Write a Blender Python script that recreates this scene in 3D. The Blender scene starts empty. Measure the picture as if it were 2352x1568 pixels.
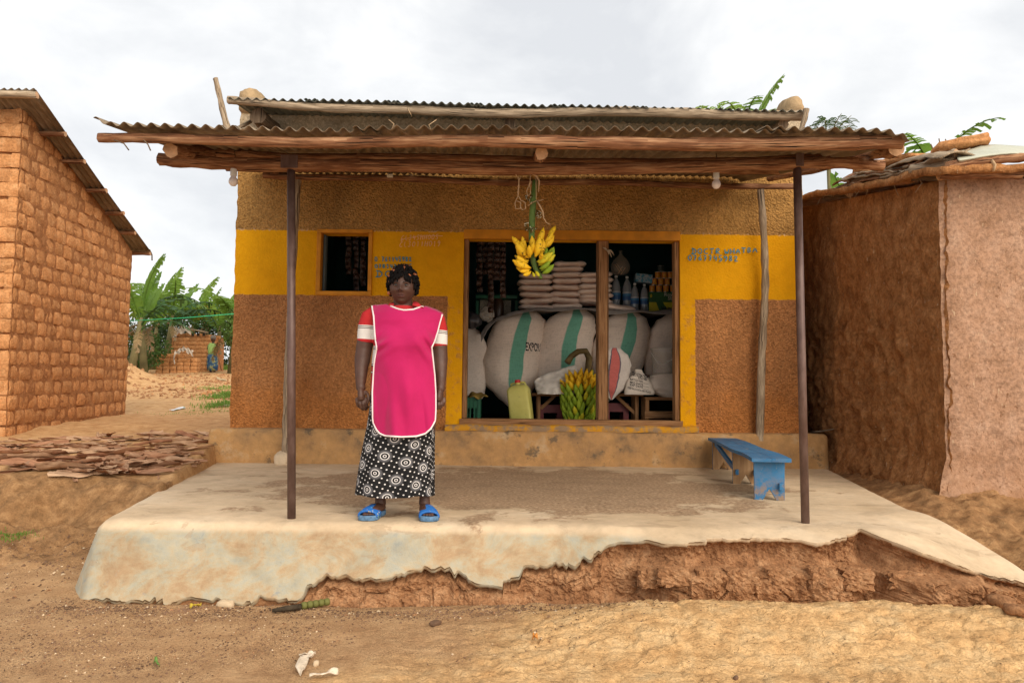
import bpy, bmesh, math, random
import numpy as np
from mathutils import Vector, Matrix, Euler

rnd = random.Random(7)
C = bpy.context.scene.collection
R = math.radians
PI = math.pi

# ------------------------------------------------------------------ camera, sky, sun, exposure
EYE = 0.85
scn = bpy.context.scene
cam_data = bpy.data.cameras.new('camera'); cam = bpy.data.objects.new('camera', cam_data); C.objects.link(cam)
cam_data.sensor_width = 36.0; cam_data.lens = 36.0 * 1650.0 / 2352.0
cam_data.clip_start = 0.05; cam_data.clip_end = 800
CM = (Matrix.Rotation(R(90 + 3.54), 3, 'X') @ Matrix.Rotation(R(0.6), 3, 'Z'))
cam.matrix_world = Matrix.Translation((0, 0, EYE)) @ CM.to_4x4()
scn.camera = cam

SUN_EL, SUN_AZ = 35.0, 32.0          # elevation; azimuth turned from behind the camera towards its right
world = bpy.data.worlds.new('World'); scn.world = world; world.use_nodes = True
wt = world.node_tree; wn = wt.nodes; wl = wt.links
bg = wn['Background']
sky = wn.new('ShaderNodeTexSky'); sky.sky_type = 'NISHITA'; sky.sun_disc = False
sky.sun_elevation = R(SUN_EL); sky.sun_rotation = R(180 - SUN_AZ)
sky.air_density = 1.0; sky.dust_density = 2.0
tc = wn.new('ShaderNodeTexCoord')
mp = wn.new('ShaderNodeMapping'); mp.inputs['Scale'].default_value = (1.0, 1.0, 1.9)
wl.new(tc.outputs['Generated'], mp.inputs['Vector'])
n1 = wn.new('ShaderNodeTexNoise'); n1.inputs['Scale'].default_value = 3.1; n1.inputs['Detail'].default_value = 9
n1.inputs['Roughness'].default_value = 0.55; n1.inputs['Distortion'].default_value = 0.25
wl.new(mp.outputs['Vector'], n1.inputs['Vector'])
cr = wn.new('ShaderNodeValToRGB')
cr.color_ramp.elements[0].position = 0.36; cr.color_ramp.elements[0].color = (0.72, 0.735, 0.76, 1)
cr.color_ramp.elements[1].position = 0.60; cr.color_ramp.elements[1].color = (0.98, 0.98, 0.975, 1)
e = cr.color_ramp.elements.new(0.48); e.color = (0.84, 0.85, 0.86, 1)
wl.new(n1.outputs['Fac'], cr.inputs['Fac'])
sc10 = wn.new('ShaderNodeVectorMath'); sc10.operation = 'SCALE'; sc10.inputs['Scale'].default_value = 4.7
wl.new(cr.outputs['Color'], sc10.inputs[0])
mx = wn.new('ShaderNodeMix'); mx.data_type = 'RGBA'; mx.inputs['Factor'].default_value = 0.96
wl.new(sky.outputs['Color'], mx.inputs['A']); wl.new(sc10.outputs['Vector'], mx.inputs['B'])
wl.new(mx.outputs['Result'], bg.inputs['Color']); bg.inputs['Strength'].default_value = 0.10

sun_data = bpy.data.lights.new('sun', 'SUN'); sun = bpy.data.objects.new('sun', sun_data); C.objects.link(sun)
sun_data.energy = 1.5; sun_data.angle = R(60); sun_data.color = (1.0, 0.88, 0.72)
sd = Vector((math.sin(R(SUN_AZ)) * math.cos(R(SUN_EL)), -math.cos(R(SUN_AZ)) * math.cos(R(SUN_EL)), math.sin(R(SUN_EL))))
sun.rotation_euler = sd.to_track_quat('Z', 'Y').to_euler()
vs = scn.view_settings
vs.view_transform = 'Standard'; vs.look = 'None'; vs.gamma = 1.0; vs.exposure = 1.25; vs.use_curve_mapping = False
scn.render.engine = 'CYCLES'
scn.cycles.use_denoising = True
scn.cycles.max_bounces = 8; scn.cycles.diffuse_bounces = 5; scn.cycles.transparent_max_bounces = 12
scn.cycles.sample_clamp_indirect = 6

# ------------------------------------------------------------------ measuring: a pixel of the photo -> a point of the place
def ray(x, y):
    return CM @ Vector(((x - 1176) / 1650, -(y - 784) / 1650, -1))
def Q(x, y, Y):
    d = ray(x, y); return Vector((0, 0, EYE)) + d * (Y / d.y)
def G(x, y, z):
    d = ray(x, y); return Vector((0, 0, EYE)) + d * ((z - EYE) / d.z)

# ------------------------------------------------------------------ numeric noise
def _h(ix, iy, iz, s):
    n = (ix * 374761393 + iy * 668265263 + iz * 2147483647 + s * 974634777) & 0xFFFFFFFF
    n = ((n ^ (n >> 13)) * 1274126177) & 0xFFFFFFFF
    n = ((n ^ (n >> 16)) * 2246822519) & 0xFFFFFFFF
    return ((n ^ (n >> 15)) & 0xFFFFFF) / float(0xFFFFFF)
def vn(p, seed=0):
    p = np.asarray(p, float); i = np.floor(p).astype(np.int64); f = p - i; f = f * f * (3 - 2 * f)
    r = 0
    for dx in (0, 1):
        wx = f[:, 0] if dx else 1 - f[:, 0]
        for dy in (0, 1):
            wy = f[:, 1] if dy else 1 - f[:, 1]
            for dz in (0, 1):
                wz = f[:, 2] if dz else 1 - f[:, 2]
                r = r + wx * wy * wz * _h(i[:, 0] + dx, i[:, 1] + dy, i[:, 2] + dz, seed)
    return r * 2 - 1
def fbm(p, octv=4, seed=0, gain=0.5):
    p = np.asarray(p, float); a = 1.0; r = 0; t = 0
    for k in range(octv):
        r = r + a * vn(p * (2 ** k), seed + k * 17); t += a; a *= gain
    return r / t
def cells(x, y, seed=0):
    """distance to nearest and second nearest jittered cell point (2D)"""
    ix = np.floor(x).astype(np.int64); iy = np.floor(y).astype(np.int64)
    f1 = np.full(x.shape, 9.0); f2 = np.full(x.shape, 9.0); idv = np.zeros(x.shape)
    z0 = np.zeros_like(ix)
    for dx in (-1, 0, 1):
        for dy in (-1, 0, 1):
            cx = ix + dx; cy = iy + dy
            px = cx + _h(cx, cy, z0, seed); py = cy + _h(cx, cy, z0, seed + 5)
            d = np.hypot(px - x, py - y)
            n = d < f1
            f2 = np.where(n, f1, np.minimum(f2, d)); idv = np.where(n, _h(cx, cy, z0, seed + 9), idv); f1 = np.where(n, d, f1)
    return f1, f2, idv
def sst(a, b, x):
    t = np.clip((np.asarray(x, float) - a) / (b - a), 0, 1); return t * t * (3 - 2 * t)

# ------------------------------------------------------------------ mesh builder
class MB:
    def __init__(s): s.v = []; s.f = []; s.uv = []; s.mi = []
    def add(s, verts, faces, uvs=None, mi=0):
        o = len(s.v); s.v.extend([tuple(p) for p in verts])
        for k, f in enumerate(faces):
            s.f.append([i + o for i in f]); s.uv.append(uvs[k] if uvs else None); s.mi.append(mi)
        return o
    def box(s, c, d, rot=None, mi=0, jit=0):
        hx, hy, hz = d[0] / 2, d[1] / 2, d[2] / 2
        vs_ = [Vector((x, y, z)) for x in (-hx, hx) for y in (-hy, hy) for z in (-hz, hz)]
        if jit: vs_ = [v + Vector([rnd.uniform(-jit, jit) for _ in range(3)]) for v in vs_]
        if rot is not None:
            m = rot if isinstance(rot, Matrix) else Euler(rot).to_matrix()
            vs_ = [m @ v for v in vs_]
        c = Vector(c); vs_ = [v + c for v in vs_]
        def sw(q):
            return [(b_, a_) for a_, b_ in q] if max(a_ for a_, b_ in q) > max(b_ for a_, b_ in q) else q
        s.add(vs_, [(0, 1, 3, 2), (4, 6, 7, 5), (0, 4, 5, 1), (2, 3, 7, 6), (0, 2, 6, 4), (1, 5, 7, 3)],
              [sw(q_) for q_ in [[(0, 0), (0, d[2]), (d[1], d[2]), (d[1], 0)], [(0, 0), (d[1], 0), (d[1], d[2]), (0, d[2])], [(0, 0), (d[0], 0), (d[0], d[2]), (0, d[2])],
               [(0, 0), (0, d[2]), (d[0], d[2]), (d[0], 0)], [(0, 0), (0, d[1]), (d[0], d[1]), (d[0], 0)], [(0, 0), (d[0], 0), (d[0], d[1]), (0, d[1])]]], mi)
    def grid(s, P, uv=True, mi=0, closed_u=False):
        """P: (rows, cols, 3) array"""
        P = np.asarray(P, float); r, c = P.shape[:2]; o = len(s.v)
        s.v.extend(map(tuple, P.reshape(-1, 3)))
        cc = c if closed_u else c - 1
        for i in range(r - 1):
            for j in range(cc):
                j2 = (j + 1) % c
                s.f.append([o + i * c + j, o + i * c + j2, o + (i + 1) * c + j2, o + (i + 1) * c + j])
                s.uv.append([(j / cc, i / (r - 1)), ((j + 1) / cc, i / (r - 1)), ((j + 1) / cc, (i + 1) / (r - 1)), (j / cc, (i + 1) / (r - 1))])
                s.mi.append(mi)
        return o
    def tube(s, path, rad, n=10, caps=True, wob=0, mi=0, flat=None, seed=0, uvs=1.0):
        """tube along a polyline; uv = (around in metres, along in metres)"""
        path = [Vector(p) for p in path]; m = len(path)
        if not hasattr(rad, '__len__'): rad = [rad] * m
        t0 = (path[1] - path[0]).normalized()
        up = Vector((0, 0, 1)) if abs(t0.z) < 0.9 else Vector((1, 0, 0))
        nrm = t0.cross(up).normalized()
        o = len(s.v); acc = 0.0; vv = []
        for i, p in enumerate(path):
            t = (path[min(i + 1, m - 1)] - path[max(i - 1, 0)]).normalized()
            nrm = (nrm - t * nrm.dot(t)).normalized(); b = t.cross(nrm)
            if i: acc += (p - path[i - 1]).length
            vv.append(acc)
            for k in range(n):
                a = 2 * PI * k / n; r = rad[i]
                if wob: r *= 1 + wob * (math.sin(k * 2.4 + i * 0.9 + seed) * 0.5 + math.sin(k * 1.3 - i * 1.7 + seed * 2) * 0.5)
                q = nrm * (math.cos(a) * r) + b * (math.sin(a) * r * (flat if flat else 1))
                s.v.append(tuple(p + q))
        for i in range(m - 1):
            for k in range(n):
                k2 = (k + 1) % n
                s.f.append([o + i * n + k, o + i * n + k2, o + (i + 1) * n + k2, o + (i + 1) * n + k])
                c0 = 2 * PI * max(rad[i], .004) / n
                s.uv.append([(k * c0, vv[i]), ((k + 1) * c0, vv[i]), ((k + 1) * c0, vv[i + 1]), (k * c0, vv[i + 1])]); s.mi.append(mi)
        if caps:
            s.f.append([o + k for k in range(n)][::-1]); s.uv.append([(rad[0] * math.cos(2 * PI * k / n), rad[0] * math.sin(2 * PI * k / n)) for k in range(n)][::-1]); s.mi.append(mi)
            e_ = o + (m - 1) * n
            s.f.append([e_ + k for k in range(n)]); s.uv.append([(rad[-1] * math.cos(2 * PI * k / n), rad[-1] * math.sin(2 * PI * k / n)) for k in range(n)]); s.mi.append(mi)
    def lathe(s, prof, n=16, c=(0, 0, 0), axis=None, mi=0, caps=True):
        """prof: list of (radius, height)"""
        o = len(s.v); m = axis if axis is not None else Matrix.Identity(3); c = Vector(c)
        for r, z in prof:
            for k in range(n):
                a = 2 * PI * k / n
                s.v.append(tuple(c + m @ Vector((r * math.cos(a), r * math.sin(a), z))))
        for i in range(len(prof) - 1):
            for k in range(n):
                k2 = (k + 1) % n
                s.f.append([o + i * n + k, o + i * n + k2, o + (i + 1) * n + k2, o + (i + 1) * n + k])
                s.uv.append([(k / n, i / len(prof)), ((k + 1) / n, i / len(prof)), ((k + 1) / n, (i + 1) / len(prof)), (k / n, (i + 1) / len(prof))]); s.mi.append(mi)
        if caps:
            s.f.append([o + k for k in range(n)][::-1]); s.uv.append(None); s.mi.append(mi)
            e_ = o + (len(prof) - 1) * n; s.f.append([e_ + k for k in range(n)]); s.uv.append(None); s.mi.append(mi)
    def ball(s, c, r, n=12, m=8, rot=None, mi=0):
        if not hasattr(r, '__len__'): r = (r, r, r)
        prof = [(math.sin(PI * i / m), -math.cos(PI * i / m)) for i in range(m + 1)]
        prof[0] = (0.02, -1); prof[-1] = (0.02, 1)
        ax = Matrix.Diagonal(Vector(r))
        if rot is not None: ax = (rot if isinstance(rot, Matrix) else Euler(rot).to_matrix()) @ ax
        s.lathe(prof, n, c, ax, mi)
    def mesh(s, name, mats=None, smooth=True):
        me = bpy.data.meshes.new(name); me.from_pydata(s.v, [], s.f)
        if any(u is not None for u in s.uv):
            ul = me.uv_layers.new(name='UVMap'); k = 0; flat = []
            for f, u in zip(s.f, s.uv):
                for j in range(len(f)): flat.extend(u[j] if u else (0.0, 0.0))
            ul.data.foreach_set('uv', flat)
        if mats is not None:
            for m in (mats if isinstance(mats, (list, tuple)) else [mats]): me.materials.append(m)
        me.polygons.foreach_set('material_index', s.mi)
        if smooth: me.polygons.foreach_set('use_smooth', [True] * len(s.f))
        me.update()
        return me
    def build(s, name, mats, parent=None, smooth=True, auto=None):
        me = s.mesh(name, mats, smooth)
        o = link(name, me, parent)
        if auto is not None: sharp(me, auto)
        return o
def sharp(me, ang):
    bm = bmesh.new(); bm.from_mesh(me)
    for e_ in bm.edges:
        if len(e_.link_faces) == 2 and e_.calc_face_angle(0) > R(ang): e_.smooth = False
    bm.to_mesh(me); bm.free()
def link(name, data, parent=None):
    o = bpy.data.objects.new(name, data); C.objects.link(o)
    if parent is not None: o.parent = parent
    return o
def thing(name, label, cat, group=None, loc=(0, 0, 0)):
    o = bpy.data.objects.new(name, None); C.objects.link(o); o.location = loc; o.empty_display_size = .1
    return tag(o, label, cat, group)
def tag(o, label=None, cat=None, group=None, kind=None):
    if label: o['label'] = label
    if cat: o['category'] = cat
    if group: o['group'] = group
    if kind: o['kind'] = kind
    return o
def bevel(o, w, seg=2, ang=30):
    m = o.modifiers.new('bevel', 'BEVEL'); m.width = w; m.segments = seg; m.limit_method = 'ANGLE'; m.angle_limit = R(ang)
    return o

# ------------------------------------------------------------------ materials
class M:
    def __init__(s, name, rough=0.85, spec=0.25, metal=0.0):
        s.m = bpy.data.materials.new(name); s.m.use_nodes = True; s.t = s.m.node_tree
        s.b = s.t.nodes['Principled BSDF']; s.b.inputs['Roughness'].default_value = rough
        s.b.inputs['Specular IOR Level'].default_value = spec; s.b.inputs['Metallic'].default_value = metal
        s._c = None
    def n(s, t): return s.t.nodes.new(t)
    def l(s, a, b): s.t.links.new(a, b)
    def val(s, inp, v):
        if isinstance(v, bpy.types.NodeSocket): s.l(v, inp)
        elif hasattr(v, '__len__') and len(v) == 3 and inp.type == 'RGBA': inp.default_value = (*v, 1)
        else: inp.default_value = v
    def co(s, kind='Object', scale=(1, 1, 1), rot=(0, 0, 0), rand=False):
        t = s.n('ShaderNodeTexCoord'); out = t.outputs[kind]
        if rand:
            oi = s.n('ShaderNodeObjectInfo'); va = s.n('ShaderNodeVectorMath'); va.operation = 'SCALE'; 
            cx = s.n('ShaderNodeCombineXYZ'); s.l(oi.outputs['Random'], cx.inputs[0]); s.l(oi.outputs['Random'], cx.inputs[1]); s.l(oi.outputs['Random'], cx.inputs[2])
            s.l(cx.outputs[0], va.inputs[0]); va.inputs['Scale'].default_value = 37.0
            ad = s.n('ShaderNodeVectorMath'); ad.operation = 'ADD'; s.l(out, ad.inputs[0]); s.l(va.outputs[0], ad.inputs[1]); out = ad.outputs[0]
        mp_ = s.n('ShaderNodeMapping'); mp_.inputs['Scale'].default_value = scale; mp_.inputs['Rotation'].default_value = rot
        s.l(out, mp_.inputs['Vector']); return mp_.outputs['Vector']
    def noise(s, scale, vec=None, detail=6, rough=0.55, dist=0.0):
        t = s.n('ShaderNodeTexNoise'); t.inputs['Scale'].default_value = scale; t.inputs['Detail'].default_value = detail
        t.inputs['Roughness'].default_value = rough; t.inputs['Distortion'].default_value = dist
        if vec is None:
            if s._c is None: s._c = s.co()
            vec = s._c
        s.l(vec, t.inputs['Vector']); return t.outputs['Fac']
    def voro(s, scale, vec=None, feature='F1', rnd_=1.0, out='Distance'):
        t = s.n('ShaderNodeTexVoronoi'); t.feature = feature; t.inputs['Scale'].default_value = scale; t.inputs['Randomness'].default_value = rnd_
        if vec is None:
            if s._c is None: s._c = s.co()
            vec = s._c
        s.l(vec, t.inputs['Vector']); return t.outputs[out]
    def ramp(s, fac, stops, interp='LINEAR'):
        r = s.n('ShaderNodeValToRGB'); r.color_ramp.interpolation = interp; el = r.color_ramp.elements
        while len(el) < len(stops): el.new(0.5)
        for e_, (p, c) in zip(el, sorted(stops, key=lambda q: q[0])):
            e_.position = p; e_.color = (c, c, c, 1) if not hasattr(c, '__len__') else (*c[:3], 1)
        s.val(r.inputs['Fac'], fac); return r.outputs['Color']
    def mix(s, fac, a, b, mode='MIX'):
        x = s.n('ShaderNodeMix'); x.data_type = 'RGBA'; x.blend_type = mode
        s.val(x.inputs['Factor'], fac); s.val(x.inputs['A'], a); s.val(x.inputs['B'], b); return x.outputs['Result']
    def math(s, op, a, b=0.0, c=0.0, clamp=False):
        x = s.n('ShaderNodeMath'); x.operation = op; x.use_clamp = clamp
        s.val(x.inputs[0], a); s.val(x.inputs[1], b); s.val(x.inputs[2], c); return x.outputs[0]
    def xyz(s, vec=None):
        x = s.n('ShaderNodeSeparateXYZ'); s.l(vec if vec is not None else s.co(), x.inputs[0]); return x.outputs
    def step(s, v, a, b):
        x = s.n('ShaderNodeMapRange'); x.interpolation_type = 'SMOOTHSTEP'; s.val(x.inputs['Value'], v)
        x.inputs['From Min'].default_value = a; x.inputs['From Max'].default_value = b; return x.outputs['Result']
    def rand(s):
        return s.n('ShaderNodeObjectInfo').outputs['Random']
    def bump(s, h, strength=0.5, dist=0.01, nrm=None):
        x = s.n('ShaderNodeBump'); x.inputs['Distance'].default_value = dist; s.val(x.inputs['Strength'], strength); s.l(h, x.inputs['Height'])
        if nrm is not None: s.l(nrm, x.inputs['Normal'])
        return x.outputs['Normal']
    def set(s, col=None, rough=None, nrm=None, **kw):
        if col is not None: s.val(s.b.inputs['Base Color'], col)
        if rough is not None: s.val(s.b.inputs['Roughness'], rough)
        if nrm is not None: s.l(nrm, s.b.inputs['Normal'])
        for k, v in kw.items(): s.val(s.b.inputs[k.replace('_', ' ')], v)
        return s.m
def plain(name, col, rough=0.7, spec=0.3, var=0.12, scale=9, bump=0.0, bscale=60, metal=0, rand=False, coord='Object', **kw):
    m = M(name, rough, spec, metal); v = m.co(coord, rand=rand)
    c = m.ramp(m.noise(scale, v), [(0.3, [x * (1 - var) for x in col]), (0.7, [min(1, x * (1 + var)) for x in col])])
    nr = m.bump(m.noise(bscale, v, 4), bump, 0.01) if bump else None
    return m.set(c, None, nr, **kw)
def wood(name, cs, bump=0.5, sx=70, sy=5, rough=0.85, rand=True, dark=None, knots=True):
    """grain running along the second UV axis"""
    m = M(name, rough, 0.2); v = m.co('UV', (sx, sy, 1), rand=rand)
    g = m.noise(1.0, v, 8, 0.6, 0.6); v2 = m.co('UV', (7, 2.2, 1), rand=rand); p = m.noise(1.0, v2, 5, 0.6)
    f = m.math('ADD', m.math('MULTIPLY', g, 0.6), m.math('MULTIPLY', p, 0.4))
    c = m.ramp(f, [(0.30, cs[0]), (0.47, cs[1]), (0.62, cs[2])])
    v3 = m.co('UV', (120, 2.5, 1), rand=rand); crack = m.ramp(m.noise(1.0, v3, 4, 0.5, 0.4), [(0.34, 0.0), (0.42, 1.0)])
    c = m.mix(crack, [x * 0.35 for x in cs[0]], c)
    h = m.math('ADD', m.math('MULTIPLY', g, 0.5), crack)
    return m.set(c, None, m.bump(h, bump, 0.006))
# ------------------------------------------------------------------ shared materials
def m_ground():
    m = M('dry_earth', 0.95, 0.12); x, y, z = m.xyz()
    big = m.noise(0.9, None, 6, 0.6); mid = m.noise(7, None, 8, 0.65); fine = m.noise(70, None, 6, 0.7)
    base = m.ramp(mid, [(0.28, (0.54, 0.30, 0.125)), (0.5, (0.72, 0.45, 0.21)), (0.72, (0.80, 0.56, 0.30))])
    dk = m.ramp(mid, [(0.25, (0.29, 0.16, 0.083)), (0.7, (0.47, 0.285, 0.15))])
    # dark litter spreads from the left foreground along the foot of the slab
    e = m.math('ADD', m.math('MULTIPLY', x, 0.42), m.math('MULTIPLY', y, -0.55))
    e = m.math('ADD', m.math('ADD', e, 2.10), m.math('MULTIPLY', m.math('SUBTRACT', big, 0.5), 1.3))
    lit = m.step(e, 0.25, -0.15)
    near = m.step(y, 6.0, 4.6); lit = m.math('MULTIPLY', lit, near)
    c = m.mix(m.math('MULTIPLY', lit, 0.80), base, dk)
    red = m.step(y, 4.5, 6.5)
    c = m.mix(m.math('MULTIPLY', red, 0.55), c, m.ramp(mid, [(0.3, (0.32, 0.155, 0.065)), (0.7, (0.56, 0.31, 0.14))]))
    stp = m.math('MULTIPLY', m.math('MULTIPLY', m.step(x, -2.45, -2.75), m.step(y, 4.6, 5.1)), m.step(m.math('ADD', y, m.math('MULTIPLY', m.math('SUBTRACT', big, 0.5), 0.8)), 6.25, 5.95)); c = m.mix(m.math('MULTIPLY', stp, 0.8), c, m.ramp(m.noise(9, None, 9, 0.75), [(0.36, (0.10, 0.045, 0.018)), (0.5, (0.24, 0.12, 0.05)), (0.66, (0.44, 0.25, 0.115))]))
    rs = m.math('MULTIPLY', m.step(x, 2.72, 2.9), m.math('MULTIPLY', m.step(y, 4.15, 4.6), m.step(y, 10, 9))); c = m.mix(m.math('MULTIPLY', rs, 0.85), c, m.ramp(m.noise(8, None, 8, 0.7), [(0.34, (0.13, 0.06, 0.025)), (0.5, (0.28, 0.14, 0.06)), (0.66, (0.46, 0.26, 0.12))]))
    sp = m.ramp(fine, [(0.30, 0.55), (0.55, 1.0), (0.8, 1.12)])
    c = m.mix(0.55, c, sp, 'MULTIPLY')
    pb = m.voro(55); dots = m.ramp(pb, [(0.10, 0.25), (0.22, 1.0)])
    sel = m.ramp(m.noise(16), [(0.52, 0.0), (0.62, 1.0)])
    c = m.mix(m.math('MULTIPLY', sel, 0.55), c, m.mix(1.0, c, dots, 'MULTIPLY'))
    gr = m.math('MULTIPLY', m.ramp(m.voro(120), [(0.12, 0.30), (0.34, 1.05)]), m.ramp(m.noise(150, None, 3), [(0.35, 0.6), (0.6, 1.15)])); gsel = m.math('MULTIPLY', lit, m.ramp(m.noise(3.0, None, 6, 0.7), [(0.38, 0.1), (0.56, 0.95)])); c = m.mix(gsel, c, m.mix(1.0, c, gr, 'MULTIPLY'))
    c = m.mix(0.35, c, m.ramp(m.noise(210, None, 3, 0.7), [(0.35, 0.7), (0.65, 1.12)]), 'MULTIPLY')
    cz = m.math('MULTIPLY', m.math('SUBTRACT', 1.0, m.math('MULTIPLY', lit, 0.75), clamp=True), m.step(y, 5.6, 4.3))
    def flakes(sx, sy, rot):
        n_ = m.noise(1.0, m.co('Object', (sx, sy, 1), (0, 0, rot)), 7, 0.6, 0.35)
        return m.ramp(n_, [(0.30, 0.0), (0.312, 0.2), (0.40, 0.14), (0.412, 0.42), (0.48, 0.34), (0.492, 0.64), (0.55, 0.56), (0.562, 0.84), (0.63, 0.74), (0.642, 1.0), (0.75, 0.9)])
    fk = flakes(2.6, 7.5, 0.10); fk2 = flakes(8, 21, -0.06)
    c = m.mix(m.math('MULTIPLY', cz, 0.30), c, m.mix(1.0, c, m.ramp(fk, [(0.0, 0.72), (1.0, 1.12)]), 'MULTIPLY'))
    h = m.math('ADD', m.math('MULTIPLY', fine, 0.35), m.math('MULTIPLY', mid, 0.7))
    h = m.math('ADD', h, m.math('MULTIPLY', cz, m.math('ADD', m.math('MULTIPLY', fk, 1.1), m.math('MULTIPLY', fk2, 0.5))))
    return m.set(c, None, m.bump(h, 0.75, 0.03))
def m_bank():
    m = M('eroded_earth', 0.95, 0.1); mid = m.noise(9, None, 8, 0.65); fine = m.noise(60, None, 6, 0.7)
    c = m.ramp(mid, [(0.28, (0.22, 0.10, 0.045)), (0.5, (0.38, 0.19, 0.09)), (0.72, (0.55, 0.32, 0.17))])
    c = m.mix(0.7, c, m.ramp(fine, [(0.33, 0.45), (0.6, 1.15)]), 'MULTIPLY')
    return m.set(c, None, m.bump(m.math('ADD', mid, m.math('MULTIPLY', fine, 0.5)), 0.9, 0.025))
def m_slab():
    m = M('worn_concrete', 0.8, 0.25); x, y, z = m.xyz()
    a = m.noise(1.6, None, 7, 0.6); b = m.noise(14, None, 7, 0.65); f = m.noise(110, None, 4, 0.6)
    top = m.ramp(a, [(0.3, (0.55, 0.41, 0.26)), (0.55, (0.65, 0.50, 0.335)), (0.75, (0.70, 0.57, 0.41))])
    vv = m.co('Object', (1.1, 1, 1.6))
    st = m.noise(3.0, vv, 9, 0.75, 0.4)
    face = m.ramp(st, [(0.30, (0.27, 0.285, 0.26)), (0.38, (0.37, 0.36, 0.295)), (0.47, (0.42, 0.37, 0.265)), (0.55, (0.43, 0.32, 0.195)), (0.63, (0.38, 0.25, 0.14)), (0.72, (0.39, 0.33, 0.24))])
    blue = m.ramp(m.noise(5.5, vv, 8, 0.7, 0.3), [(0.60, 0.0), (0.70, 1.0)])
    low = m.step(z, -0.16, -0.36)
    face = m.mix(m.math('MULTIPLY', blue, m.math('ADD', 0.25, m.math('MULTIPLY', low, 0.6))), face, (0.24, 0.26, 0.26))
    isf = m.step(z, -0.025, -0.07); isf = m.math('MULTIPLY', isf, m.step(x, 1.3, 0.5))
    c = m.mix(isf, top, face)
    c = m.mix(0.35, c, m.ramp(b, [(0.32, 0.68), (0.6, 1.04)]), 'MULTIPLY')
    # trodden soil lying on the middle of the porch
    ex = m.math('DIVIDE', m.math('SUBTRACT', x, 0.05), 2.25); ey = m.math('DIVIDE', m.math('SUBTRACT', y, 6.15), 1.45)
    r2 = m.math('SQRT', m.math('ADD', m.math('MULTIPLY', ex, ex), m.math('MULTIPLY', ey, ey)))
    r2 = m.math('ADD', r2, m.math('MULTIPLY', m.math('SUBTRACT', m.noise(1.9, None, 9, 0.70, 0.3), 0.5), 2.1))
    soil = m.step(r2, 0.98, 0.84)
    sc = m.ramp(m.noise(38, None, 6, 0.7), [(0.35, (0.24, 0.15, 0.085)), (0.52, (0.42, 0.285, 0.175)), (0.68, (0.60, 0.45, 0.30))])
    c = m.mix(soil, c, sc)
    # hairline cracks and chipped skin
    cn = m.noise(1.25, m.co('Object', (1, 1, 1.4)), 8, 0.62, 0.2); line = m.ramp(cn, [(0.495, 0.0), (0.4985, 1.0), (0.502, 0.0)])
    c = m.mix(m.math('MULTIPLY', m.math('MULTIPLY', line, m.ramp(m.noise(1.7), [(0.46, 0.0), (0.56, 1.0)])), 0.55), c, (0.20, 0.13, 0.075))
    pat = m.ramp(m.noise(2.4, m.co('Object', (1, 1.6, 1)), 7, 0.68, 0.4), [(0.34, 0.78), (0.5, 1.0), (0.66, 1.08)]); c = m.mix(0.8, c, pat, 'MULTIPLY')
    chip = m.ramp(m.noise(4.5, m.co('Object', (0.6, 1.3, 1)), 5, 0.55, 0.6), [(0.635, 0.0), (0.645, 1.0)])
    c = m.mix(m.math('MULTIPLY', chip, 0.40), c, (0.34, 0.24, 0.15))
    h = m.math('ADD', m.math('MULTIPLY', b, 0.5), m.math('MULTIPLY', f, 0.3))
    h = m.math('SUBTRACT', h, m.math('MULTIPLY', chip, 0.25)); h = m.math('ADD', h, m.math('MULTIPLY', soil, m.math('MULTIPLY', m.noise(60), 0.9)))
    return m.set(c, None, m.bump(h, 0.45, 0.015))
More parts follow.
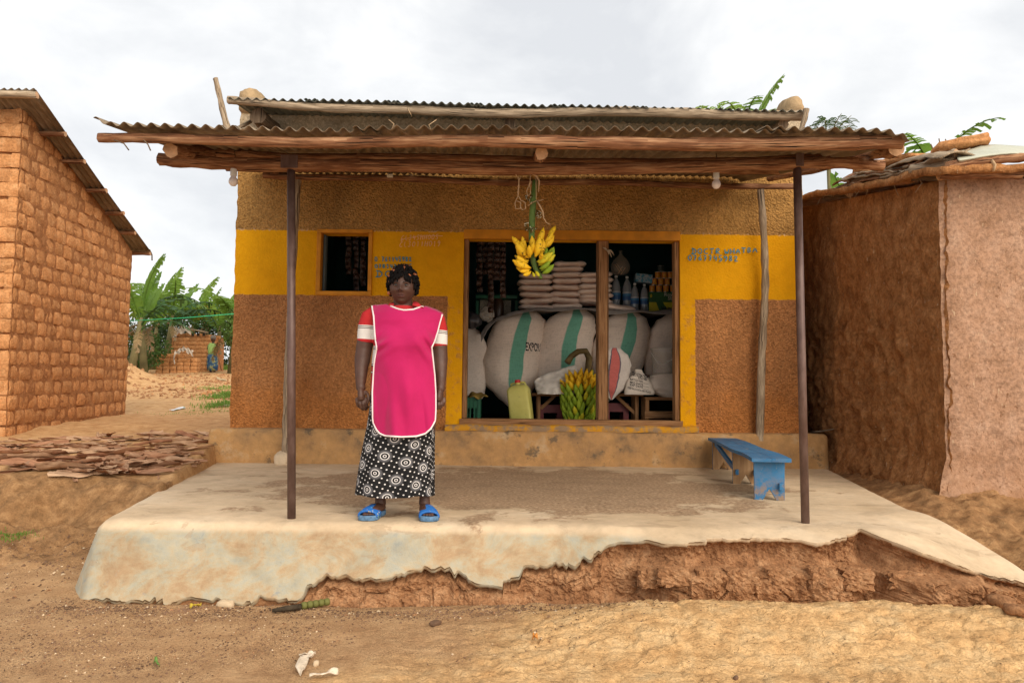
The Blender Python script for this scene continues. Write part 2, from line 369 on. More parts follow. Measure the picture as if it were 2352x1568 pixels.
def m_shopwall():
    m = M('painted_roughcast', 0.9, 0.15); x, y, z = m.xyz(); ed = m.math('MULTIPLY', m.math('SUBTRACT', m.noise(16, None, 4), 0.5), 0.03)
    zz = m.math('ADD', z, ed); xx = m.math('ADD', x, ed)
    a = m.noise(1.3, None, 7, 0.6); g = m.noise(34, None, 5, 0.62); g2 = m.voro(44)
    up = m.ramp(a, [(0.3, (0.46, 0.235, 0.065)), (0.7, (0.62, 0.34, 0.11))])
    lo = m.ramp(a, [(0.3, (0.50, 0.21, 0.075)), (0.7, (0.66, 0.30, 0.115))])
    ye = m.ramp(a, [(0.25, (0.76, 0.33, 0.004)), (0.7, (0.86, 0.42, 0.007))])
    ye = m.mix(0.35, ye, m.ramp(m.noise(11, None, 8, 0.7), [(0.3, 0.72), (0.6, 1.0)]), 'MULTIPLY')
    mud = m.ramp(m.noise(5, None, 8, 0.65), [(0.3, (0.42, 0.32, 0.20)), (0.7, (0.62, 0.50, 0.35))])
    band = m.math('MULTIPLY', m.step(zz, 1.822, 1.838), m.step(zz, 2.556, 2.544))
    su = m.math('MULTIPLY', m.math('MULTIPLY', m.step(xx, -0.722, -0.708), m.step(xx, 2.03, 2.015)), m.math('MULTIPLY', m.step(zz, 0.3, 0.31), m.step(zz, 2.556, 2.544)))
    wear = m.ramp(m.noise(9, None, 8, 0.7), [(0.34, 0.35), (0.48, 1.0)])
    su = m.math('MULTIPLY', su, m.math('MAXIMUM', wear, m.step(zz, 1.5, 1.9)))
    yel = m.math('MAXIMUM', band, su)
    c = m.mix(m.step(zz, 2.2, 2.3), lo, up)
    c = m.mix(m.step(zz, 3.36, 3.42), c, mud)
    c = m.mix(0.75, c, m.ramp(g, [(0.36, 0.72), (0.60, 1.22)]), 'MULTIPLY'); c = m.mix(0.6, c, m.ramp(g2, [(0.15, 1.2), (0.6, 0.78)]), 'MULTIPLY')
    stain = m.ramp(m.noise(1.1, m.co('Object', (2.2, 1, 0.45)), 7, 0.65), [(0.35, 0.72), (0.6, 1.0)])
    c = m.mix(0.9, c, stain, 'MULTIPLY')
    pale = m.math('MULTIPLY', m.math('MULTIPLY', m.step(z, 2.535, 2.55), m.step(z, 2.58, 2.56)), m.ramp(m.noise(30), [(0.55, 0.0), (0.6, 0.6)]))
    spl = m.math('MULTIPLY', m.step(m.math('ADD', z, m.math('MULTIPLY', m.math('SUBTRACT', m.noise(3.5, None, 6, 0.7), 0.5), 1.1)), 1.05, 0.45), 0.6); c = m.mix(spl, c, m.mix(1.0, c, (1.18, 0.98, 0.62), 'MULTIPLY'))
    big = m.ramp(m.noise(0.55, None, 6, 0.65), [(0.34, 0.80), (0.62, 1.12)]); c = m.mix(0.8, c, big, 'MULTIPLY'); ye = m.mix(0.5, ye, big, 'MULTIPLY')
    c = m.mix(yel, c, ye); c = m.mix(pale, c, (0.7, 0.48, 0.3))
    drop = m.ramp(m.noise(1, m.co('Object', (1.1, 1, 0.9)), 4), [(0.4, 0.0), (0.6, 1.0)])
    h = m.math('ADD', m.math('MULTIPLY', g, 1.0), m.math('MULTIPLY', g2, -0.6))
    st = m.math('SUBTRACT', m.math('ADD', 0.95, m.math('MULTIPLY', yel, -0.70)), m.math('MULTIPLY', m.step(z, 3.36, 3.42), 0.6))
    return m.set(c, None, m.bump(h, st, 0.03))
MAT = {}
MAT['ground'] = m_ground(); MAT['bank'] = m_bank(); MAT['slab'] = m_slab(); MAT['shop'] = m_shopwall()
MAT['log_red'] = wood('peeled_red_log', [(0.065, 0.027, 0.014), (0.21, 0.090, 0.042), (0.42, 0.235, 0.125)], 0.8)
MAT['log_grey'] = wood('weathered_grey_log', [(0.12, 0.085, 0.055), (0.30, 0.22, 0.145), (0.50, 0.39, 0.27)], 0.6)
MAT['log_dark'] = wood('dark_old_log', [(0.05, 0.032, 0.02), (0.13, 0.085, 0.052), (0.24, 0.17, 0.11)], 0.6)
MAT['log_end'] = plain('sawn_log_end', (0.50, 0.30, 0.17), 0.9, 0.1, 0.3, 25, 0.4, 90)
MAT['timber'] = wood('brown_timber', [(0.16, 0.075, 0.030), (0.29, 0.145, 0.062), (0.40, 0.22, 0.105)], 0.3, 60, 3)
MAT['timber_dark'] = wood('dark_brown_timber', [(0.10, 0.05, 0.022), (0.18, 0.095, 0.045), (0.26, 0.15, 0.075)], 0.3, 60, 3)
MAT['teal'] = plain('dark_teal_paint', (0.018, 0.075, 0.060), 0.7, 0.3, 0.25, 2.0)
MAT['orange_paint'] = plain('worn_orange_paint', (0.60, 0.235, 0.012), 0.6, 0.3, 0.22, 7, 0.15, 40)
def m_iron(name, c1, c2, c3, rough=0.55, metal=0.5):
    m = M(name, rough, 0.4, metal); a = m.noise(2.2, None, 8, 0.65); s = m.noise(3, m.co('Object', (9, 0.7, 3)), 6, 0.6)
    c = m.ramp(m.math('ADD', m.math('MULTIPLY', a, 0.5), m.math('MULTIPLY', s, 0.5)), [(0.34, c1), (0.5, c2), (0.64, c3)])
    return m.set(c, m.ramp(s, [(0.3, rough * 0.8), (0.7, min(1, rough * 1.3))]))
MAT['iron_old'] = m_iron('weathered_roof_iron', (0.11, 0.075, 0.045), (0.21, 0.155, 0.10), (0.36, 0.29, 0.215), 0.6, 0.3)
MAT['iron_green'] = m_iron('greenish_roof_iron', (0.12, 0.13, 0.11), (0.21, 0.225, 0.195), (0.33, 0.33, 0.29), 0.55, 0.4)
MAT['steel_post'] = m_iron('brown_painted_steel', (0.075, 0.042, 0.034), (0.125, 0.075, 0.062), (0.19, 0.125, 0.105), 0.42, 0.2)
MAT['white_plastic'] = plain('white_plastic', (0.75, 0.74, 0.70), 0.35, 0.5, 0.04)
MAT['twine'] = plain('sisal_twine', (0.52, 0.36, 0.21), 0.9, 0.1, 0.2, 40, 0.3, 120)

# ------------------------------------------------------------------ porch slab: shape functions
def slab_z(x, y):
    x = np.asarray(x, float); y = np.asarray(y, float)
    ratio = 1.78 - 1.50 * sst(0.25, 1.05, x)
    t = 4.47 - y
    soft = 0.022 * np.log1p(np.exp(np.clip(t / 0.022, -40, 40)))
    z = -ratio * soft
    z = z - 0.23 * sst(2.25, 3.1, x) * sst(5.1, 4.25, y)
    return np.maximum(z, -0.60)
def hit_slab(px, py):
    d = ray(px, py); Y = np.arange(3.3, 8.5, 0.003); k = Y / d.y
    X = d.x * k; Z = EYE + d.z * k
    i = int(np.argmax(Z <= slab_z(X, Y))); return X[i], Y[i]
LIPPX = [(120, 1400), (160, 1385), (330, 1386), (430, 1380), (560, 1377), (650, 1370), (700, 1362), (716, 1345), (735, 1322), (752, 1316), (775, 1327), (850, 1322), (930, 1316), (1028, 1303),
         (1050, 1322), (1100, 1333), (1150, 1336), (1192, 1326), (1203, 1302), (1240, 1291), (1268, 1300), (1330, 1288), (1378, 1272), (1400, 1254), (1430, 1246), (1490, 1241), (1530, 1250), (1590, 1246),
         (1650, 1238), (1720, 1235), (1790, 1236), (1830, 1241), (1880, 1247), (1920, 1240), (1958, 1226), (1985, 1212), (2010, 1222), (2050, 1244), (2120, 1271), (2180, 1290), (2240, 1311), (2300, 1325), (2352, 1337), (2480, 1370)]
LIP = np.array([hit_slab(*p) for p in LIPPX])
o_ = np.argsort(LIP[:, 0]); LIP = LIP[o_]
xL = lambda Y: -2.50 - 0.215 * (np.asarray(Y) - 4.45)
XR = np.array([(3.75, 3.70), (3.45, 3.95), (3.11, 4.38), (2.93, 4.80), (2.83, 5.18), (3.02, 6.1), (3.40, 7.85), (3.42, 9.0)])
xR = lambda Y: np.interp(Y, XR[:, 1], XR[:, 0])

# ------------------------------------------------------------------ ground
def ground_z(x, y):
    x = np.asarray(x, float); y = np.asarray(y, float); p = np.stack([x, y, x * 0], -1)
    zl = np.interp(y, [0, 4.3, 4.9, 5.4, 5.72, 5.95, 6.3, 8.5, 12, 16, 32, 60, 300], [-.42, -.42, -.36, -.24, -.16, .045, .075, .21, .34, .5, 1.35, 2.4, 6])
    wv = 0.35 * fbm(p * 0.9 + 3, 3, 4)
    zl = np.interp(y + wv * sst(4.4, 5.6, y) * sst(8, 6.5, y), [0, 4.3, 4.9, 5.4, 5.72, 5.95, 6.3, 8.5, 12, 16, 32, 60, 300], [-.42, -.42, -.36, -.24, -.16, .045, .075, .21, .34, .5, 1.35, 2.4, 6])
    zr = np.interp(y, [0, 3.9, 4.4, 5.2, 5.8, 7.8, 12, 16, 32, 60, 300], [-.42, -.42, -.36, -.16, -.07, -.01, .2, .5, 1.35, 2.4, 6])
    w = sst(-1.0, 1.0, x)
    z = zl * (1 - w) + zr * w
    inside = sst(0, 0.12, x - xL(y) - 0.02) * sst(0, 0.10, xR(y) - 0.03 - x) * sst(4.15, 4.4, y) * sst(12.2, 11.8, y)
    z = z * (1 - inside) + inside * np.minimum(z, -0.47)
    # hollow in the step at the left, earth heap beyond the brick house, foot of the mud wall
    q = G(125, 1150, -.08); z = z - 0.24 * np.exp(-(((x - q.x) / .30) ** 2 + ((y - q.y) / .20) ** 2))
    z = z + 0.85 * np.exp(-(((x + 11.6) / 1.1) ** 2 + ((y - 20.5) / 1.2) ** 2))
    rw = sst(.02, .40, x - xR(y)) * sst(4.1, 4.9, y) * sst(10, 8.5, y); z = z + rw * (0.10 + 0.07 * fbm(p * 5, 5, 61, .6) + 0.03 * fbm(p * 16, 3, 62))
    # pale hump in front of the bank
    z = z + (0.02 + 0.125 * sst(-0.2, 0.9, x)) * np.exp(-((y - 3.84 + 0.03 * x) / .36) ** 2) * sst(4.14, 3.90, y - 0.0)
    far = sst(5.0, 9.0, y)
    z = z + (0.018 + 0.05 * far) * fbm(p * 1.3, 4, 11) + 0.010 * fbm(p * 7, 4, 23)
    # flaky trodden crust in the right foreground
    lf = sst(-2.4, -3.0, x) * sst(4.6, 5.0, y) * sst(8.5, 6.6, y); z = z + lf * (0.07 * fbm(p * 2.6 + 1, 4, 51) * sst(6.3, 5.6, y) + 0.085 * fbm(p * 6, 5, 52, .62) * sst(6.5, 5.9, y))
    crust = sst(-1.1, 0.3, x + 0.35 * (3.4 - y)) * sst(4.5, 4.2, y)
    wx = x + 0.10 * fbm(p * 3 + 9, 2, 5); wy = y + 0.06 * fbm(p * 3 + 4, 2, 8)
    f1, f2, idv = cells(wx * 5.5 + 0.5 * wy, wy * 13, 3)
    g1, g2, idw = cells(wx * 13, wy * 28, 6)
    z = z + crust * (0.015 * sst(0.0, 0.14, f2 - f1) * (0.5 + idv) + 0.010 * sst(0, 0.12, g2 - g1) * (0.4 + idw) - 0.014)
    clod = sst(-0.35, 0.25, fbm(p * 0.7 + 5, 3, 31)) * sst(15.5, 17.5, y) * sst(32, 26, y) * sst(-2, -5, x)
    z = z + clod * 0.06 * np.abs(fbm(p * 3.2, 4, 41)) * 2
    return z
def axis(segs):
    out = []
    for a, b, st in segs: out.extend(np.arange(a, b, st))
    out.append(segs[-1][1]); return np.array(out)
gx = axis([(-300, -60, 30), (-60, -16, 4), (-16, -8, .35), (-8, -5, .07), (-5, -2.6, .032), (-2.6, 2.6, .0155), (2.6, 4.0, .022), (4.2, 12, .4), (12, 60, 6), (60, 300, 40)])
gy = axis([(-3, 1.5, .5), (1.5, 2.75, .06), (2.75, 4.6, .0145), (4.6, 6.6, .026), (6.6, 8, .045), (8, 14, .11), (14, 34, .2), (34, 70, 3), (70, 400, 40)])
GX, GY = np.meshgrid(gx, gy)
GZ = ground_z(GX.ravel(), GY.ravel())
def fast_grid(name, V, r, c, mat):
    me = bpy.data.meshes.new(name); n = (r - 1) * (c - 1)
    i = np.arange(r - 1)[:, None] * c + np.arange(c - 1)[None, :]; i = i.ravel()
    F_ = np.stack([i, i + 1, i + c + 1, i + c], -1).astype(np.int32)
    me.vertices.add(len(V)); me.vertices.foreach_set('co', np.asarray(V, np.float32).ravel())
    me.loops.add(n * 4); me.loops.foreach_set('vertex_index', F_.ravel())
    me.polygons.add(n); me.polygons.foreach_set('loop_start', np.arange(n, dtype=np.int32) * 4)
    me.polygons.foreach_set('use_smooth', np.ones(n, bool)); me.materials.append(mat); me.update(calc_edges=True); me.validate(); return me
ground = link('ground', fast_grid('ground', np.stack([GX.ravel(), GY.ravel(), GZ], -1), len(gy), len(gx), MAT['ground']))
tag(ground, 'dry orange-brown earth ground', None, None, 'structure')
gz = lambda x, y: float(ground_z(np.array([x]), np.array([y]))[0])

# ------------------------------------------------------------------ porch slab
NU, NR = 560, 96
U = np.linspace(0, 1, NU); rows = []
Ylow = np.full(NU, 4.2)
for _ in range(12):
    X = xL(Ylow) + (xR(Ylow) - xL(Ylow)) * U
    Ylow = np.clip(0.5 * Ylow + 0.5 * np.interp(X, LIP[:, 0], LIP[:, 1]), 3.8, 5.0)
rg0 = np.random.default_rng(4)
kn = np.sort(rg0.random(95)); kn2 = np.sort(rg0.random(330))
jag = np.interp(U, kn, rg0.uniform(-1, 1, 95)) * 0.017 + np.interp(U, kn2, rg0.uniform(-1, 1, 330)) * 0.006
Ylow = Ylow + jag
T = 1 - (1 - np.linspace(0, 1, NR)) ** 1.9
for t in T:
    Y = 7.92 + (Ylow - 7.92) * t; X = xL(Y) + (xR(Y) - xL(Y)) * U
    Z = slab_z(X, Y); p = np.stack([X, Y, Z], -1)
    Z = Z + 0.006 * fbm(p * 1.7, 3, 7) + 0.0035 * fbm(p * 9, 3, 19)
    Z = Z - 0.010 * np.exp(-((U - 0) / .01) ** 2) * 1
    rows.append(np.stack([X, Y, Z], -1))
lipP = rows[-1].copy()
for dy, dz in ((0.0005, -0.0006), (0.002, -0.012), (0.012, -0.024), (0.10, -0.030)):
    q = lipP.copy(); q[:, 1] += dy; q[:, 2] += dz + 0.006 * fbm(np.stack([U * 90, U * 0 + dz * 50, U * 0], -1), 3, 3); rows.append(q)
P = np.array(rows)
# sides that run down into the earth
Lc = P[:, :1].copy(); l1 = Lc.copy(); l1[:, :, 0] -= 0.03; l1[:, :, 2] -= 0.03; l2 = l1.copy(); l2[:, :, 0] -= 0.16; l2[:, :, 2] -= 0.46
Rc = P[:, -1:].copy(); r1 = Rc.copy(); r1[:, :, 0] += 0.02; r1[:, :, 2] -= 0.02; r2_ = r1.copy(); r2_[:, :, 0] += 0.05; r2_[:, :, 2] -= 0.4
P = np.concatenate([l2, l1, P, r1, r2_], 1)
slab = link('porch_slab', fast_grid('porch_slab', P.reshape(-1, 3), P.shape[0], P.shape[1], MAT['slab']))
tag(slab, 'worn cement porch slab with broken front edge', None, None, 'structure')

# earth laid bare under the broken edge
ii = np.where(lipP[:, 0] > -2.75)[0]; lp = lipP[ii]; n_ = len(lp); NB = 60
xx_ = lp[:, 0]; ledge = 0.11 * sst(0.75, 1.15, xx_) * sst(3.1, 2.5, xx_)
fade = sst(-1.42, -1.15, xx_)
rowsb = []
for k in range(NB):
    s = k / (NB - 1); zt = lp[:, 2] - 0.012; zb = np.full(n_, -0.475)
    z = zt + (zb - zt) * s
    drop = zt - zb; zl_ = -0.215 + 0.02 * fbm(np.stack([xx_ * 5, xx_ * 0, xx_ * 0], -1), 3, 9)
    up = 0.055 * np.sin(np.clip((zt - z) / np.maximum(zt - zl_, .05), 0, 1) * PI) * sst(0, .1, drop)
    off = 0.02 + up * fade
    fwd = ledge * sst(0.02, -0.012, z - zl_) + 0.05 * sst(-0.36, -0.46, z) * fade
    y = lp[:, 1] + off - fwd
    p = np.stack([xx_, y * 0.3, z], -1)
    f1, f2, idv = cells(xx_ * 4.6, (z - 0.02 * fbm(p * 6, 2, 3)) * 6.5 + 0.3, 12)
    lump = sst(0.0, 0.07, f2 - f1) * (0.3 + 1.0 * idv); h1, h2, hid = cells(xx_ * 13, z * 22, 17); lump = lump + 0.35 * sst(0.0, 0.08, h2 - h1) * hid
    low = sst(zl_ + 0.01, zl_ - 0.03, z) * (0.4 + 0.6 * sst(.7, 1.0, xx_))
    y = y - 0.030 * lump * (0.35 + 0.65 * low) * fade - 0.036 * fbm(p * 9, 5, 14, .6) * fade - (0.006 + 0.024 * fade) * fbm(p * 24, 4, 15, .65)
    x2 = xx_ + 0.01 * fbm(p * 14 + 7, 3, 16)
    rowsb.append(np.stack([x2, y, z], -1))
bank = link('earth_bank', fast_grid('earth_bank', np.array(rowsb).reshape(-1, 3), NB, n_, MAT['bank']))
bank.data.polygons.foreach_set('use_smooth', np.zeros(len(bank.data.polygons), bool))
tag(bank, 'crumbling red earth bank under the broken slab edge', None, None, 'structure')
# sun-dried blocks sticking out of the bank
def rock_mesh(name, d, seed, mat, amp=0.18, n=14, fr=2.2, sq=0.35, smooth=True):
    mb = MB(); rr = []
    m_ = n // 2 + 1
    for i in range(m_ + 1):
        th = PI * i / m_; row = []
        for j in range(n):
            ph = 2 * PI * j / n; v = np.array([math.sin(th) * math.cos(ph), math.sin(th) * math.sin(ph), math.cos(th)])
            v = v / max(abs(v)) * (1 - sq) * 0.80 + v * sq if sq < 1 else v
            row.append(v)
        rr.append(row)
    Pq = np.array(rr); f = Pq.reshape(-1, 3); f = f * (1 + amp * fbm(f * fr + seed * 3.1, 4, seed))[:, None]
    Pq = (f * np.array(d) / 2).reshape(Pq.shape); mb.grid(Pq, closed_u=True)
    return mb.mesh(name, mat, smooth)
blk = [(1545, 1322, .20, .13), (1625, 1330, .15, .15), (1700, 1330, .20, .15), (1788, 1327, .19, .15), (1885, 1325, .17, .15), (1965, 1330, .20, .15), (2075, 1330, .22, .12), (1488, 1326, .13, .13)]
for k, (px, py, w_, h_) in enumerate(blk):
    q = Q(px, py, 4.16); X = q.x; Yl = float(np.interp(X, lp[:, 0], lp[:, 1])) - 0.065
    q = Q(px, py, Yl)
    b_ = link('mud_brick', rock_mesh('mud_brick', (w_ * 1.1, .13, h_ * .95), 40 + k, MAT['bank'], 0.34, 36, 5.5, 0.06, False), bank); b_.location = q
# ------------------------------------------------------------------ the shop
SX0, SX1, WY, WT = -3.08, 3.22, 7.90, 0.20
OX0, OX1, OZ0, OZ1 = -0.545, 1.855, 0.45, 2.485
WX0, WX1, WZ0, WZ1 = -2.14, -1.59, 1.865, 2.53
shop = thing('shop_building', 'mud-walled village shop with yellow band and wide open serving window', 'building', loc=(0.07, 7.9, 0))
def wall_open(x0, x1, z0, z1, y0, y1, ops, st, amp, top=None):
    cx = sorted(set([x0, x1] + [o[0] for o in ops] + [o[1] for o in ops])); cz = sorted(set([z0, z1] + [o[2] for o in ops] + [o[3] for o in ops]))
    def refine(c):
        r_ = []
        for a, b in zip(c[:-1], c[1:]):
            k = max(1, int(round((b - a) / st))); r_ += list(np.linspace(a, b, k + 1)[:-1])
        return np.array(r_ + [c[-1]])
    xs, zs_ = refine(cx), refine(cz); nx, nz = len(xs), len(zs_)
    solid = np.ones((nz - 1, nx - 1), bool)
    for (a, b, c, d) in ops:
        for i in range(nz - 1):
            for j in range(nx - 1):
                if a - 1e-6 < xs[j] and xs[j + 1] < b + 1e-6 and c - 1e-6 < zs_[i] and zs_[i + 1] < d + 1e-6: solid[i, j] = False
    XX, ZZ = np.meshgrid(xs, zs_); p = np.stack([XX.ravel(), XX.ravel() * 0, ZZ.ravel()], -1)
    dyf = amp * fbm(p * 3, 4, 3); edge = ((XX.ravel() == x0) | (XX.ravel() == x1))
    dxe = edge * amp * 1.6 * fbm(p * 14 + 2, 3, 6)
    front = np.stack([p[:, 0] + dxe, y0 + dyf, p[:, 2]], -1); back = np.stack([p[:, 0], p[:, 0] * 0 + y1, p[:, 2]], -1)
    if top is not None:
        for arr in (front, back):
            sel = arr[:, 2] > z1 - 1e-6; arr[sel, 2] += top(arr[sel, 0])
    mb = MB(); mb.v = list(map(tuple, np.concatenate([front, back]))); o = nx * nz
    def face(f, mi=0): mb.f.append(f); mb.uv.append(None); mb.mi.append(mi)
    for i in range(nz - 1):
        for j in range(nx - 1):
            if not solid[i, j]: continue
            a, b, c, d = i * nx + j, i * nx + j + 1, (i + 1) * nx + j + 1, (i + 1) * nx + j
            face([a, b, c, d]); face([o + a, o + d, o + c, o + b], 1)
            if j == 0 or not solid[i, j - 1]: face([a, d, o + d, o + a])
            if j == nx - 2 or not solid[i, j + 1]: face([b, o + b, o + c, c])
            if i == 0 or not solid[i - 1, j]: face([a, o + a, o + b, b])
            if i == nz - 2 or not solid[i + 1, j]: face([d, c, o + c, o + d])
    return mb
mb = wall_open(SX0, SX1, 0.30, 3.86, WY, WY + WT, [(OX0, OX1, OZ0, OZ1), (WX0, WX1, WZ0, WZ1)], 0.055, 0.010)
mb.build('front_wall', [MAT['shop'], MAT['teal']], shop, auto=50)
def side_wall(x0, x1):
    mb = MB(); ys = np.linspace(WY + WT, 11.6, 40); zs_ = np.linspace(-.1, 1, 30)
    for xx, flip in ((x0, 1), (x1, 0)):
        Pg = np.array([[(xx + 0.008 * math.sin(y * 31 + z * 47), y, (-.1 + (z + .1) / 1.1 * (3.86 + 0.13 * (y - 8.1)))) for y in ys] for z in zs_])
        mb.grid(Pg if flip else Pg[:, ::-1], mi=0 if (xx in (SX0, SX1)) else 1)
    Pg = np.array([[(x, WY + WT, z) for x in (x0, x1)] for z in (-.1, 3.85)]); mb.grid(Pg)
    return mb
side_wall(SX0, SX0 + .2).build('side_wall', [MAT['shop'], MAT['teal']], shop, auto=50)
side_wall(SX1 - .2, SX1).build('side_wall', [MAT['shop'], MAT['teal']], shop, auto=50)
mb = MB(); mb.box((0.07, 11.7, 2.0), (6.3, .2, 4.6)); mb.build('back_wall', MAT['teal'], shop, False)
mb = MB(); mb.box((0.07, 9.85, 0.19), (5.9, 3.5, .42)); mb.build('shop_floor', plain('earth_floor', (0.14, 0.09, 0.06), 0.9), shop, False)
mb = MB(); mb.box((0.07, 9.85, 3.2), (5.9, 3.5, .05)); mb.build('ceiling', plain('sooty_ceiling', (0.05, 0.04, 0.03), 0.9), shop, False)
# plinth
mpl = M('plinth_render', 0.85, 0.2); a_ = mpl.noise(2.2, None, 8, 0.65); b_ = mpl.noise(13, None, 7, 0.7)
c_ = mpl.ramp(a_, [(0.33, (0.23, 0.15, 0.085)), (0.44, (0.42, 0.24, 0.105)), (0.56, (0.52, 0.29, 0.115)), (0.66, (0.56, 0.385, 0.22))])
c_ = mpl.mix(mpl.ramp(mpl.noise(4.5, None, 8, 0.7), [(0.57, 0.0), (0.64, 0.8)]), c_, (0.13, 0.10, 0.07))
c_ = mpl.mix(0.5, c_, mpl.ramp(b_, [(0.3, 0.6), (0.6, 1.05)]), 'MULTIPLY')
MAT['plinth'] = mpl.set(c_, None, mpl.bump(mpl.math('ADD', b_, mpl.noise(70)), 0.5, 0.012))
xs = np.linspace(-3.26, 3.42, 190); rows_ = []
prof = [(8.0, .365), (7.80, .365), (7.772, .355), (7.757, .33), (7.752, .2), (7.748, .08), (7.735, -.06)]
for yy, zz in prof:
    p = np.stack([xs * 2.2, xs * 0 + yy * 3, xs * 0 + zz * 3], -1); ez = 0.02 * sst(.04, 0, xs - xs[0]) + 0.02 * sst(.04, 0, xs[-1] - xs)
    rows_.append(np.stack([xs, yy + ez * 2 + 0.010 * fbm(p * 2, 4, 5), zz - ez * (zz > .3) + 0.010 * fbm(p + 7, 4, 8) * (zz > .3)], -1))
Pp = np.array(rows_); l_ = Pp[:, :1].copy(); l_[:, :, 1] = np.maximum(l_[:, :, 1], 8.3); r_ = Pp[:, -1:].copy(); r_[:, :, 1] = np.maximum(r_[:, :, 1], 8.3)
mb = MB(); mb.grid(np.concatenate([l_, Pp, r_], 1)[:, ::-1]); mb.build('plinth', MAT['plinth'], shop, auto=60)
MAT['parapet'] = plain('tan_roughcast', (0.36, 0.25, 0.14), .95, .1, .3, 12, .9, 45)
# parapet ends that rise through the roof
for px, py, w_ in ((583, 232, .30), (1812, 250, .26)):
    q = Q(px, py, 8.05)
    o = link('parapet_end', rock_mesh('parapet_end', (w_, .5, .34), int(px), MAT['parapet'], 0.14, 22, 2.2, .6), shop); o.location = q - Vector((0, 0, .06))
for x0, x1 in ((SX0, SX0 + .3), (SX1 - .3, SX1)):
    mb = MB(); mb.box(((x0 + x1) / 2, 8.05, 3.87), (x1 - x0 - .01, .29, .22), jit=.012); bevel(mb.build('corner_pier', MAT['parapet'], shop), .03)
# serving-window joinery
def bar(mb, x0, x1, z0, z1, y0, y1): mb.box(((x0 + x1) / 2, (y0 + y1) / 2, (z0 + z1) / 2), (x1 - x0, y1 - y0, z1 - z0))
fr = link('window_frame', None, shop)
def jo(name, mat, *a, par=fr):
    mb = MB(); bar(mb, *a); return bevel(mb.build(name, mat, par, False), .004)
jo('jamb', MAT['timber'], OX0 + .002, OX0 + .052, OZ0 + .04, OZ1 - .01, 7.93, 8.07)
jo('jamb', MAT['timber'], OX1 - .052, OX1 - .002, OZ0 + .04, OZ1 - .01, 7.93, 8.07)
jo('mullion', MAT['timber'], .955, 1.055, OZ0 + .04, OZ1 - .01, 7.925, 8.06)
jo('mullion_bead', MAT['timber_dark'], .940, .953, OZ0 + .04, OZ1 - .01, 7.94, 8.05)
jo('mullion_bead', MAT['timber_dark'], 1.057, 1.070, OZ0 + .04, OZ1 - .01, 7.94, 8.05)
jo('head', MAT['orange_paint'], OX0 - .0, OX1, OZ1 - .008, OZ1 + .095, 7.882, 7.96)
jo('sill', MAT['timber'], OX0 - .02, OX1 + .02, OZ0 - .025, OZ0 + .038, 7.875, 8.07)
mb = MB(); Pg = []
for zz, yy in ((.43, 7.89), (.425, 7.80), (.40, 7.782), (.362, 7.79)):
    Pg.append([(x, yy + .006 * math.sin(x * 9) + .004 * math.sin(x * 31), zz + .006 * math.sin(x * 13 + 1)) for x in np.linspace(OX0 - .17, OX1 + .17, 60)])
mb.grid(np.array(Pg)[:, ::-1])
msill = M('worn_yellow_sill', 0.85, 0.2); w_ = msill.noise(5, None, 8, 0.7); c_ = msill.mix(msill.ramp(w_, [(0.44, 0.0), (0.56, 1.0)]), (0.30, 0.20, 0.12), (0.60, 0.28, 0.02))
mb.build('sill_ledge', msill.set(c_, None, msill.bump(msill.noise(40), .4, .01)), shop)
# small window
fw = link('small_window_frame', None, shop)
for a in ((WX0 - .035, WX1 + .03, WZ1 - .005, WZ1 + .035), (WX0 - .035, WX1 + .03, WZ0 - .035, WZ0 + .01), (WX0 - .035, WX0 + .012, WZ0 + .012, WZ1 - .007), (WX1 - .012, WX1 + .03, WZ0 + .012, WZ1 - .007)):
    jo('frame_board', MAT['orange_paint'], a[0], a[1], a[2], a[3], 7.878, 7.97, par=fw)
jo('inner_board', plain('grey_blue_board', (0.10, 0.13, 0.14), .7), WX0 + .014, WX0 + .04, WZ0 + .014, WZ1 - .01, 7.975, 8.06, par=fw)

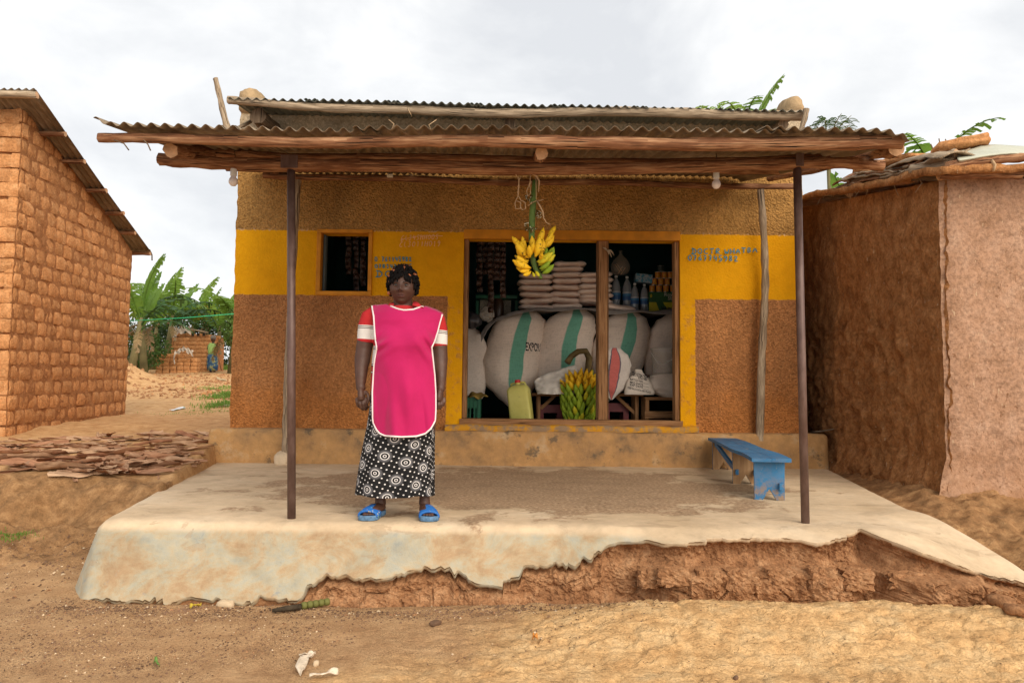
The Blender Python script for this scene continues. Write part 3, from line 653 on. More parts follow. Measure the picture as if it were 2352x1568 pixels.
# ------------------------------------------------------------------ handwriting on the wall: strokes
GL = {'0': [[(.5, 0), (.1, .25), (.1, .75), (.5, 1), (.9, .75), (.9, .25), (.5, 0)]], '1': [[(.25, .75), (.55, 1), (.55, 0)]], '2': [[(.1, .75), (.4, 1), (.8, .8), (.7, .5), (.1, 0), (1, .02)]],
      '3': [[(.1, .95), (.8, 1), (.4, .55), (.85, .3), (.5, 0), (.1, .1)]], '4': [[(.3, 1), (.1, .4), (.95, .45)], [(.75, .9), (.7, 0)]], '5': [[(.9, 1), (.25, 1), (.2, .55), (.8, .5), (.75, .05), (.15, 0)]],
      '6': [[(.75, 1), (.2, .5), (.2, .1), (.7, 0), (.85, .35), (.25, .4)]], '7': [[(.1, .95), (.85, 1), (.4, 0)], [(.3, .5), (.8, .5)]], '8': [[(.5, .52), (.15, .78), (.5, 1), (.85, .78), (.5, .52), (.1, .25), (.5, 0), (.9, .25), (.5, .52)]],
      '9': [[(.85, .65), (.3, .5), (.15, .8), (.5, 1), (.85, .8), (.8, .3), (.4, 0)]], 'D': [[(.05, 1), (.6, 1), (.98, .6), (.9, .2), (.5, 0), (-.05, 0)], [(.3, 1), (.28, 0)]], 'O': [[(.5, 0), (.08, .3), (.15, .8), (.55, 1), (.95, .75), (.9, .2), (.5, 0)]],
      'C': [[(.95, .95), (.4, .95), (.08, .5), (.3, .05), (.95, .1)]], 'T': [[(0, .95), (1, 1)], [(.5, 1), (.48, 0)]], 'R': [[(.15, 0), (.15, 1), (.8, .9), (.75, .55), (.2, .5), (.9, 0)]], 'W': [[(0, .9), (.25, 0), (.5, .6), (.75, 0), (1, .95)]],
      'H': [[(.12, 1), (.1, 0)], [(.9, 1), (.88, 0)], [(.1, .5), (.9, .52)]], 'A': [[(0, 0), (.5, 1), (1, 0)], [(.2, .4), (.8, .4)]], 'B': [[(.15, 0), (.15, 1), (.8, .85), (.3, .52), (.9, .25), (.15, 0)]],
      'E': [[(.9, 1), (.3, .85), (.05, .35), (.25, 0), (.95, .1)]], 'L': [[(.3, 1), (.15, .1), (.9, 0)]], ' ': []}
def strokes(name, text, x0, x1, ytop, ybot, mat, wd, Y, tilt=0, jitter=.05, seed=1, slant=0, extra=None):
    rr = random.Random(seed); mb = MB(); n = len(text); adv = (x1 - x0) / n; k = 0
    lines = []
    for i, ch in enumerate(text):
        for st in GL[ch]:
            lines.append([(x0 + adv * (i + .10 + .74 * (u + slant * (v - .5))) + rr.uniform(-1, 1) * jitter * adv * .3, ybot + (ytop - ybot) * (v + rr.uniform(-1, 1) * jitter) + tilt * i / n) for u, v in st])
    for ln in (extra or []): lines.append(ln)
    for ln in lines:
        pts = [Q(a, b, Y) for a, b in ln]
        # round the corners
        for _ in range(2):
            np_ = [pts[0]]
            for a, b in zip(pts[:-1], pts[1:]): np_ += [a.lerp(b, .25), a.lerp(b, .75)]
            pts = np_ + [pts[-1]]
        k += 1; yy = Y - .0006 * (k % 5)
        P0, P1 = [], []
        for j, p in enumerate(pts):
            t = (pts[min(j + 1, len(pts) - 1)] - pts[max(j - 1, 0)]); t.y = 0; t.normalize() if t.length > 0 else None
            nn = Vector((-t.z, 0, t.x)) * (wd / 2) * (0.8 + 0.35 * rr.random())
            P0.append((p.x + nn.x, yy - j * 2e-5, p.z + nn.z)); P1.append((p.x - nn.x, yy - j * 2e-5, p.z - nn.z))
        mb.grid(np.array([P0, P1]))
        mb.grid(np.array([P1, P0]) + np.array([0, .0004, 0]))
    return mb.build(name, mat, shop, False)
MAT['blue_paint'] = plain('blue_hand_paint', (0.045, 0.24, 0.33), .7, .2, .3, 30)
MAT['scratch'] = plain('pale_scratches', (0.85, 0.50, 0.26), .9, .1, .2, 30)
YT = 7.878
strokes('wall_lettering', 'DOCTR', 1587, 1656, 571, 583, MAT['blue_paint'], .0115, YT, 0, .05, 1)
strokes('wall_lettering', 'WHATBA', 1663, 1741, 572, 584, MAT['blue_paint'], .0115, YT, -5, .05, 2)
strokes('wall_lettering', '0767745982', 1579, 1696, 586, 598, MAT['blue_paint'], .0115, YT, 2, .05, 3)
strokes('wall_lettering', '0 761145982', 860, 946, 590, 600, MAT['blue_paint'], .010, YT, 0, .06, 4)
strokes('wall_lettering', '0783474195', 860, 947, 607, 616, MAT['blue_paint'], .010, YT, 0, .06, 5)
strokes('wall_lettering', 'DO', 861, 902, 622, 636, MAT['blue_paint'], .0115, YT, 0, .02, 6)
strokes('wall_scratches', 'EL3011H019', 917, 1013, 555, 567, MAT['scratch'], .006, YT, -2, .06, 7, .3)
strokes('wall_scratches', 'EL345HH005', 921, 1008, 541, 552, MAT['scratch'], .0055, YT, -3, .06, 8, .3, [[(921, 549), (940, 547), (960, 542), (985, 541), (1017, 542)], [(921, 549), (922, 556)]])

# ------------------------------------------------------------------ logs and corrugated sheets
def log(name, pts, r0, r1, mat, parent, n=12, seg=26, bend=.012, seed=0, end=True, wob=.14):
    """a natural pole through the given points"""
    rr = random.Random(seed); pts = [Vector(p) for p in pts]; L = sum((b - a).length for a, b in zip(pts[:-1], pts[1:]))
    out = []; ph = rr.random() * 6; ph2 = rr.random() * 6
    for i in range(seg + 1):
        t = i / seg * (len(pts) - 1); k = min(int(t), len(pts) - 2); f = t - k
        a, b, c, d = pts[max(k - 1, 0)], pts[k], pts[k + 1], pts[min(k + 2, len(pts) - 1)]
        p = 0.5 * ((2 * b) + (c - a) * f + (2 * a - 5 * b + 4 * c - d) * f * f + (3 * b - a - 3 * c + d) * f ** 3)
        s = i / seg * L; p = p + Vector((math.sin(s * 2.1 + ph) * bend * .5, math.sin(s * 1.7 + ph2) * bend, math.sin(s * 2.9 + ph) * bend)); out.append(p)
    rad = [(r0 + (r1 - r0) * i / seg) * (1 + .10 * math.sin(i * 1.9 + ph) * rr.random()) for i in range(seg + 1)]
    mb = MB(); mb.tube(out, rad, n, True, wob, seed=seed); 
    mb.mi[-1] = mb.mi[-2] = 1 if end else 0
    return mb.build(name, [mat, MAT['log_end']], parent, True, 55)
def corrugated(name, a, b, c, pitch, amp, mat, parent, ph=0, nl=8, sag=.0, seed=0, curl=None):
    """sheet whose waves run across a->b, ridges run a->c"""
    a, b, c = Vector(a), Vector(b), Vector(c); W = (b - a).length; n = max(8, int(W / pitch * 10)); nn = (b - a).cross(c - a).normalized()
    if nn.z < 0: nn = -nn
    rr = random.Random(seed); r_ = []
    for i in range(nl + 1):
        v = i / nl; row = []
        for j in range(n + 1):
            u = j / n; h = amp * math.sin(2 * PI * (u * W / pitch) + ph) - sag * math.sin(PI * v) + .006 * math.sin(u * W * 1.7 + seed) * (1 - v) * math.sin(v * 9 + seed)
            if curl: h += curl(u, v)
            row.append(a + (b - a) * u + (c - a) * v + nn * h)
        r_.append([tuple(p) for p in row])
    mb = MB(); mb.grid(np.array(r_)); o = mb.build(name, mat, parent)
    sm = o.modifiers.new('sheet', 'SOLIDIFY'); sm.thickness = .0016; return o
# shop roof: edge beam on three rafters, sheets sloping down to the back
RY, RZ = 7.16, None
zl_, zr_ = Q(525, 226, RY).z, Q(1850, 256, RY).z
xl_, xr_ = Q(523, 226, RY).x, Q(1856, 256, RY).x
roof = link('roof', None, shop)
nsh = 7
for k in range(nsh):
    u0, u1 = k / nsh - .012, (k + 1) / nsh + .012
    z0 = zl_ + (zr_ - zl_) * u0 + .004 * (k % 2); z1 = zl_ + (zr_ - zl_) * u1 + .004 * (k % 2)
    if k == 0: u0 = 0
    if k == nsh - 1: u1 = 1
    x0 = xl_ + (xr_ - xl_) * u0; x1 = xl_ + (xr_ - xl_) * u1
    corrugated('roof_sheet', (x0, RY + .02 * math.sin(k * 3), z0), (x1, RY + .02 * math.sin(k * 3), z1), (x0 * 1.09, 11.9, z0 + .80), .090, .0135, MAT['iron_green'], roof, 0, 8, .01, k)
a, b = Q(523, 233, RY + .07), Q(1843, 264, RY + .07)
log('edge_beam', [a, Q(900, 253, RY + .07), Q(1300, 259, RY + .07), b], .040, .050, MAT['log_grey'], roof, 14, 40, .012, 3)
for k, (px, py, r_) in enumerate(((592, 266, .085), (1172, 284, .062))):
    q = Q(px, py, 7.36); log('rafter', [q, Vector((q.x, 7.9, q.z + .04)), Vector((q.x, 9, q.z + .2))], r_, r_, MAT['log_dark'], roof, 12, 12, .004, 10 + k, end=False)
q = Q(1800, 285, 7.40); log('rafter', [q, Vector((q.x, 7.9, q.z + .04)), Vector((q.x, 9, q.z + .2))], .06, .06, MAT['log_grey'], roof, 10, 12, .004, 15, end=False)
log('upright_stick', [Q(495, 182, 7.1), Q(508, 240, 7.1), Q(525, 308, 7.1)], .024, .034, MAT['log_grey'], roof, 9, 12, .006, 21)
log('upright_stick', [Q(1853, 250, 7.1), Q(1848, 275, 7.1), Q(1838, 306, 7.12)], .030, .024, MAT['log_grey'], roof, 7, 8, .004, 22)
log('brace_stick', [Q(512, 309, 7.2), Q(560, 288, 7.5), Q(590, 270, 7.8)], .018, .022, MAT['log_grey'], roof, 8, 10, .004, 23)
for k, (a, b, c) in enumerate((((893, 275), (905, 285), (898, 300)), ((1003, 275), (985, 287), (992, 303)), ((936, 248), (941, 258), (946, 268)))):
    mb = MB(); mb.tube([Q(*a, 7.2), Q(*b, 7.16), Q(*c, 7.2)], .004, 5); mb.build('bark_tie', MAT['twine'], roof)

# ------------------------------------------------------------------ the porch canopy
can = thing('porch_canopy', 'lean-to porch canopy of rusty corrugated sheets on log beams and steel posts', 'canopy', loc=(0, 4.6, 0))
def put(o): return o
def child_fix(root):
    """children were modelled in place: keep them there"""
    for ch in root.children: ch.matrix_parent_inverse = Matrix.Translation(-Vector(root.location))
FY = 3.96; sl = 0.232
zf = lambda x: 2.292 + .0035 * x + .010 * math.sin(x * 1.9)
nsh = 6; X0, X1 = Q(214, 308, FY).x, Q(2094, 308, FY).x
for k in range(nsh):
    u0, u1 = k / nsh - (.016 if k else 0), (k + 1) / nsh + (.016 if k < nsh - 1 else 0); x0 = X0 + (X1 - X0) * u0; x1 = X0 + (X1 - X0) * u1
    yo = .025 * math.sin(k * 2.3)
    cu = None
    if k == nsh - 1: cu = lambda u, v: -.05 * max(0, (u - .80) / .2) ** 1.5
    if k == 0: cu = lambda u, v: .030 * max(0, (.10 - u) / .1) * (1 - v)
    corrugated('roof_sheet', (x0, FY + yo, zf(x0) + .004 * (k % 2)), (x1, FY + yo, zf(x1) + .004 * (k % 2)), (x0 * 1.22, 7.86, zf(x0) + sl * 3.9), .0765, .0125, MAT['iron_old'], can, 0, 10, .015, k + 30, cu)
log('purlin', [Q(226, 317, 4.03), Q(700, 325, 4.03), Q(1250, 328, 4.03), Q(2072, 327, 4.03)], .026, .040, MAT['log_red'], can, 14, 50, .008, 31)
log('purlin', [Q(470, 350, 5.1), Q(700, 362, 5.1), Q(1250, 372, 5.1), Q(1950, 366, 5.1)], .040, .034, MAT['log_red'], can, 12, 40, .012, 32)
log('purlin', [Vector((-2.6, 6.4, 2.80)), Vector((0, 6.4, 2.80)), Vector((2.6, 6.4, 2.83))], .035, .035, MAT['log_red'], can, 10, 30, .012, 33)
log('wall_purlin', [Q(606, 402, 7.72), Q(1000, 414, 7.72), Q(1400, 421, 7.72), Q(1840, 430, 7.72)], .036, .030, MAT['log_red'], can, 12, 40, .010, 34)
log('post_beam', [Q(368, 366, 4.62), Q(690, 379, 4.62), Q(1250, 385, 4.62), Q(1850, 378, 4.62), Q(2027, 378, 4.62)], .042, .036, MAT['log_red'], can, 14, 50, .008, 35)
log('rafter', [Q(1243, 354, 4.13), Q(1236, 367, 5.3), Q(1222, 392, 7.8)], .036, .04, MAT['log_red'], can, 12, 20, .006, 36)
log('rafter', [Q(392, 343, 4.13), Q(520, 362, 5.6), Q(640, 392, 7.8)], .044, .04, MAT['log_red'], can, 12, 20, .006, 37)
log('rafter', [Q(2062, 340, 4.13), Q(1930, 369, 5.4), Q(1770, 409, 7.75)], .042, .045, MAT['log_red'], can, 12, 24, .010, 38)
for k, (tp, bt) in enumerate((((669, 386), (670, 1190)), ((1831, 382), (1850, 1200)))):
    b = G(*bt, 0.0); t = Q(*tp, 4.62); mb = MB(); mb.tube([(b.x, b.y, -.03), (b.x + (t.x - b.x) * .5, (b.y + 4.62) / 2, 1.1), (t.x, 4.62, t.z)], .0262, 20)
    o = mb.build('steel_post', MAT['steel_post'], can)
    mb = MB(); mb.box((t.x, 4.575, t.z + .03), (.11 if k == 0 else .05, .006, .085)); mb.build('bracket_plate', MAT['steel_post'], o, False)
b = G(650, 1066, .0); log('wooden_post', [(b.x + .02, b.y, -.02), Q(664, 800, 7.64), Q(684, 412, 7.66)], .040, .030, MAT['log_grey'], can, 12, 30, .008, 39)
o = link('post_footing', rock_mesh('post_footing', (.20, .17, .22), 61, MAT['slab'], .2, 16, 2.5, .7), can); o.location = (b.x + .0, b.y, .04)
log('wooden_post', [Q(1744, 1012, 7.80), Q(1751, 820, 7.74), Q(1758, 640, 7.72), Q(1746, 434, 7.70)], .043, .036, MAT['log_grey'], can, 12, 30, .010, 40)
mb = MB(); q = Q(896, 404, 7.66); mb.box(q, (.065, .03, .034)); bevel(mb.build('cable_joint', MAT['white_plastic'], can, False), .004)
mb = MB(); mb.tube([Q(640, 402, 7.67), Q(800, 411, 7.67), Q(890, 405, 7.65), Q(960, 402, 7.67), Q(1100, 418, 7.67)], .004, 5); mb.build('cable', MAT['log_dark'], can)
for k, (a, b) in enumerate((((1560, 352), (1575, 345)), ((1735, 346), (1745, 360)), ((300, 322), (350, 342)), ((360, 322), (372, 345)), ((225, 328), (300, 338)))):
    pass
for k, pts in enumerate((((262, 322), (285, 330), (296, 345)), ((330, 322), (340, 332), (346, 346)))):
    mb = MB(); mb.tube([Q(*p, 4.0) for p in pts], .004, 5); mb.build('bark_shred', MAT['log_dark'], can)
child_fix(can); child_fix(shop)
# light bulbs
for k, (px, y0, y1, Y, lab) in enumerate(((537, 386, 428, 4.62, 'bare white light bulb hanging at the left end of the porch beam'), (1645, 392, 434, 4.80, 'bare white light bulb hanging beside the right steel post'))):
    t = Q(px, y0, Y); b = Q(px, y1, Y); h = t.z - b.z
    lb = thing('light_bulb', lab, 'light bulb', 'bare light bulbs under the porch', (t.x, Y, b.z))
    mb = MB(); mb.lathe([(.003, 0), (.016, .004), (.027, .018), (.030, .032), (.026, .048), (.017, .062), (.016, .068)], 16); mb.build('bulb', plain('frosted_glass', (0.75, 0.68, 0.66), .25, .5, .03), lb)
    mb = MB(); mb.lathe([(.017, .068), (.021, .070), (.021, h - .01), (.015, h), (.012, h + .015)], 14); mb.build('socket', MAT['white_plastic'], lb, True, 40)
    mb = MB(); mb.tube([(0, 0, h), (.01, .0, h + .05), (0, 0, h + .12)], .003, 5); mb.build('cord', MAT['log_dark'], lb)
# ------------------------------------------------------------------ fruit
def m_banana(name, cols, spots=.5):
    m = M(name, 0.62, 0.25); v = m.co('Object', rand=True); n = m.noise(14, v, 4); r = m.rand()
    c = m.mix(r, m.ramp(n, [(0.3, cols[0]), (0.7, cols[1])]), m.ramp(n, [(0.3, cols[1]), (0.7, cols[2])]))
    s = m.ramp(m.noise(38, v, 5, .7), [(0.57, 0.0), (0.62, 1.0)]); s2 = m.ramp(m.noise(16, v, 3), [(0.45, 0.0), (0.55, 1.0)])
    c = m.mix(m.math('MULTIPLY', m.math('MULTIPLY', s, s2), spots), c, (0.05, 0.022, 0.008))
    x, y, z = m.xyz(m.co('Object')); tip = m.math('MAXIMUM', m.step(z, .104, .112), m.step(z, .010, .0))
    c = m.mix(m.math('MULTIPLY', tip, .75), c, (0.06, 0.035, 0.012)); return m.set(c)
MAT['ban_y'] = m_banana('ripe_banana_skin', [(0.70, 0.42, 0.012), (0.78, 0.50, 0.02), (0.74, 0.40, 0.008)], .9)
MAT['ban_g'] = m_banana('green_banana_skin', [(0.13, 0.22, 0.015), (0.24, 0.34, 0.02), (0.33, 0.42, 0.03)], .35)
MAT['ban_m'] = m_banana('turning_banana_skin', [(0.42, 0.42, 0.02), (0.58, 0.47, 0.02), (0.46, 0.44, 0.02)], .5)
MAT['stalk'] = plain('green_fruit_stalk', (0.10, 0.17, 0.035), .6, .3, .35, 20, .3, 60)
MAT['stalk_dark'] = plain('browning_fruit_stalk', (0.12, 0.085, 0.03), .7, .3, .5, 14, .4, 50)
def banana_mesh(name, mat, bend):
    mb = MB(); path = []; n = 11; L = .112
    for i in range(n):
        t = i / (n - 1); a = bend * (t - .15); path.append((bend * .5 * L * (t * t), 0, L * t * (1 - .10 * abs(bend) * t)))
    rad = [.0045, .0060, .0120, .0155, .0172, .0176, .0172, .0160, .0128, .0062, .0035]
    mb.tube(path, rad, 8, True, .05, seed=bend); return mb.mesh(name, mat)
BAN = {k: [banana_mesh('banana', MAT[k], b) for b in (.35, .6)] for k in ('ban_y', 'ban_g', 'ban_m')}
def put_banana(parent, base, tip, kind, side, k=0, fat=1.0):
    d = Vector(tip) - Vector(base); L = d.length; z = d.normalized(); x = Vector(side); x = (x - z * x.dot(z)).normalized(); y = z.cross(x)
    s = L / .108; m = Matrix((x, y, z)).transposed().to_4x4()
    o = link('banana', BAN[kind][k % 2], parent)
    o.matrix_local = Matrix.Translation(Vector(base) - Vector(parent.location)) @ m @ Matrix.Diagonal((s * .85 * fat + .15, s * .85 * fat + .15, s, 1))
    return o
hb = thing('banana_bunch', 'bunch of small yellow bananas hanging by twine from the porch beam', 'bananas', loc=Q(1225, 640, 4.75))
def z6(x, y, Y): return Q((x / 5.8056 + 1220) * .9408, (y / 5.8056 + 420) * .9408, Y)
fing = [(320, 1065, 150, 950, 'y', .02), (370, 1120, 312, 935, 'y', .03), (478, 1130, 450, 915, 'y', .0), (432, 1215, 400, 1022, 'y', -.09), (420, 1222, 185, 1040, 'y', -.05), (390, 1250, 192, 1128, 'y', .0), (500, 1212, 622, 940, 'y', -.08),
        (515, 1010, 685, 845, 'y', .02), (680, 900, 815, 798, 'y', .06), (635, 990, 795, 900, 'y', .02), (600, 1080, 800, 945, 'y', .04), (575, 1250, 600, 1120, 'y', -.1), (445, 1360, 170, 1305, 'y', -.07), (415, 1250, 245, 1318, 'y', -.02),
        (415, 1395, 235, 1395, 'y', -.03), (445, 1405, 340, 1502, 'y', -.05), (525, 1275, 770, 1190, 'm', -.07), (625, 1195, 705, 1095, 'g', .04), (660, 1190, 792, 1095, 'g', .03), (670, 1230, 812, 1140, 'g', .0), (545, 1320, 805, 1225, 'm', -.04),
        (580, 1405, 690, 1325, 'g', -.03), (600, 1440, 788, 1350, 'g', -.04), (465, 1415, 495, 1500, 'm', -.02), (330, 1090, 240, 990, 'y', .06), (540, 1090, 560, 960, 'y', .06), (610, 1330, 740, 1270, 'g', .04), (400, 1330, 260, 1270, 'y', .03), (380, 1150, 262, 1010, 'y', -.02), (450, 1180, 470, 985, 'y', -.06), (520, 1190, 545, 1010, 'y', -.05), (560, 1180, 690, 990, 'y', -.03), (400, 1290, 200, 1225, 'y', -.04), (545, 1290, 720, 1250, 'm', -.08), (430, 1380, 290, 1440, 'y', -.05), (560, 1370, 740, 1330, 'g', -.06), (510, 1400, 560, 1490, 'm', -.04)]
for k, (bx, by, tx, ty, kd, dy) in enumerate(fing):
    put_banana(hb, z6(bx, by, 4.74 + dy * .6), z6(tx, ty, 4.74 + dy), 'ban_' + kd, (math.copysign(.5, bx - tx), -.2, .9) if abs(bx - tx) > 60 else (.1, -1, 0), k, 1.22)
mb = MB(); mb.tube([z6(500, 120, 4.72), z6(480, 380, 4.73), z6(462, 600, 4.74), z6(452, 900, 4.75), z6(455, 1150, 4.76), z6(480, 1280, 4.76), z6(520, 1390, 4.76), z6(560, 1450, 4.75), z6(590, 1510, 4.74)], [.018, .021, .0215, .0205, .019, .018, .016, .017, .008], 14, True, .05)
st_ = mb.build('stalk', MAT['stalk'], hb)
mb = MB(); rr = random.Random(3)
for cx, cy, w, h, n in ((415, 395, 60, 50, 34), (555, 600, 45, 60, 34), (430, 820, 80, 40, 44), (370, 745, 25, 25, 12)):
    for _ in range(n):
        p = z6(cx + rr.uniform(-w, w), cy + rr.uniform(-h, h), 4.73 + rr.uniform(-.03, .02)); mb.tube([p, p + Vector((rr.uniform(-.01, .01), -.008, rr.uniform(-.004, .012)))], [.0028, .0035], 5, mi=0 if rr.random() < .62 else 1)
mb.build('withered_flowers', [plain('dry_flower', (0.10, 0.075, 0.02), .9), plain('pale_flower_tip', (0.62, 0.58, 0.42), .8)], st_)['kind'] = 'stuff'
tw = link('twine', None, hb)
def tline(name, pts, r, par, mat='twine', n=6):
    mb = MB(); mb.tube(pts, r, n); return mb.build(name, MAT[mat], par)
tline('twine_strand', [z6(512, 20, 4.69), z6(516, 200, 4.69), z6(518, 390, 4.70)], .0028, tw)
tline('twine_strand', [z6(400, 480, 4.72), z6(455, 440, 4.70), z6(520, 405, 4.695), z6(570, 405, 4.69), z6(620, 390, 4.68)], .0030, tw)
tline('twine_strand', [z6(525, 405, 4.69), z6(570, 480, 4.68), z6(610, 560, 4.68), z6(625, 660, 4.68), z6(665, 720, 4.68), z6(718, 745, 4.68)], [.0048, .0055, .0055, .004, .003, .002], tw)
tline('twine_strand', [z6(470, 30, 4.68), z6(525, 60, 4.68), z6(560, 130, 4.68), z6(552, 290, 4.68)], [.007, .006, .006, .002], tw)
child_off = lambda root: [setattr(c, 'matrix_parent_inverse', Matrix.Translation(-Vector(root.location))) for c in root.children if c.name.split('.')[0] != 'banana']
child_off(hb)
lp2 = thing('twine_loop', 'knotted loops of sisal twine dangling beside the hanging bananas', 'twine', loc=Q(1190, 480, 4.68))
tline('strand', [z6(205, 5, 4.68), z6(265, 80, 4.68), z6(275, 200, 4.68), z6(262, 330, 4.68), z6(215, 440, 4.68), z6(225, 520, 4.68), z6(290, 520, 4.67), z6(300, 430, 4.67), z6(240, 410, 4.68)], .0035, lp2)
tline('strand', [z6(300, 60, 4.68), z6(275, 110, 4.68), z6(255, 320, 4.68), z6(300, 400, 4.68), z6(360, 430, 4.68), z6(365, 520, 4.68), z6(320, 540, 4.68), z6(290, 470, 4.68)], .0035, lp2)
tline('strand', [z6(435, 20, 4.68), z6(430, 150, 4.68), z6(380, 280, 4.68), z6(400, 340, 4.68), z6(440, 300, 4.68), z6(425, 190, 4.68), z6(450, 130, 4.68)], .0035, lp2)
child_off(lp2)

# bunch standing on the shop floor behind the sill
fb = thing('banana_bunch', 'big stem of green and ripening bananas on the floor inside the opening', 'bananas', loc=Q(1330, 978, 8.40))
rr = random.Random(11); base = Vector(fb.location)
for row in range(10):
    t = row / 9; zc = .02 + .52 * t; rad = .15 * (0.62 + .75 * math.sin(PI * (.16 + .66 * t))) * (1 if t < .75 else 1 - (t - .75) * 1.6)
    nf = 11 if t < .8 else 8
    for j in range(nf):
        a = -PI / 2 + (j - (nf - 1) / 2) * (2 * PI * .66 / nf) + (row % 2) * .16 + rr.uniform(-.07, .07)
        dirv = Vector((math.cos(a), math.sin(a), 0)); b = base + dirv * rad * .70 + Vector((0.02 * t, 0, zc - .02)); tp = base + dirv * (rad + .055 + rr.uniform(-.012, .012)) + Vector((0.02 * t + (.03 if t > .6 else 0) * dirv.x, 0, zc + .085 + rr.uniform(-.01, .015)))
        kd = 'ban_y' if t > .70 and rr.random() < .92 else ('ban_m' if rr.random() < .16 else 'ban_g')
        put_banana(fb, b, tp, kd, -dirv, j + row, 1.15)
for bx, by, tx, ty in ((1329, 880, 1334, 848), (1318, 885, 1312, 862), (1330, 900, 1325, 868), (1345, 892, 1352, 868), (1350, 885, 1366, 865), (1356, 900, 1374, 880), (1306, 902, 1289, 892)):
    put_banana(fb, Q(bx, by + 8, 8.38), Q(tx, ty, 8.30), 'ban_y', (.2, 1, 0), bx, 1.15)
mb = MB(); pth = [Q(1303, 833, 8.30), Q(1312, 818, 8.32), Q(1328, 807, 8.35), Q(1345, 806, 8.40), Q(1353, 822, 8.42), Q(1350, 850, 8.42), Q(1340, 890, 8.42), Q(1333, 960, 8.42)]
mb.tube(pth, [.040, .034, .034, .036, .038, .036, .034, .03], 14, True, .06); child = mb.build('stalk', [MAT['stalk_dark']], fb); child_off(fb)

# ------------------------------------------------------------------ sacks
def m_weave(name, base, stripe=None, s0=.45, s1=.55, edge=None, rib=True):
    m = M(name, 0.75, 0.2); u = m.xyz(m.co('UV')); v = m.co('UV', (1, 1, 1), rand=True)
    w = m.noise(1, m.co('UV', (30, 240, 1), rand=True), 3); w2 = m.noise(1, m.co('UV', (330, 40, 1), rand=True), 3)
    n = m.noise(5, v, 6, .6)
    c = m.ramp(n, [(0.3, [x * .82 for x in base]), (0.7, base)])
    if stripe:
        e = m.math('MULTIPLY', m.step(u[0], s0 - .003, s0 + .003), m.step(u[0], s1 + .003, s1 - .003))
        c = m.mix(e, c, m.ramp(n, [(0.3, [x * .8 for x in stripe]), (0.7, stripe)]))
        if edge:
            for q in (s0, s1): c = m.mix(m.math('MULTIPLY', m.step(u[0], q - .008, q - .004), m.step(u[0], q + .008, q + .004)), c, edge)
    c = m.mix(.55, c, m.ramp(m.math('ADD', w, w2), [(0.75, .62), (1.15, 1.05)]), 'MULTIPLY')
    h = m.math('ADD', m.math('ADD', w, w2), m.math('MULTIPLY', m.noise(1, m.co('UV', (9, 60, 1), rand=True), 4), 2.0))
    return m.set(c, None, m.bump(h, .35, .008))
MAT['sack'] = m_weave('woven_sack_green_stripe', (0.78, 0.66, 0.56), (0.16, 0.42, 0.31), .452, .507)
MAT['sack_plain'] = m_weave('woven_sack_plain', (0.72, 0.63, 0.56))
MAT['sack_red'] = m_weave('woven_bag_red_stripe', (0.74, 0.67, 0.61), (0.66, 0.17, 0.15), .468, .535, (0.14, 0.12, 0.15))
MAT['bag_white'] = m_weave('woven_bag_white', (0.74, 0.66, 0.57))
def sack(name, label, spine, width, depth, mat, group=None, tip=True, seed=0, nu=44, parts=True, cat='sack', wr=.017, rest=None):
    """spine: pixel points (x, y) bottom to top; width: half widths in pixels; centre depth Y"""
    Y = depth[0]; dr = depth[1]; sp = [Q(x, y, Y) for x, y in spine]; n = len(sp); pr = []
    ts = np.linspace(0, n - 1, 30); W = np.interp(ts, range(n), [w * Y / 1650 for w in width])
    cx = np.interp(ts, range(n), [p.x for p in sp]); cz = np.interp(ts, range(n), [p.z for p in sp])
    root = thing(name, label, cat, group, (float(cx[0]), Y, float(cz[0])))
    rows_ = []
    for i in range(30):
        row = []
        for j in range(nu):
            a = 2 * PI * j / nu + PI / 2; ca, sa = math.cos(a), math.sin(a); ex = .75
            x = math.copysign(abs(ca) ** ex, ca); y = math.copysign(abs(sa) ** ex, sa)
            row.append((cx[i] - x * W[i], Y + y * W[i] * dr, cz[i]))
        rows_.append(row)
    P_ = np.array(rows_); f = P_.reshape(-1, 3); d = fbm(f * np.array([7, 7, 42]) + seed * 5, 4, seed); d2 = fbm(f * 3.5 + seed, 3, seed + 3)
    ctr = np.repeat(np.stack([cx, cx * 0 + Y, cz], -1), nu, 0); dirv = f - ctr; nl = np.linalg.norm(dirv, axis=1, keepdims=True) + 1e-6
    f = f + dirv / nl * ((wr * d + wr * 2.2 * d2 - 1.2 * wr * np.abs(fbm(f * np.array([4, 4, 13]) + seed * 2, 3, seed + 8)))[:, None]) * np.minimum(1, nl / .1); P_ = f.reshape(P_.shape) - np.array(root.location)
    mb = MB(); mb.grid(P_, closed_u=True)
    mb.f.append([29 * nu + j for j in range(nu)]); mb.uv.append([(j / nu, 1) for j in range(nu)]); mb.mi.append(0)
    mb.f.append([j for j in range(nu)][::-1]); mb.uv.append([(j / nu, 0) for j in range(nu)]); mb.mi.append(0)
    o = mb.build('sack_cloth', mat, root); return root, o
from mathutils.bvhtree import BVHTree
def text_mesh(body, size=1.0, bold=0.0):
    cu = bpy.data.curves.new('lettering', 'FONT'); cu.body = body; cu.size = size; cu.resolution_u = 2; cu.offset = bold
    ob = bpy.data.objects.new('lettering', cu); C.objects.link(ob); bpy.context.view_layer.update()
    me = bpy.data.meshes.new_from_object(ob.evaluated_get(bpy.context.evaluated_depsgraph_get())); bpy.data.objects.remove(ob); return me
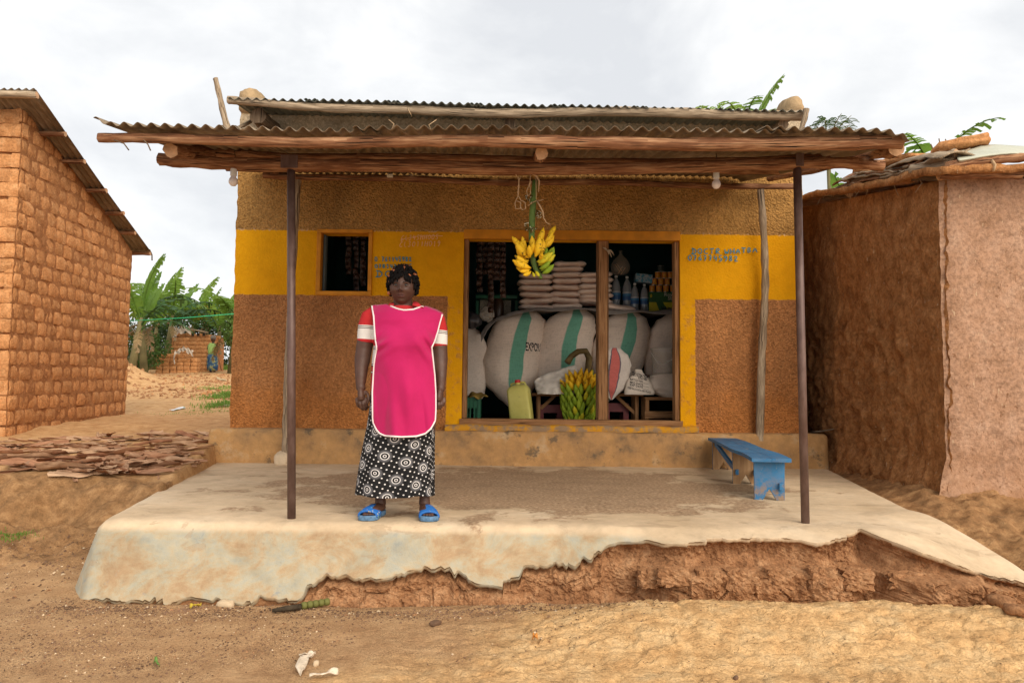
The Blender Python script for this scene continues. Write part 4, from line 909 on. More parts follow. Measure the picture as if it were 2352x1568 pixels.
def print_on(target, body, x0, y0, x1, y1, Y, mat, name='lettering', rot=0, bold=.0, parent=None):
    """prints a line of type onto the front of a cloth surface; the box is given in photo pixels"""
    me = text_mesh(body, 1.0, bold); co_ = np.array([v.co[:] for v in me.vertices]);
    if len(co_) == 0: return
    mn, mxx = co_.min(0), co_.max(0); bm = bmesh.new(); bm.from_mesh(me); bmesh.ops.triangulate(bm, faces=bm.faces)
    bv = None
    if target is not None:
        tb = bmesh.new(); tb.from_mesh(target.data); tb.transform(target.matrix_world if target.parent is None else Matrix.Translation(target.parent.location)); bv = BVHTree.FromBMesh(tb); tb.free()
    for v in bm.verts:
        u = (v.co.x - mn[0]) / (mxx[0] - mn[0]); w = (v.co.y - mn[1]) / (mxx[1] - mn[1])
        px = x0 + (x1 - x0) * u; py = y1 + (y0 - y1) * w + rot * (u - .5) * (x1 - x0)
        q = Q(px, py, Y)
        if bv:
            h = bv.ray_cast(Vector((q.x, q.y - 1.0, q.z)), Vector((0, 1, 0)))[0]
            if h is not None: q = h - Vector((0, .003, 0))
        v.co = q
    par = parent if parent is not None else target
    base = par.location if par.parent is None else par.parent.location
    bmesh.ops.translate(bm, verts=bm.verts, vec=-Vector(base))
    me2 = bpy.data.meshes.new(name); bm.to_mesh(me2); bm.free(); me2.materials.append(mat); o = link(name, me2, par)
    return o
MAT['ink'] = plain('black_ink', (0.03, 0.03, 0.035), .8, .1, .2)
gs = 'big woven sacks along the counter'
r_, s1 = sack('woven_sack', 'big woven sack with green stripe, above the yellow jerrycan', [(1186, 948), (1185, 940), (1180, 915), (1172, 880), (1176, 820), (1186, 770), (1197, 735), (1204, 716)], [2, 10, 34, 62, 67, 64, 55, 26], (8.95, .62), MAT['sack'], gs, seed=2)
print_on(s1, 'EXPO', 1207, 788, 1234, 808, 8.9, MAT['ink'], 'print', .06, .02); print_on(s1, 'RA', 1234, 790, 1243, 808, 8.9, MAT['ink'], 'print', .1, .02)
r_, s2 = sack('woven_sack', 'big woven sack with green stripe directly behind the floor bananas', [(1312, 925), (1310, 915), (1300, 895), (1290, 860), (1292, 800), (1304, 755), (1314, 730), (1318, 711)], [2, 12, 45, 66, 69, 64, 54, 25], (8.98, .62), MAT['sack'], gs, seed=3)
r_, s3 = sack('woven_sack', 'big woven sack with green stripe just right of the mullion', [(1396, 922), (1398, 914), (1404, 890), (1412, 850), (1424, 800), (1434, 760), (1440, 732), (1440, 714)], [2, 10, 38, 60, 64, 60, 48, 22], (8.98, .62), MAT['sack'], gs, seed=4)
r_, s4 = sack('woven_sack', 'big woven sack partly hidden by the right jamb, behind the clear bucket', [(1520, 915), (1522, 905), (1528, 885), (1536, 850), (1544, 800), (1553, 755), (1556, 735), (1558, 716)], [2, 14, 44, 60, 64, 60, 50, 22], (9.0, .62), MAT['sack'], gs, seed=5)
r_, s0 = sack('woven_sack', 'plain pale woven sack cut off by the left jamb', [(1070, 940), (1070, 930), (1072, 910), (1074, 880), (1076, 830), (1078, 790), (1072, 760), (1066, 748)], [8, 26, 38, 42, 43, 42, 34, 18], (8.90, .62), MAT['sack_plain'], gs, seed=6)
print_on(s2, 'RA', 1362, 800, 1369, 812, 8.9, MAT['ink'], 'print', .1, .02)
# smaller bags
r_, b1 = sack('woven_bag', 'small white bag with a red stripe, tied, right of the mullion', [(1404, 918), (1404, 912), (1405, 895), (1408, 865), (1412, 835), (1412, 815), (1410, 804), (1411, 799)], [3, 9, 27, 39, 39, 30, 21, 15], (8.46, .45), MAT['sack_red'], None, seed=8, cat='bag', wr=.016)
r_, b2 = sack('woven_bag', 'white woven bag slumped under the clear bucket', [(1545, 912), (1540, 906), (1530, 893), (1525, 875), (1525, 864), (1535, 858), (1545, 857)], [24, 34, 44, 40, 36, 34, 20], (8.50, .6), MAT['bag_white'], None, seed=9, cat='bag', wr=.014)
r_, b3 = sack('printed_bag', 'small white flour bag printed with phone numbers and dates', [(1468, 906), (1468, 902), (1467, 890), (1466, 876), (1467, 865), (1468, 856), (1466, 848)], [34, 36, 33, 27, 19, 10, 8], (8.40, .30), MAT['bag_white'], None, seed=10, cat='bag', wr=.016)
for body, a in (('Tel: 0784 954111', (1452, 858, 1500, 867)), ('0755 960', (1468, 866, 1488, 872)), ('BATCH NO.____', (1450, 872, 1492, 878)), ('MFG DATE____', (1449, 879, 1492, 885)), ('EXP DATE____', (1449, 885, 1492, 891)), ('KEEP IN A COOL DRY PLACE', (1444, 893, 1496, 898))):
    print_on(b3, body, *a, 8.3, MAT['ink'], 'print', .22, .015)
# crumpled white bag on the table
mb = MB(); n = 34; Pc = []
for i in range(n):
    v = i / (n - 1); row = []
    for j in range(n):
        u = j / (n - 1); px = 1234 + 90 * u - 8 * v * (1 - u); py = 905 - v * (28 + 40 * u ** .6); row.append(Q(px, py, 8.42 + .10 * v - .10 * math.sin(PI * u) * (1 - v)))
    Pc.append([tuple(p) for p in row])
Pc = np.array(Pc); f = Pc.reshape(-1, 3); f[:, 1] += .035 * np.abs(fbm(f * np.array([9, 3, 14]), 4, 5)) * 2 - .03; f[:, 2] += .012 * fbm(f * 11, 3, 6)
mb.grid(f.reshape(Pc.shape)); o = mb.build('crumpled_bag', plain('white_plastic_cloth', (0.62, 0.58, 0.52), .5, .4, .12, 8), None); tag(o, 'crumpled white plastic bag lying on the trestle beside the jerrycan', 'bag')
o.modifiers.new('s', 'SOLIDIFY').thickness = .004
# bucket
q = Q(1525, 858, 8.50); bk = thing('clear_bucket', 'clear plastic bucket standing on a white bag by the right jamb', 'bucket', loc=q); hB = (858 - 800) / 1650 * 8.5; rB = 29 / 1650 * 8.5
mg = M('clear_plastic', .25, .5); mg.b.inputs['Transmission Weight'].default_value = .0; mg.b.inputs['Alpha'].default_value = .34; MAT['clear'] = mg.set((0.62, 0.58, 0.52))
mb = MB(); mb.lathe([(rB * .86, .0), (rB * .88, .01), (rB, hB - .02), (rB * 1.06, hB - .02), (rB * 1.06, hB), (rB * .98, hB), (rB * .86, .012)], 28, caps=False); mb.f.append(list(range(28))); mb.uv.append(None); mb.mi.append(0); mb.build('bucket_shell', MAT['clear'], bk, True, 40)
mb = MB(); mb.tube([(-rB * 1.05, 0, hB * .85), (-rB * .6, -rB * .9, hB * .35), (0, -rB * 1.05, hB * .42), (rB * .6, -rB * .9, hB * .6), (rB * 1.05, 0, hB * .85)], .003, 6); mb.build('handle', MAT['white_plastic'], bk)

# ------------------------------------------------------------------ jerrycan
jc = thing('jerrycan', 'yellow plastic jerrycan with red cap leaning inside the opening', 'jerrycan', loc=Q(1200, 974, 8.26)); jc.rotation_euler = (R(-3), R(-8), R(-14))
mj = M('yellow_jerrycan_plastic', .5, .4); cj = mj.ramp(mj.noise(6), [(.3, (0.50, 0.46, 0.11)), (.7, (0.62, 0.58, 0.17))]); cj = mj.mix(mj.ramp(mj.noise(22, None, 7, .7), [(.6, 0), (.72, .6)]), cj, (0.18, 0.14, 0.05)); MAT['jerry'] = mj.set(cj, None, mj.bump(mj.noise(30), .1, .01))
def rbox(mb, w, d, h, taper, z0=0, r=.03, n=6, top_r=.05):
    prof_ = [(0, -.012), (.012, 0), (h - top_r, 0), (h - top_r * .35, -top_r * .35), (h, -top_r * .95)]
    rows_ = []
    for z, ins in prof_:
        row = []; ww, dd = w / 2 + ins, d / 2 + ins
        for (sx, sy, a0) in ((1, -1, -90), (1, 1, 0), (-1, 1, 90), (-1, -1, 180)):
            for k in range(n):
                a = R(a0 + 90 * k / (n - 1)); row.append((sx * (ww - r) + r * math.cos(a), sy * (dd - r) + r * math.sin(a), z0 + z))
        rows_.append(row)
    mb.grid(np.array(rows_), closed_u=True); m_ = len(rows_[0]); o = len(mb.v) - m_; mb.f.append([o + k for k in range(m_)]); mb.uv.append(None); mb.mi.append(0)
    o2 = len(mb.v) - m_ * len(prof_); mb.f.append([o2 + k for k in range(m_)][::-1]); mb.uv.append(None); mb.mi.append(0)
mb = MB(); rbox(mb, .255, .17, .455, 0, 0, .035, 6, .06); mb.build('can_body', MAT['jerry'], jc, True, 50)
mb = MB(); mb.lathe([(.034, .445), (.030, .47), (.028, .48)], 18); mb.build('neck', MAT['jerry'], jc, True, 40)
mb = MB(); mb.lathe([(.031, .478), (.033, .482), (.033, .508), (.030, .512)], 20); mb.build('cap', plain('red_cap', (0.50, 0.022, 0.025), .4, .4), jc, True, 40)
mb = MB(); mb.tube([(-.09, .03, .43), (-.085, .03, .475), (-.02, .035, .485), (.07, .035, .475), (.09, .035, .42)], .014, 10); mb.build('handle', MAT['jerry'], jc)

# ------------------------------------------------------------------ trestles, stool, crates
def table(name, label, x0, x1, ytop, Y, legs, rails=(), braces=(), dep=.32, thick=.035):
    a, b = Q(x0, ytop, Y), Q(x1, ytop, Y); zt = (a.z + b.z) / 2; t = thing(name, label, 'table' if 'stool' not in name else 'stool', None, ((a.x + b.x) / 2, Y + dep / 2, .40)); L = Vector(t.location)
    def bx_(nm, c, d, rot=None):
        mb = MB(); mb.box(Vector(c) - L, d, rot); return bevel(mb.build(nm, MAT['timber'], t, False), .004)
    bx_('table_top', ((a.x + b.x) / 2, Y + dep / 2, zt - thick / 2), (b.x - a.x, dep, thick))
    for px in legs:
        for yy in (Y + .03, Y + dep - .03): bx_('leg', (Q(px, 940, Y).x, yy, (.40 + zt - thick) / 2), (.045, .04, zt - thick - .40))
    for (p0, p1, py, h) in rails: bx_('rail', ((Q(p0, py, Y).x + Q(p1, py, Y).x) / 2, Y - .012, Q(p0, py, Y).z), (Q(p1, py, Y).x - Q(p0, py, Y).x, .022, h))
    for (p0, q0, p1, q1) in braces:
        A, B = Q(p0, q0, Y + .04), Q(p1, q1, Y + .04); d = B - A; bx_('brace', (A + B) / 2, (.04, .02, d.length), Euler((0, math.atan2(d.x, d.z), 0)).to_matrix())
    return t
table('trestle_table', 'low wooden trestle between the jerrycan and the floor bananas', 1222, 1330, 903, 8.62, (1237, 1320), (), ((1242, 938, 1275, 908),))
table('trestle_table', 'low wooden trestle right of the mullion under the red-striped bag', 1376, 1478, 903, 8.58, (1384, 1463), (), ((1412, 906, 1462, 952),))
table('wooden_stool', 'wooden stool by the right jamb under the slumped white bag', 1482, 1575, 912, 8.42, (1487, 1568), ((1480, 1575, 952, .085),))
MAT['crate_red'] = plain('dark_red_plastic', (0.16, 0.018, 0.018), .5, .4, .2, 6)
MAT['crate_green'] = plain('dark_green_plastic', (0.012, 0.12, 0.06), .5, .4, .2, 6)
def crate(label, x0, x1, y0, y1, Y, mat, ribs=0):
    a, b = Q(x0, y1, Y), Q(x1, y0, Y); w, h, d = b.x - a.x, b.z - a.z, .30; c = thing('drinks_crate', label, 'crate', 'drinks crates on the shop floor', ((a.x + b.x) / 2, Y + d / 2, a.z))
    mb = MB()
    def side(w_, y_):
        hw = .28 * w_
        for (p0, p1, z0, z1) in ((-w_ / 2, -hw, 0, h), (hw, w_ / 2, 0, h), (-hw, hw, 0, h * .22), (-hw, hw, h * .62, h)): mb.box(((p0 + p1) / 2, y_, (z0 + z1) / 2), (p1 - p0 - .0005, .012, z1 - z0 - .0005))
    side(w, -d / 2); side(w, d / 2)
    for sx in (-1, 1): mb.box((sx * (w / 2 - .006), 0, h / 2), (.0115, d - .013, h))
    mb.box((0, 0, .006), (w - .02, d - .02, .011)); o = mb.build('crate_shell', mat, c, False)
    for k in range(ribs):
        m2 = MB(); m2.box((-w / 2 + w * (k + .5) / ribs, -d / 2 - .010, h / 2), (w / ribs * .35, .008, h * .96)); m2.build('rib', mat, o, False)
crate('dark red drinks crate under the trestle left of the floor bananas', 1236, 1292, 930, 977, 8.66, MAT['crate_red'])
crate('dark red drinks crate under the trestle right of the mullion', 1388, 1444, 926, 977, 8.70, MAT['crate_red'])
crate('dark green ribbed crate in the lower left corner of the opening', 1066, 1104, 912, 977, 8.45, MAT['crate_green'], 4)
mb = MB(); mb.grid(np.array([[tuple(Q(1078 + 40 * u + 4 * math.sin(v * 5), 912 - 14 * math.sin(PI * u) * v - 4 * math.sin(u * 9), 8.40 + .2 * v)) for u in np.linspace(0, 1, 14)] for v in np.linspace(0, 1, 8)]))
o = mb.build('folded_cloth', plain('mustard_cloth', (0.28, 0.19, 0.05), .9, .1, .3, 12), None); tag(o, 'mustard cloth lying on the green crate', 'cloth'); o.modifiers.new('s', 'SOLIDIFY').thickness = .006

# ------------------------------------------------------------------ tarpaulin over the sacks and the stacked bags
mb = MB(); cols_ = [(1105, 762), (1118, 744), (1140, 728), (1180, 714), (1240, 709), (1310, 704), (1370, 709), (1400, 713), (1450, 711), (1500, 714), (1575, 710)]
us = np.linspace(0, len(cols_) - 1, 90); px_ = np.interp(us, range(len(cols_)), [c[0] for c in cols_]); py_ = np.interp(us, range(len(cols_)), [c[1] for c in cols_]); rows_ = []
for v in np.linspace(0, 1, 14):
    row = []
    for a, b in zip(px_, py_):
        if v < .35: q = Q(a, b + (1 - v / .35) * (6 + 3 * math.sin(a * .05)) + (20 * max(0, (1135 - a) / 30)) * (1 - v / .35), 8.62 + v * .1)
        else: q = Q(a, b, 8.62 + .035); q = Vector((q.x, 8.655 + (v - .35) * 1.1, q.z + .02 * math.sin(v * 7 + a * .04)))
        row.append(tuple(q))
    rows_.append(row)
Pt = np.array(rows_); f = Pt.reshape(-1, 3); f[:, 2] += .010 * fbm(f * 9, 3, 2); f[:, 1] += .010 * fbm(f * 14, 3, 4); mb.grid(f.reshape(Pt.shape))
o = mb.build('grey_tarpaulin', plain('grey_plastic_sheet', (0.22, 0.20, 0.185), .45, .4, .2, 7, .3, 30), None); tag(o, 'grey plastic sheet spread over the tops of the sacks', 'tarpaulin'); o.modifiers.new('s', 'SOLIDIFY').thickness = .006
for k, (cx, cy, r_) in enumerate(((1086, 736, .13), (1118, 722, .12))):
    o = link('plastic_bag', rock_mesh('plastic_bag', (r_ * 1.6, r_ * 1.3, r_ * 1.5), 5 + k, MAT['clear'] if k else plain('dark_plastic_film', (0.05, 0.05, 0.055), .3, .5), .45, 26, 2.6, .9)); o.location = Q(cx, cy, 8.62)
    tag(o, ['crumpled dark plastic bag against the left jamb', 'clear plastic bag lying on the end of the grey sheet'][k], 'bag')
mbag = M('flour_paper_bag', .85, .15); vb = mbag.co('Object', rand=True); nb = mbag.noise(9, vb, 6); cb = mbag.mix(mbag.rand(), mbag.ramp(nb, [(.3, (0.68, 0.51, 0.41)), (.7, (0.79, 0.63, 0.53))]), mbag.ramp(nb, [(.3, (0.72, 0.58, 0.48)), (.7, (0.82, 0.68, 0.58))]))
xb, yb, zb_ = mbag.xyz(mbag.co('Object')); cb = mbag.mix(mbag.math('MULTIPLY', mbag.step(zb_, -.030, -.034), .55), cb, (0.45, 0.10, 0.05)); MAT['flour'] = mbag.set(cb, None, mbag.bump(mbag.noise(1, mbag.co('Object', (60, 14, 30), rand=True), 4), .5, .01))
def pillow(name, w, d, h, mat, seed):
    mb = MB(); nu_, nv = 26, 8; rows_ = []
    for i in range(nv + 1):
        ph = -PI / 2 + PI * i / nv; row = []
        for j in range(nu_):
            a = 2 * PI * j / nu_; ca, sa = math.cos(a), math.sin(a); e_ = .42; cp = abs(math.cos(ph)) ** .45
            row.append((math.copysign(abs(ca) ** e_, ca) * w / 2 * cp, math.copysign(abs(sa) ** e_, sa) * d / 2 * cp, math.sin(ph) * h / 2 * (1 - .35 * max(abs(ca), abs(sa)) ** 4)))
        rows_.append(row)
    P_ = np.array(rows_); f = P_.reshape(-1, 3); f[:, 2] += .006 * fbm(f * 14 + seed * 9, 3, seed); f[:, 0] += .008 * fbm(f * 12 + seed * 5, 3, seed + 1); mb.grid(f.reshape(P_.shape), closed_u=True); return mb.mesh(name, mat)
PIL = [pillow('flour_bag', .46, .34, .094, MAT['flour'], k) for k in range(3)]
rr = random.Random(5)
stacks = [('first', 1230, 80, 9.06, [707, 693, 679, 664, 650, 637]), ('second', 1297, 76, 9.10, [706, 692, 677, 662, 648, 634, 620, 609]), ('third', 1366, 80, 9.04, [694, 682, 671, 659, 645, 633])]
ordn = ['lowest', 'second from below', 'third from below', 'fourth from below', 'fifth from below', 'sixth from below', 'seventh from below', 'topmost']
for nm, cx, w, Y, ys in stacks:
    for k, py in enumerate(ys):
        q = Q(cx + rr.uniform(-3, 3) + (4 if nm == 'second' else 0) * k / 3, py, Y); o = link('flour_bag', PIL[k % 3]); o.location = q; o.rotation_euler = (R(rr.uniform(-2, 2)), R(rr.uniform(-3, 3)), R(rr.uniform(-6, 6)))
        o.scale = (w / 1650 * Y / .46, 1, 1.0); pos = 'topmost' if k == len(ys) - 1 else ordn[k]
        tag(o, f'pale flour bag, {pos} in the {nm} stack from the left on the sacks', 'bag', 'stacked flour bags')
q = Q(1420, 707, 8.9); o = link('flour_bag', pillow('flour_bag', .42, .3, .10, MAT['flour'], 9)); o.location = q; o.rotation_euler = (R(8), R(6), R(10)); tag(o, 'pale flour bag lying alone in front of the water bottles', 'bag')

# ------------------------------------------------------------------ bottles, tins, cartons
MAT['pet'] = (lambda m: m.set((0.42, 0.45, 0.47)))(M('bottle_plastic', .12, .9)); MAT['pet'].node_tree.nodes['Principled BSDF'].inputs['Alpha'].default_value = .55
ml = M('bottle_label', .4, .4); zl2 = ml.xyz(ml.co('UV'))[1]; MAT['blabel'] = ml.set(ml.ramp(zl2, [(0.0, (0.03, 0.10, 0.25)), (.25, (0.05, 0.20, 0.38)), (.4, (0.42, 0.42, 0.42)), (.7, (0.40, 0.38, 0.36)), (.8, (0.06, 0.25, 0.40)), (1, (0.03, 0.15, 0.33))], 'CONSTANT'))
for k, (cx, yb_, yt, w, lab) in enumerate(((1415, 706, 632, 21, 'leftmost'), (1440, 708, 634, 21, 'second from the left'), (1458, 714, 650, 19, 'third from the left'), (1480, 714, 652, 19, 'rightmost'))):
    Y = 9.1 + .03 * (k % 2); q = Q(cx, yb_, Y); h = (yb_ - yt) / 1650 * Y; r_ = w / 2 / 1650 * Y
    bt = thing('water_bottle', f'large plastic water bottle with blue label, {lab} of the four', 'bottle', 'water bottles on the sacks', q)
    mb = MB(); mb.lathe([(r_ * .8, 0), (r_, .012), (r_ * .96, h * .2), (r_, h * .24), (r_, h * .5), (r_ * .98, h * .62), (r_ * .7, h * .8), (r_ * .32, h * .9), (r_ * .3, h * .95)], 18); mb.build('bottle_body', MAT['pet'], bt)
    mb = MB(); mb.lathe([(r_ * 1.02, h * .24), (r_ * 1.02, h * .5)], 22, caps=False); mb.build('label', MAT['blabel'], bt)
    mb = MB(); mb.lathe([(r_ * .34, h * .94), (r_ * .34, h), (r_ * .30, h * 1.005)], 14); mb.build('cap', MAT['white_plastic'], bt, True, 40)
q0, q1 = Q(1490, 718, 9.1), Q(1562, 671, 9.1); cw, chh = q1.x - q0.x, q1.z - q0.z
ct = thing('soap_carton', 'green and yellow soap carton lettered Royal Star by the right jamb', 'carton', loc=((q0.x + q1.x) / 2, 9.22, q0.z)); YC = 9.10
MAT['cgreen'] = plain('carton_green', (0.028, 0.10, 0.028), .6, .3, .15); MAT['cyellow'] = plain('carton_yellow', (0.52, 0.43, 0.02), .6, .3, .1)
mb = MB(); mb.box((0, 0, chh / 2), (cw, .24, chh)); mb.build('carton_box', MAT['cgreen'], ct, False)
def flat(name, pts, Y, mat, par):
    me = bpy.data.meshes.new(name); L = Vector(par.location); vv = [Q(x, y, Y) for x, y in pts]; n = len(vv)
    me.from_pydata([tuple(v - L) for v in vv] + [tuple(v - L + Vector((0, .0012, 0))) for v in vv], [], [tuple(range(n))[::-1], tuple(range(n, 2 * n))]); me.materials.append(mat); return link(name, me, par)
flat('printed_panel', [(1491, 694), (1507, 694), (1516, 718), (1491, 718)], YC - .003, MAT['cyellow'], ct); flat('printed_panel', [(1523, 694), (1562, 694), (1562, 718), (1536, 718)], YC - .003, MAT['cyellow'], ct)
MAT['cream'] = plain('cream_print', (0.55, 0.50, 0.42), .6)
bpy.context.view_layer.update()
def lett(body, a, mat, par, Y, bold=.02): return print_on(None, body, *a, Y, mat, 'lettering', 0, bold, par)
lett('Royal', (1526, 673, 1552, 682), MAT['cream'], ct, YC - .004); lett('Star', (1534, 681, 1552, 689), MAT['cream'], ct, YC - .004); lett('White Star', (1518, 703, 1562, 714), MAT['ink'], ct, YC - .006)
flat('printed_drop', [(1494, 683), (1493, 679), (1496, 674), (1498, 679), (1497, 683)], YC - .004, MAT['cyellow'], ct)
q0, q1 = Q(1460, 648, 9.12), Q(1498, 629, 9.12); bx2 = thing('tissue_box', 'blue and white paper box lying on the water bottles', 'box', loc=((q0.x + q1.x) / 2, 9.2, q0.z)); bx2.rotation_euler = (0, R(5), 0)
mb = MB(); mb.box((0, 0, (q1.z - q0.z) / 2), (q1.x - q0.x, .14, q1.z - q0.z)); mb.build('box_body', (lambda m: m.set(m.ramp(m.noise(14), [(.42, (0.06, 0.25, 0.36)), (.52, (0.42, 0.44, 0.45)), (.6, (0.10, 0.30, 0.42))])))(M('blue_white_print', .5, .3)), bx2, False)
MAT['tin_o'] = (lambda m: m.set(m.mix(m.ramp(m.noise(40), [(.45, 0), (.55, 1)]), (0.55, 0.14, 0.015), (0.60, 0.33, 0.03))))(M('orange_tin_label', .4, .4)); MAT['tin_m'] = plain('tin_metal', (0.5, 0.46, 0.38), .35, .5, .1, 9, metal=.7); MAT['tin_d'] = plain('dark_tin_label', (0.05, 0.06, 0.05), .4, .4)
def tin(label, cx, yb_, w, h, mat, Y=9.16):
    q = Q(cx, yb_, Y); r_ = w / 2 / 1650 * Y; hh = h / 1650 * Y; t = thing('food_tin', label, 'tin', 'tins piled on the carton', q)
    mb = MB(); mb.lathe([(r_ * .96, .004), (r_ * .96, hh - .004)], 16, caps=False); mb.build('tin_label', mat, t)
    for z in (0, hh - .005):
        mb = MB(); mb.lathe([(r_ * .9, z), (r_, z), (r_, z + .005), (r_ * .9, z + .005)], 16); mb.build('tin_rim', MAT['tin_m'], t, True, 40)
rown = ['bottom', 'middle', 'top']; cn = ['first', 'second', 'third', 'fourth']
for r_, (yb_, xs_) in enumerate(((671, (1498, 1514, 1530, 1546)), (655, (1503, 1518, 1533)), (640, (1511, 1526, 1540)))):
    for k, cx in enumerate(xs_): tin(f'small orange tin, {cn[k]} from the left in the {rown[r_]} row on the carton', cx, yb_, 14, 15.5, MAT['tin_o'])
tin('lidded dark tin on top of the orange tins', 1518, 624.5, 15, 14, MAT['tin_d']); tin('dark tin beside the middle row of orange tins', 1549, 655, 13, 16, MAT['tin_d'])
# strings of sachets
msa = M('foil_sachet', .16, .9, .35); va = msa.co('Object', rand=True); MAT['sachet'] = msa.set(msa.mix(msa.rand(), msa.ramp(msa.noise(30, va), [(.3, (0.02, 0.008, 0.004)), (.7, (0.09, 0.035, 0.014))]), msa.ramp(msa.noise(30, va), [(.3, (0.012, 0.006, 0.004)), (.7, (0.06, 0.028, 0.016))])), None, msa.bump(msa.noise(1, msa.co('Object', (60, 60, 25), rand=True), 3), .9, .02))
SAC = []
for k in range(3):
    mb = MB(); P_ = np.array([[((u - .5) * .075, -.014 * math.sin(PI * u) * math.sin(PI * v) * 1.5 + .004 * math.sin(u * 17 + v * 9 + k), (v - .5) * .080) for u in np.linspace(0, 1, 7)] for v in np.linspace(0, 1, 8)]); mb.grid(P_); P2 = P_.copy(); P2[:, :, 1] = .006 - P2[:, :, 1] * .6; mb.grid(P2[:, ::-1]); SAC.append(mb.mesh('sachet', MAT['sachet']))
def sachets(label, cx, y0, y1, Y, sx=1.0, step_=13.5, dx=0):
    n = max(2, int((y1 - y0) / step_)); t = thing('sachet_string', label, 'sachets', 'strings of foil sachets', Q(cx, y0, Y)); L = Vector(t.location)
    for k in range(n):
        o = link('sachet', SAC[rr.randrange(3)], t); o.location = Q(cx + dx * k / n + rr.uniform(-1, 1), y0 + step_ * (k + .5), Y + rr.uniform(-.01, .01)) - L; o.rotation_euler = (R(rr.uniform(-10, 10)), R(rr.uniform(-6, 6)), R(rr.uniform(-35, 35))); o.scale = (sx, 1, step_ / 1650 * Y / .080)
sachets('leftmost string of brown foil sachets hanging in the opening', 1101, 549, 678, 8.40, 1.0)
sachets('second string of brown foil sachets from the left in the opening', 1115, 549, 630, 8.44, 1.0)
sachets('longest string of brown foil sachets, ending by the plastic bag', 1127, 549, 718, 8.38, .95, 13, 0)
sachets('fourth string of brown foil sachets from the left in the opening', 1141, 549, 655, 8.43, 1.0)
sachets('rightmost string of brown foil sachets beside the hanging bananas', 1155, 549, 684, 8.42, .9)
sachets('string of sachets behind the left part of the small window', 800, 536, 640, 8.30, .9)
sachets('string of sachets behind the middle of the small window', 818, 534, 672, 8.30, .9)
sachets('string of sachets behind the right part of the small window', 834, 536, 660, 8.32, .9)
# hutch behind the sachets, hanging bag, rag on the mullion
sh = thing('green_shelf', 'dark green shelf behind the sachet strings', 'shelf', loc=Q(1140, 735, 9.3)); L = Vector(sh.location)
mb = MB(); a, b = Q(1094, 684, 9.3), Q(1188, 684, 9.3); mb.box((a + b) / 2 - L, (b.x - a.x, .25, .04)); mb.build('shelf_board', MAT['crate_green'], sh, False)
for px in (1096, 1186):
    mb = MB(); a = Q(px, 690, 9.2); mb.box(Vector((a.x, 9.3, (a.z + .4) / 2)) - L, (.03, .2, a.z - .4)); mb.build('shelf_leg', MAT['crate_green'], sh, False)
mb = MB(); a, b = Q(1102, 728, 9.42), Q(1174, 688, 9.42); mb.box((a + b) / 2 - L, (b.x - a.x, .02, b.z - a.z)); mb.build('lit_view_panel', plain('lit_wall_speckle', (0.40, 0.34, 0.25), .8, .2, .45, 60, .3), sh, False)  # pale speckled panel stands in for a lit outside wall seen through
o = MB(); q = Q(1144, 732, 9.25); o.lathe([(.07, 0), (.075, .02), (.075, .20), (.055, .25), (.05, .27)], 16); o = o.build('brown_jar', plain('brown_jar_glass', (0.06, 0.03, 0.015), .3, .5), None); o.location = q; tag(o, 'dark brown jar standing behind the longest sachet string', 'jar')
hg = thing('hanging_bag', 'clear bag of wooden forks hanging beside the mullion', 'bag', loc=Q(1425, 632, 8.6)); L = Vector(hg.location)
mb = MB(); mb.lathe([(.05, .0), (.10, .03), (.12, .10), (.09, .18), (.03, .24), (.012, .27), (.03, .30)], 16); o = mb.build('bag_film', (lambda m: m.set((0.30, 0.24, 0.18)))(M('thin_film', .2, .5)), hg); o.data.materials[0].node_tree.nodes['Principled BSDF'].inputs['Alpha'].default_value = .22
for k, (x0, y0, x1, y1) in enumerate(((1412, 607, 1424, 624), (1416, 605, 1428, 622), (1430, 612, 1420, 628), (1436, 615, 1426, 630))):
    mb = MB(); a, b = Q(x0, y0, 8.56), Q(x1, y1, 8.56); mb.tube([a - L, (a + b) / 2 - L, b - L], [.012, .008, .014], 6, flat=.3); mb.build('wooden_fork', plain('pale_wood', (0.38, 0.24, 0.12), .8), hg)
rg = thing('rag_knot', 'pale rag knotted round the top of the mullion', 'rag', loc=Q(1394, 575, 7.9)); L = Vector(rg.location); mb = MB()
for k, (dx, dz) in enumerate(((.07, -.03), (.05, -.08), (.08, -.06), (-.05, .03), (.02, -.05))): mb.tube([(0, 0, 0), (dx * .5, -.02, dz * .3 + .01), (dx, -.015, dz)], [.012, .014, .004], 7, flat=.5)
mb.build('rag', plain('dirty_rag', (0.42, 0.34, 0.24), .9), rg)

# ------------------------------------------------------------------ blue bench
mbl = M('worn_blue_paint', .55, .35); v = mbl.co('Object'); wv_ = mbl.noise(1, mbl.co('Object', (12, 2.2, 9)), 8, .65); cbl = mbl.ramp(mbl.noise(3.2, None, 5), [(.3, (0.020, 0.115, 0.26)), (.7, (0.035, 0.20, 0.40))])
cbl = mbl.mix(mbl.ramp(wv_, [(.60, 0), (.70, .85)]), cbl, (0.26, 0.27, 0.25)); x, y, z = mbl.xyz()
grime = mbl.math('MULTIPLY', mbl.ramp(mbl.noise(17, None, 7, .7), [(.44, 0), (.58, 1)]), mbl.math('ADD', .15, mbl.math('MULTIPLY', mbl.step(z, .20, .02), .8))); cbl = mbl.mix(grime, cbl, (0.27, 0.18, 0.11)); MAT['blue'] = mbl.set(cbl, mbl.ramp(wv_, [(.3, .45), (.7, .8)]), mbl.bump(wv_, .25, .006))
MAT['rawwood'] = (lambda m: m.set(m.ramp(m.noise(1, m.co('Object', (30, 6, 3)), 7, .6), [(.3, (0.24, 0.13, 0.06)), (.7, (0.40, 0.25, 0.13))])))(M('bare_bench_wood', .85, .2))
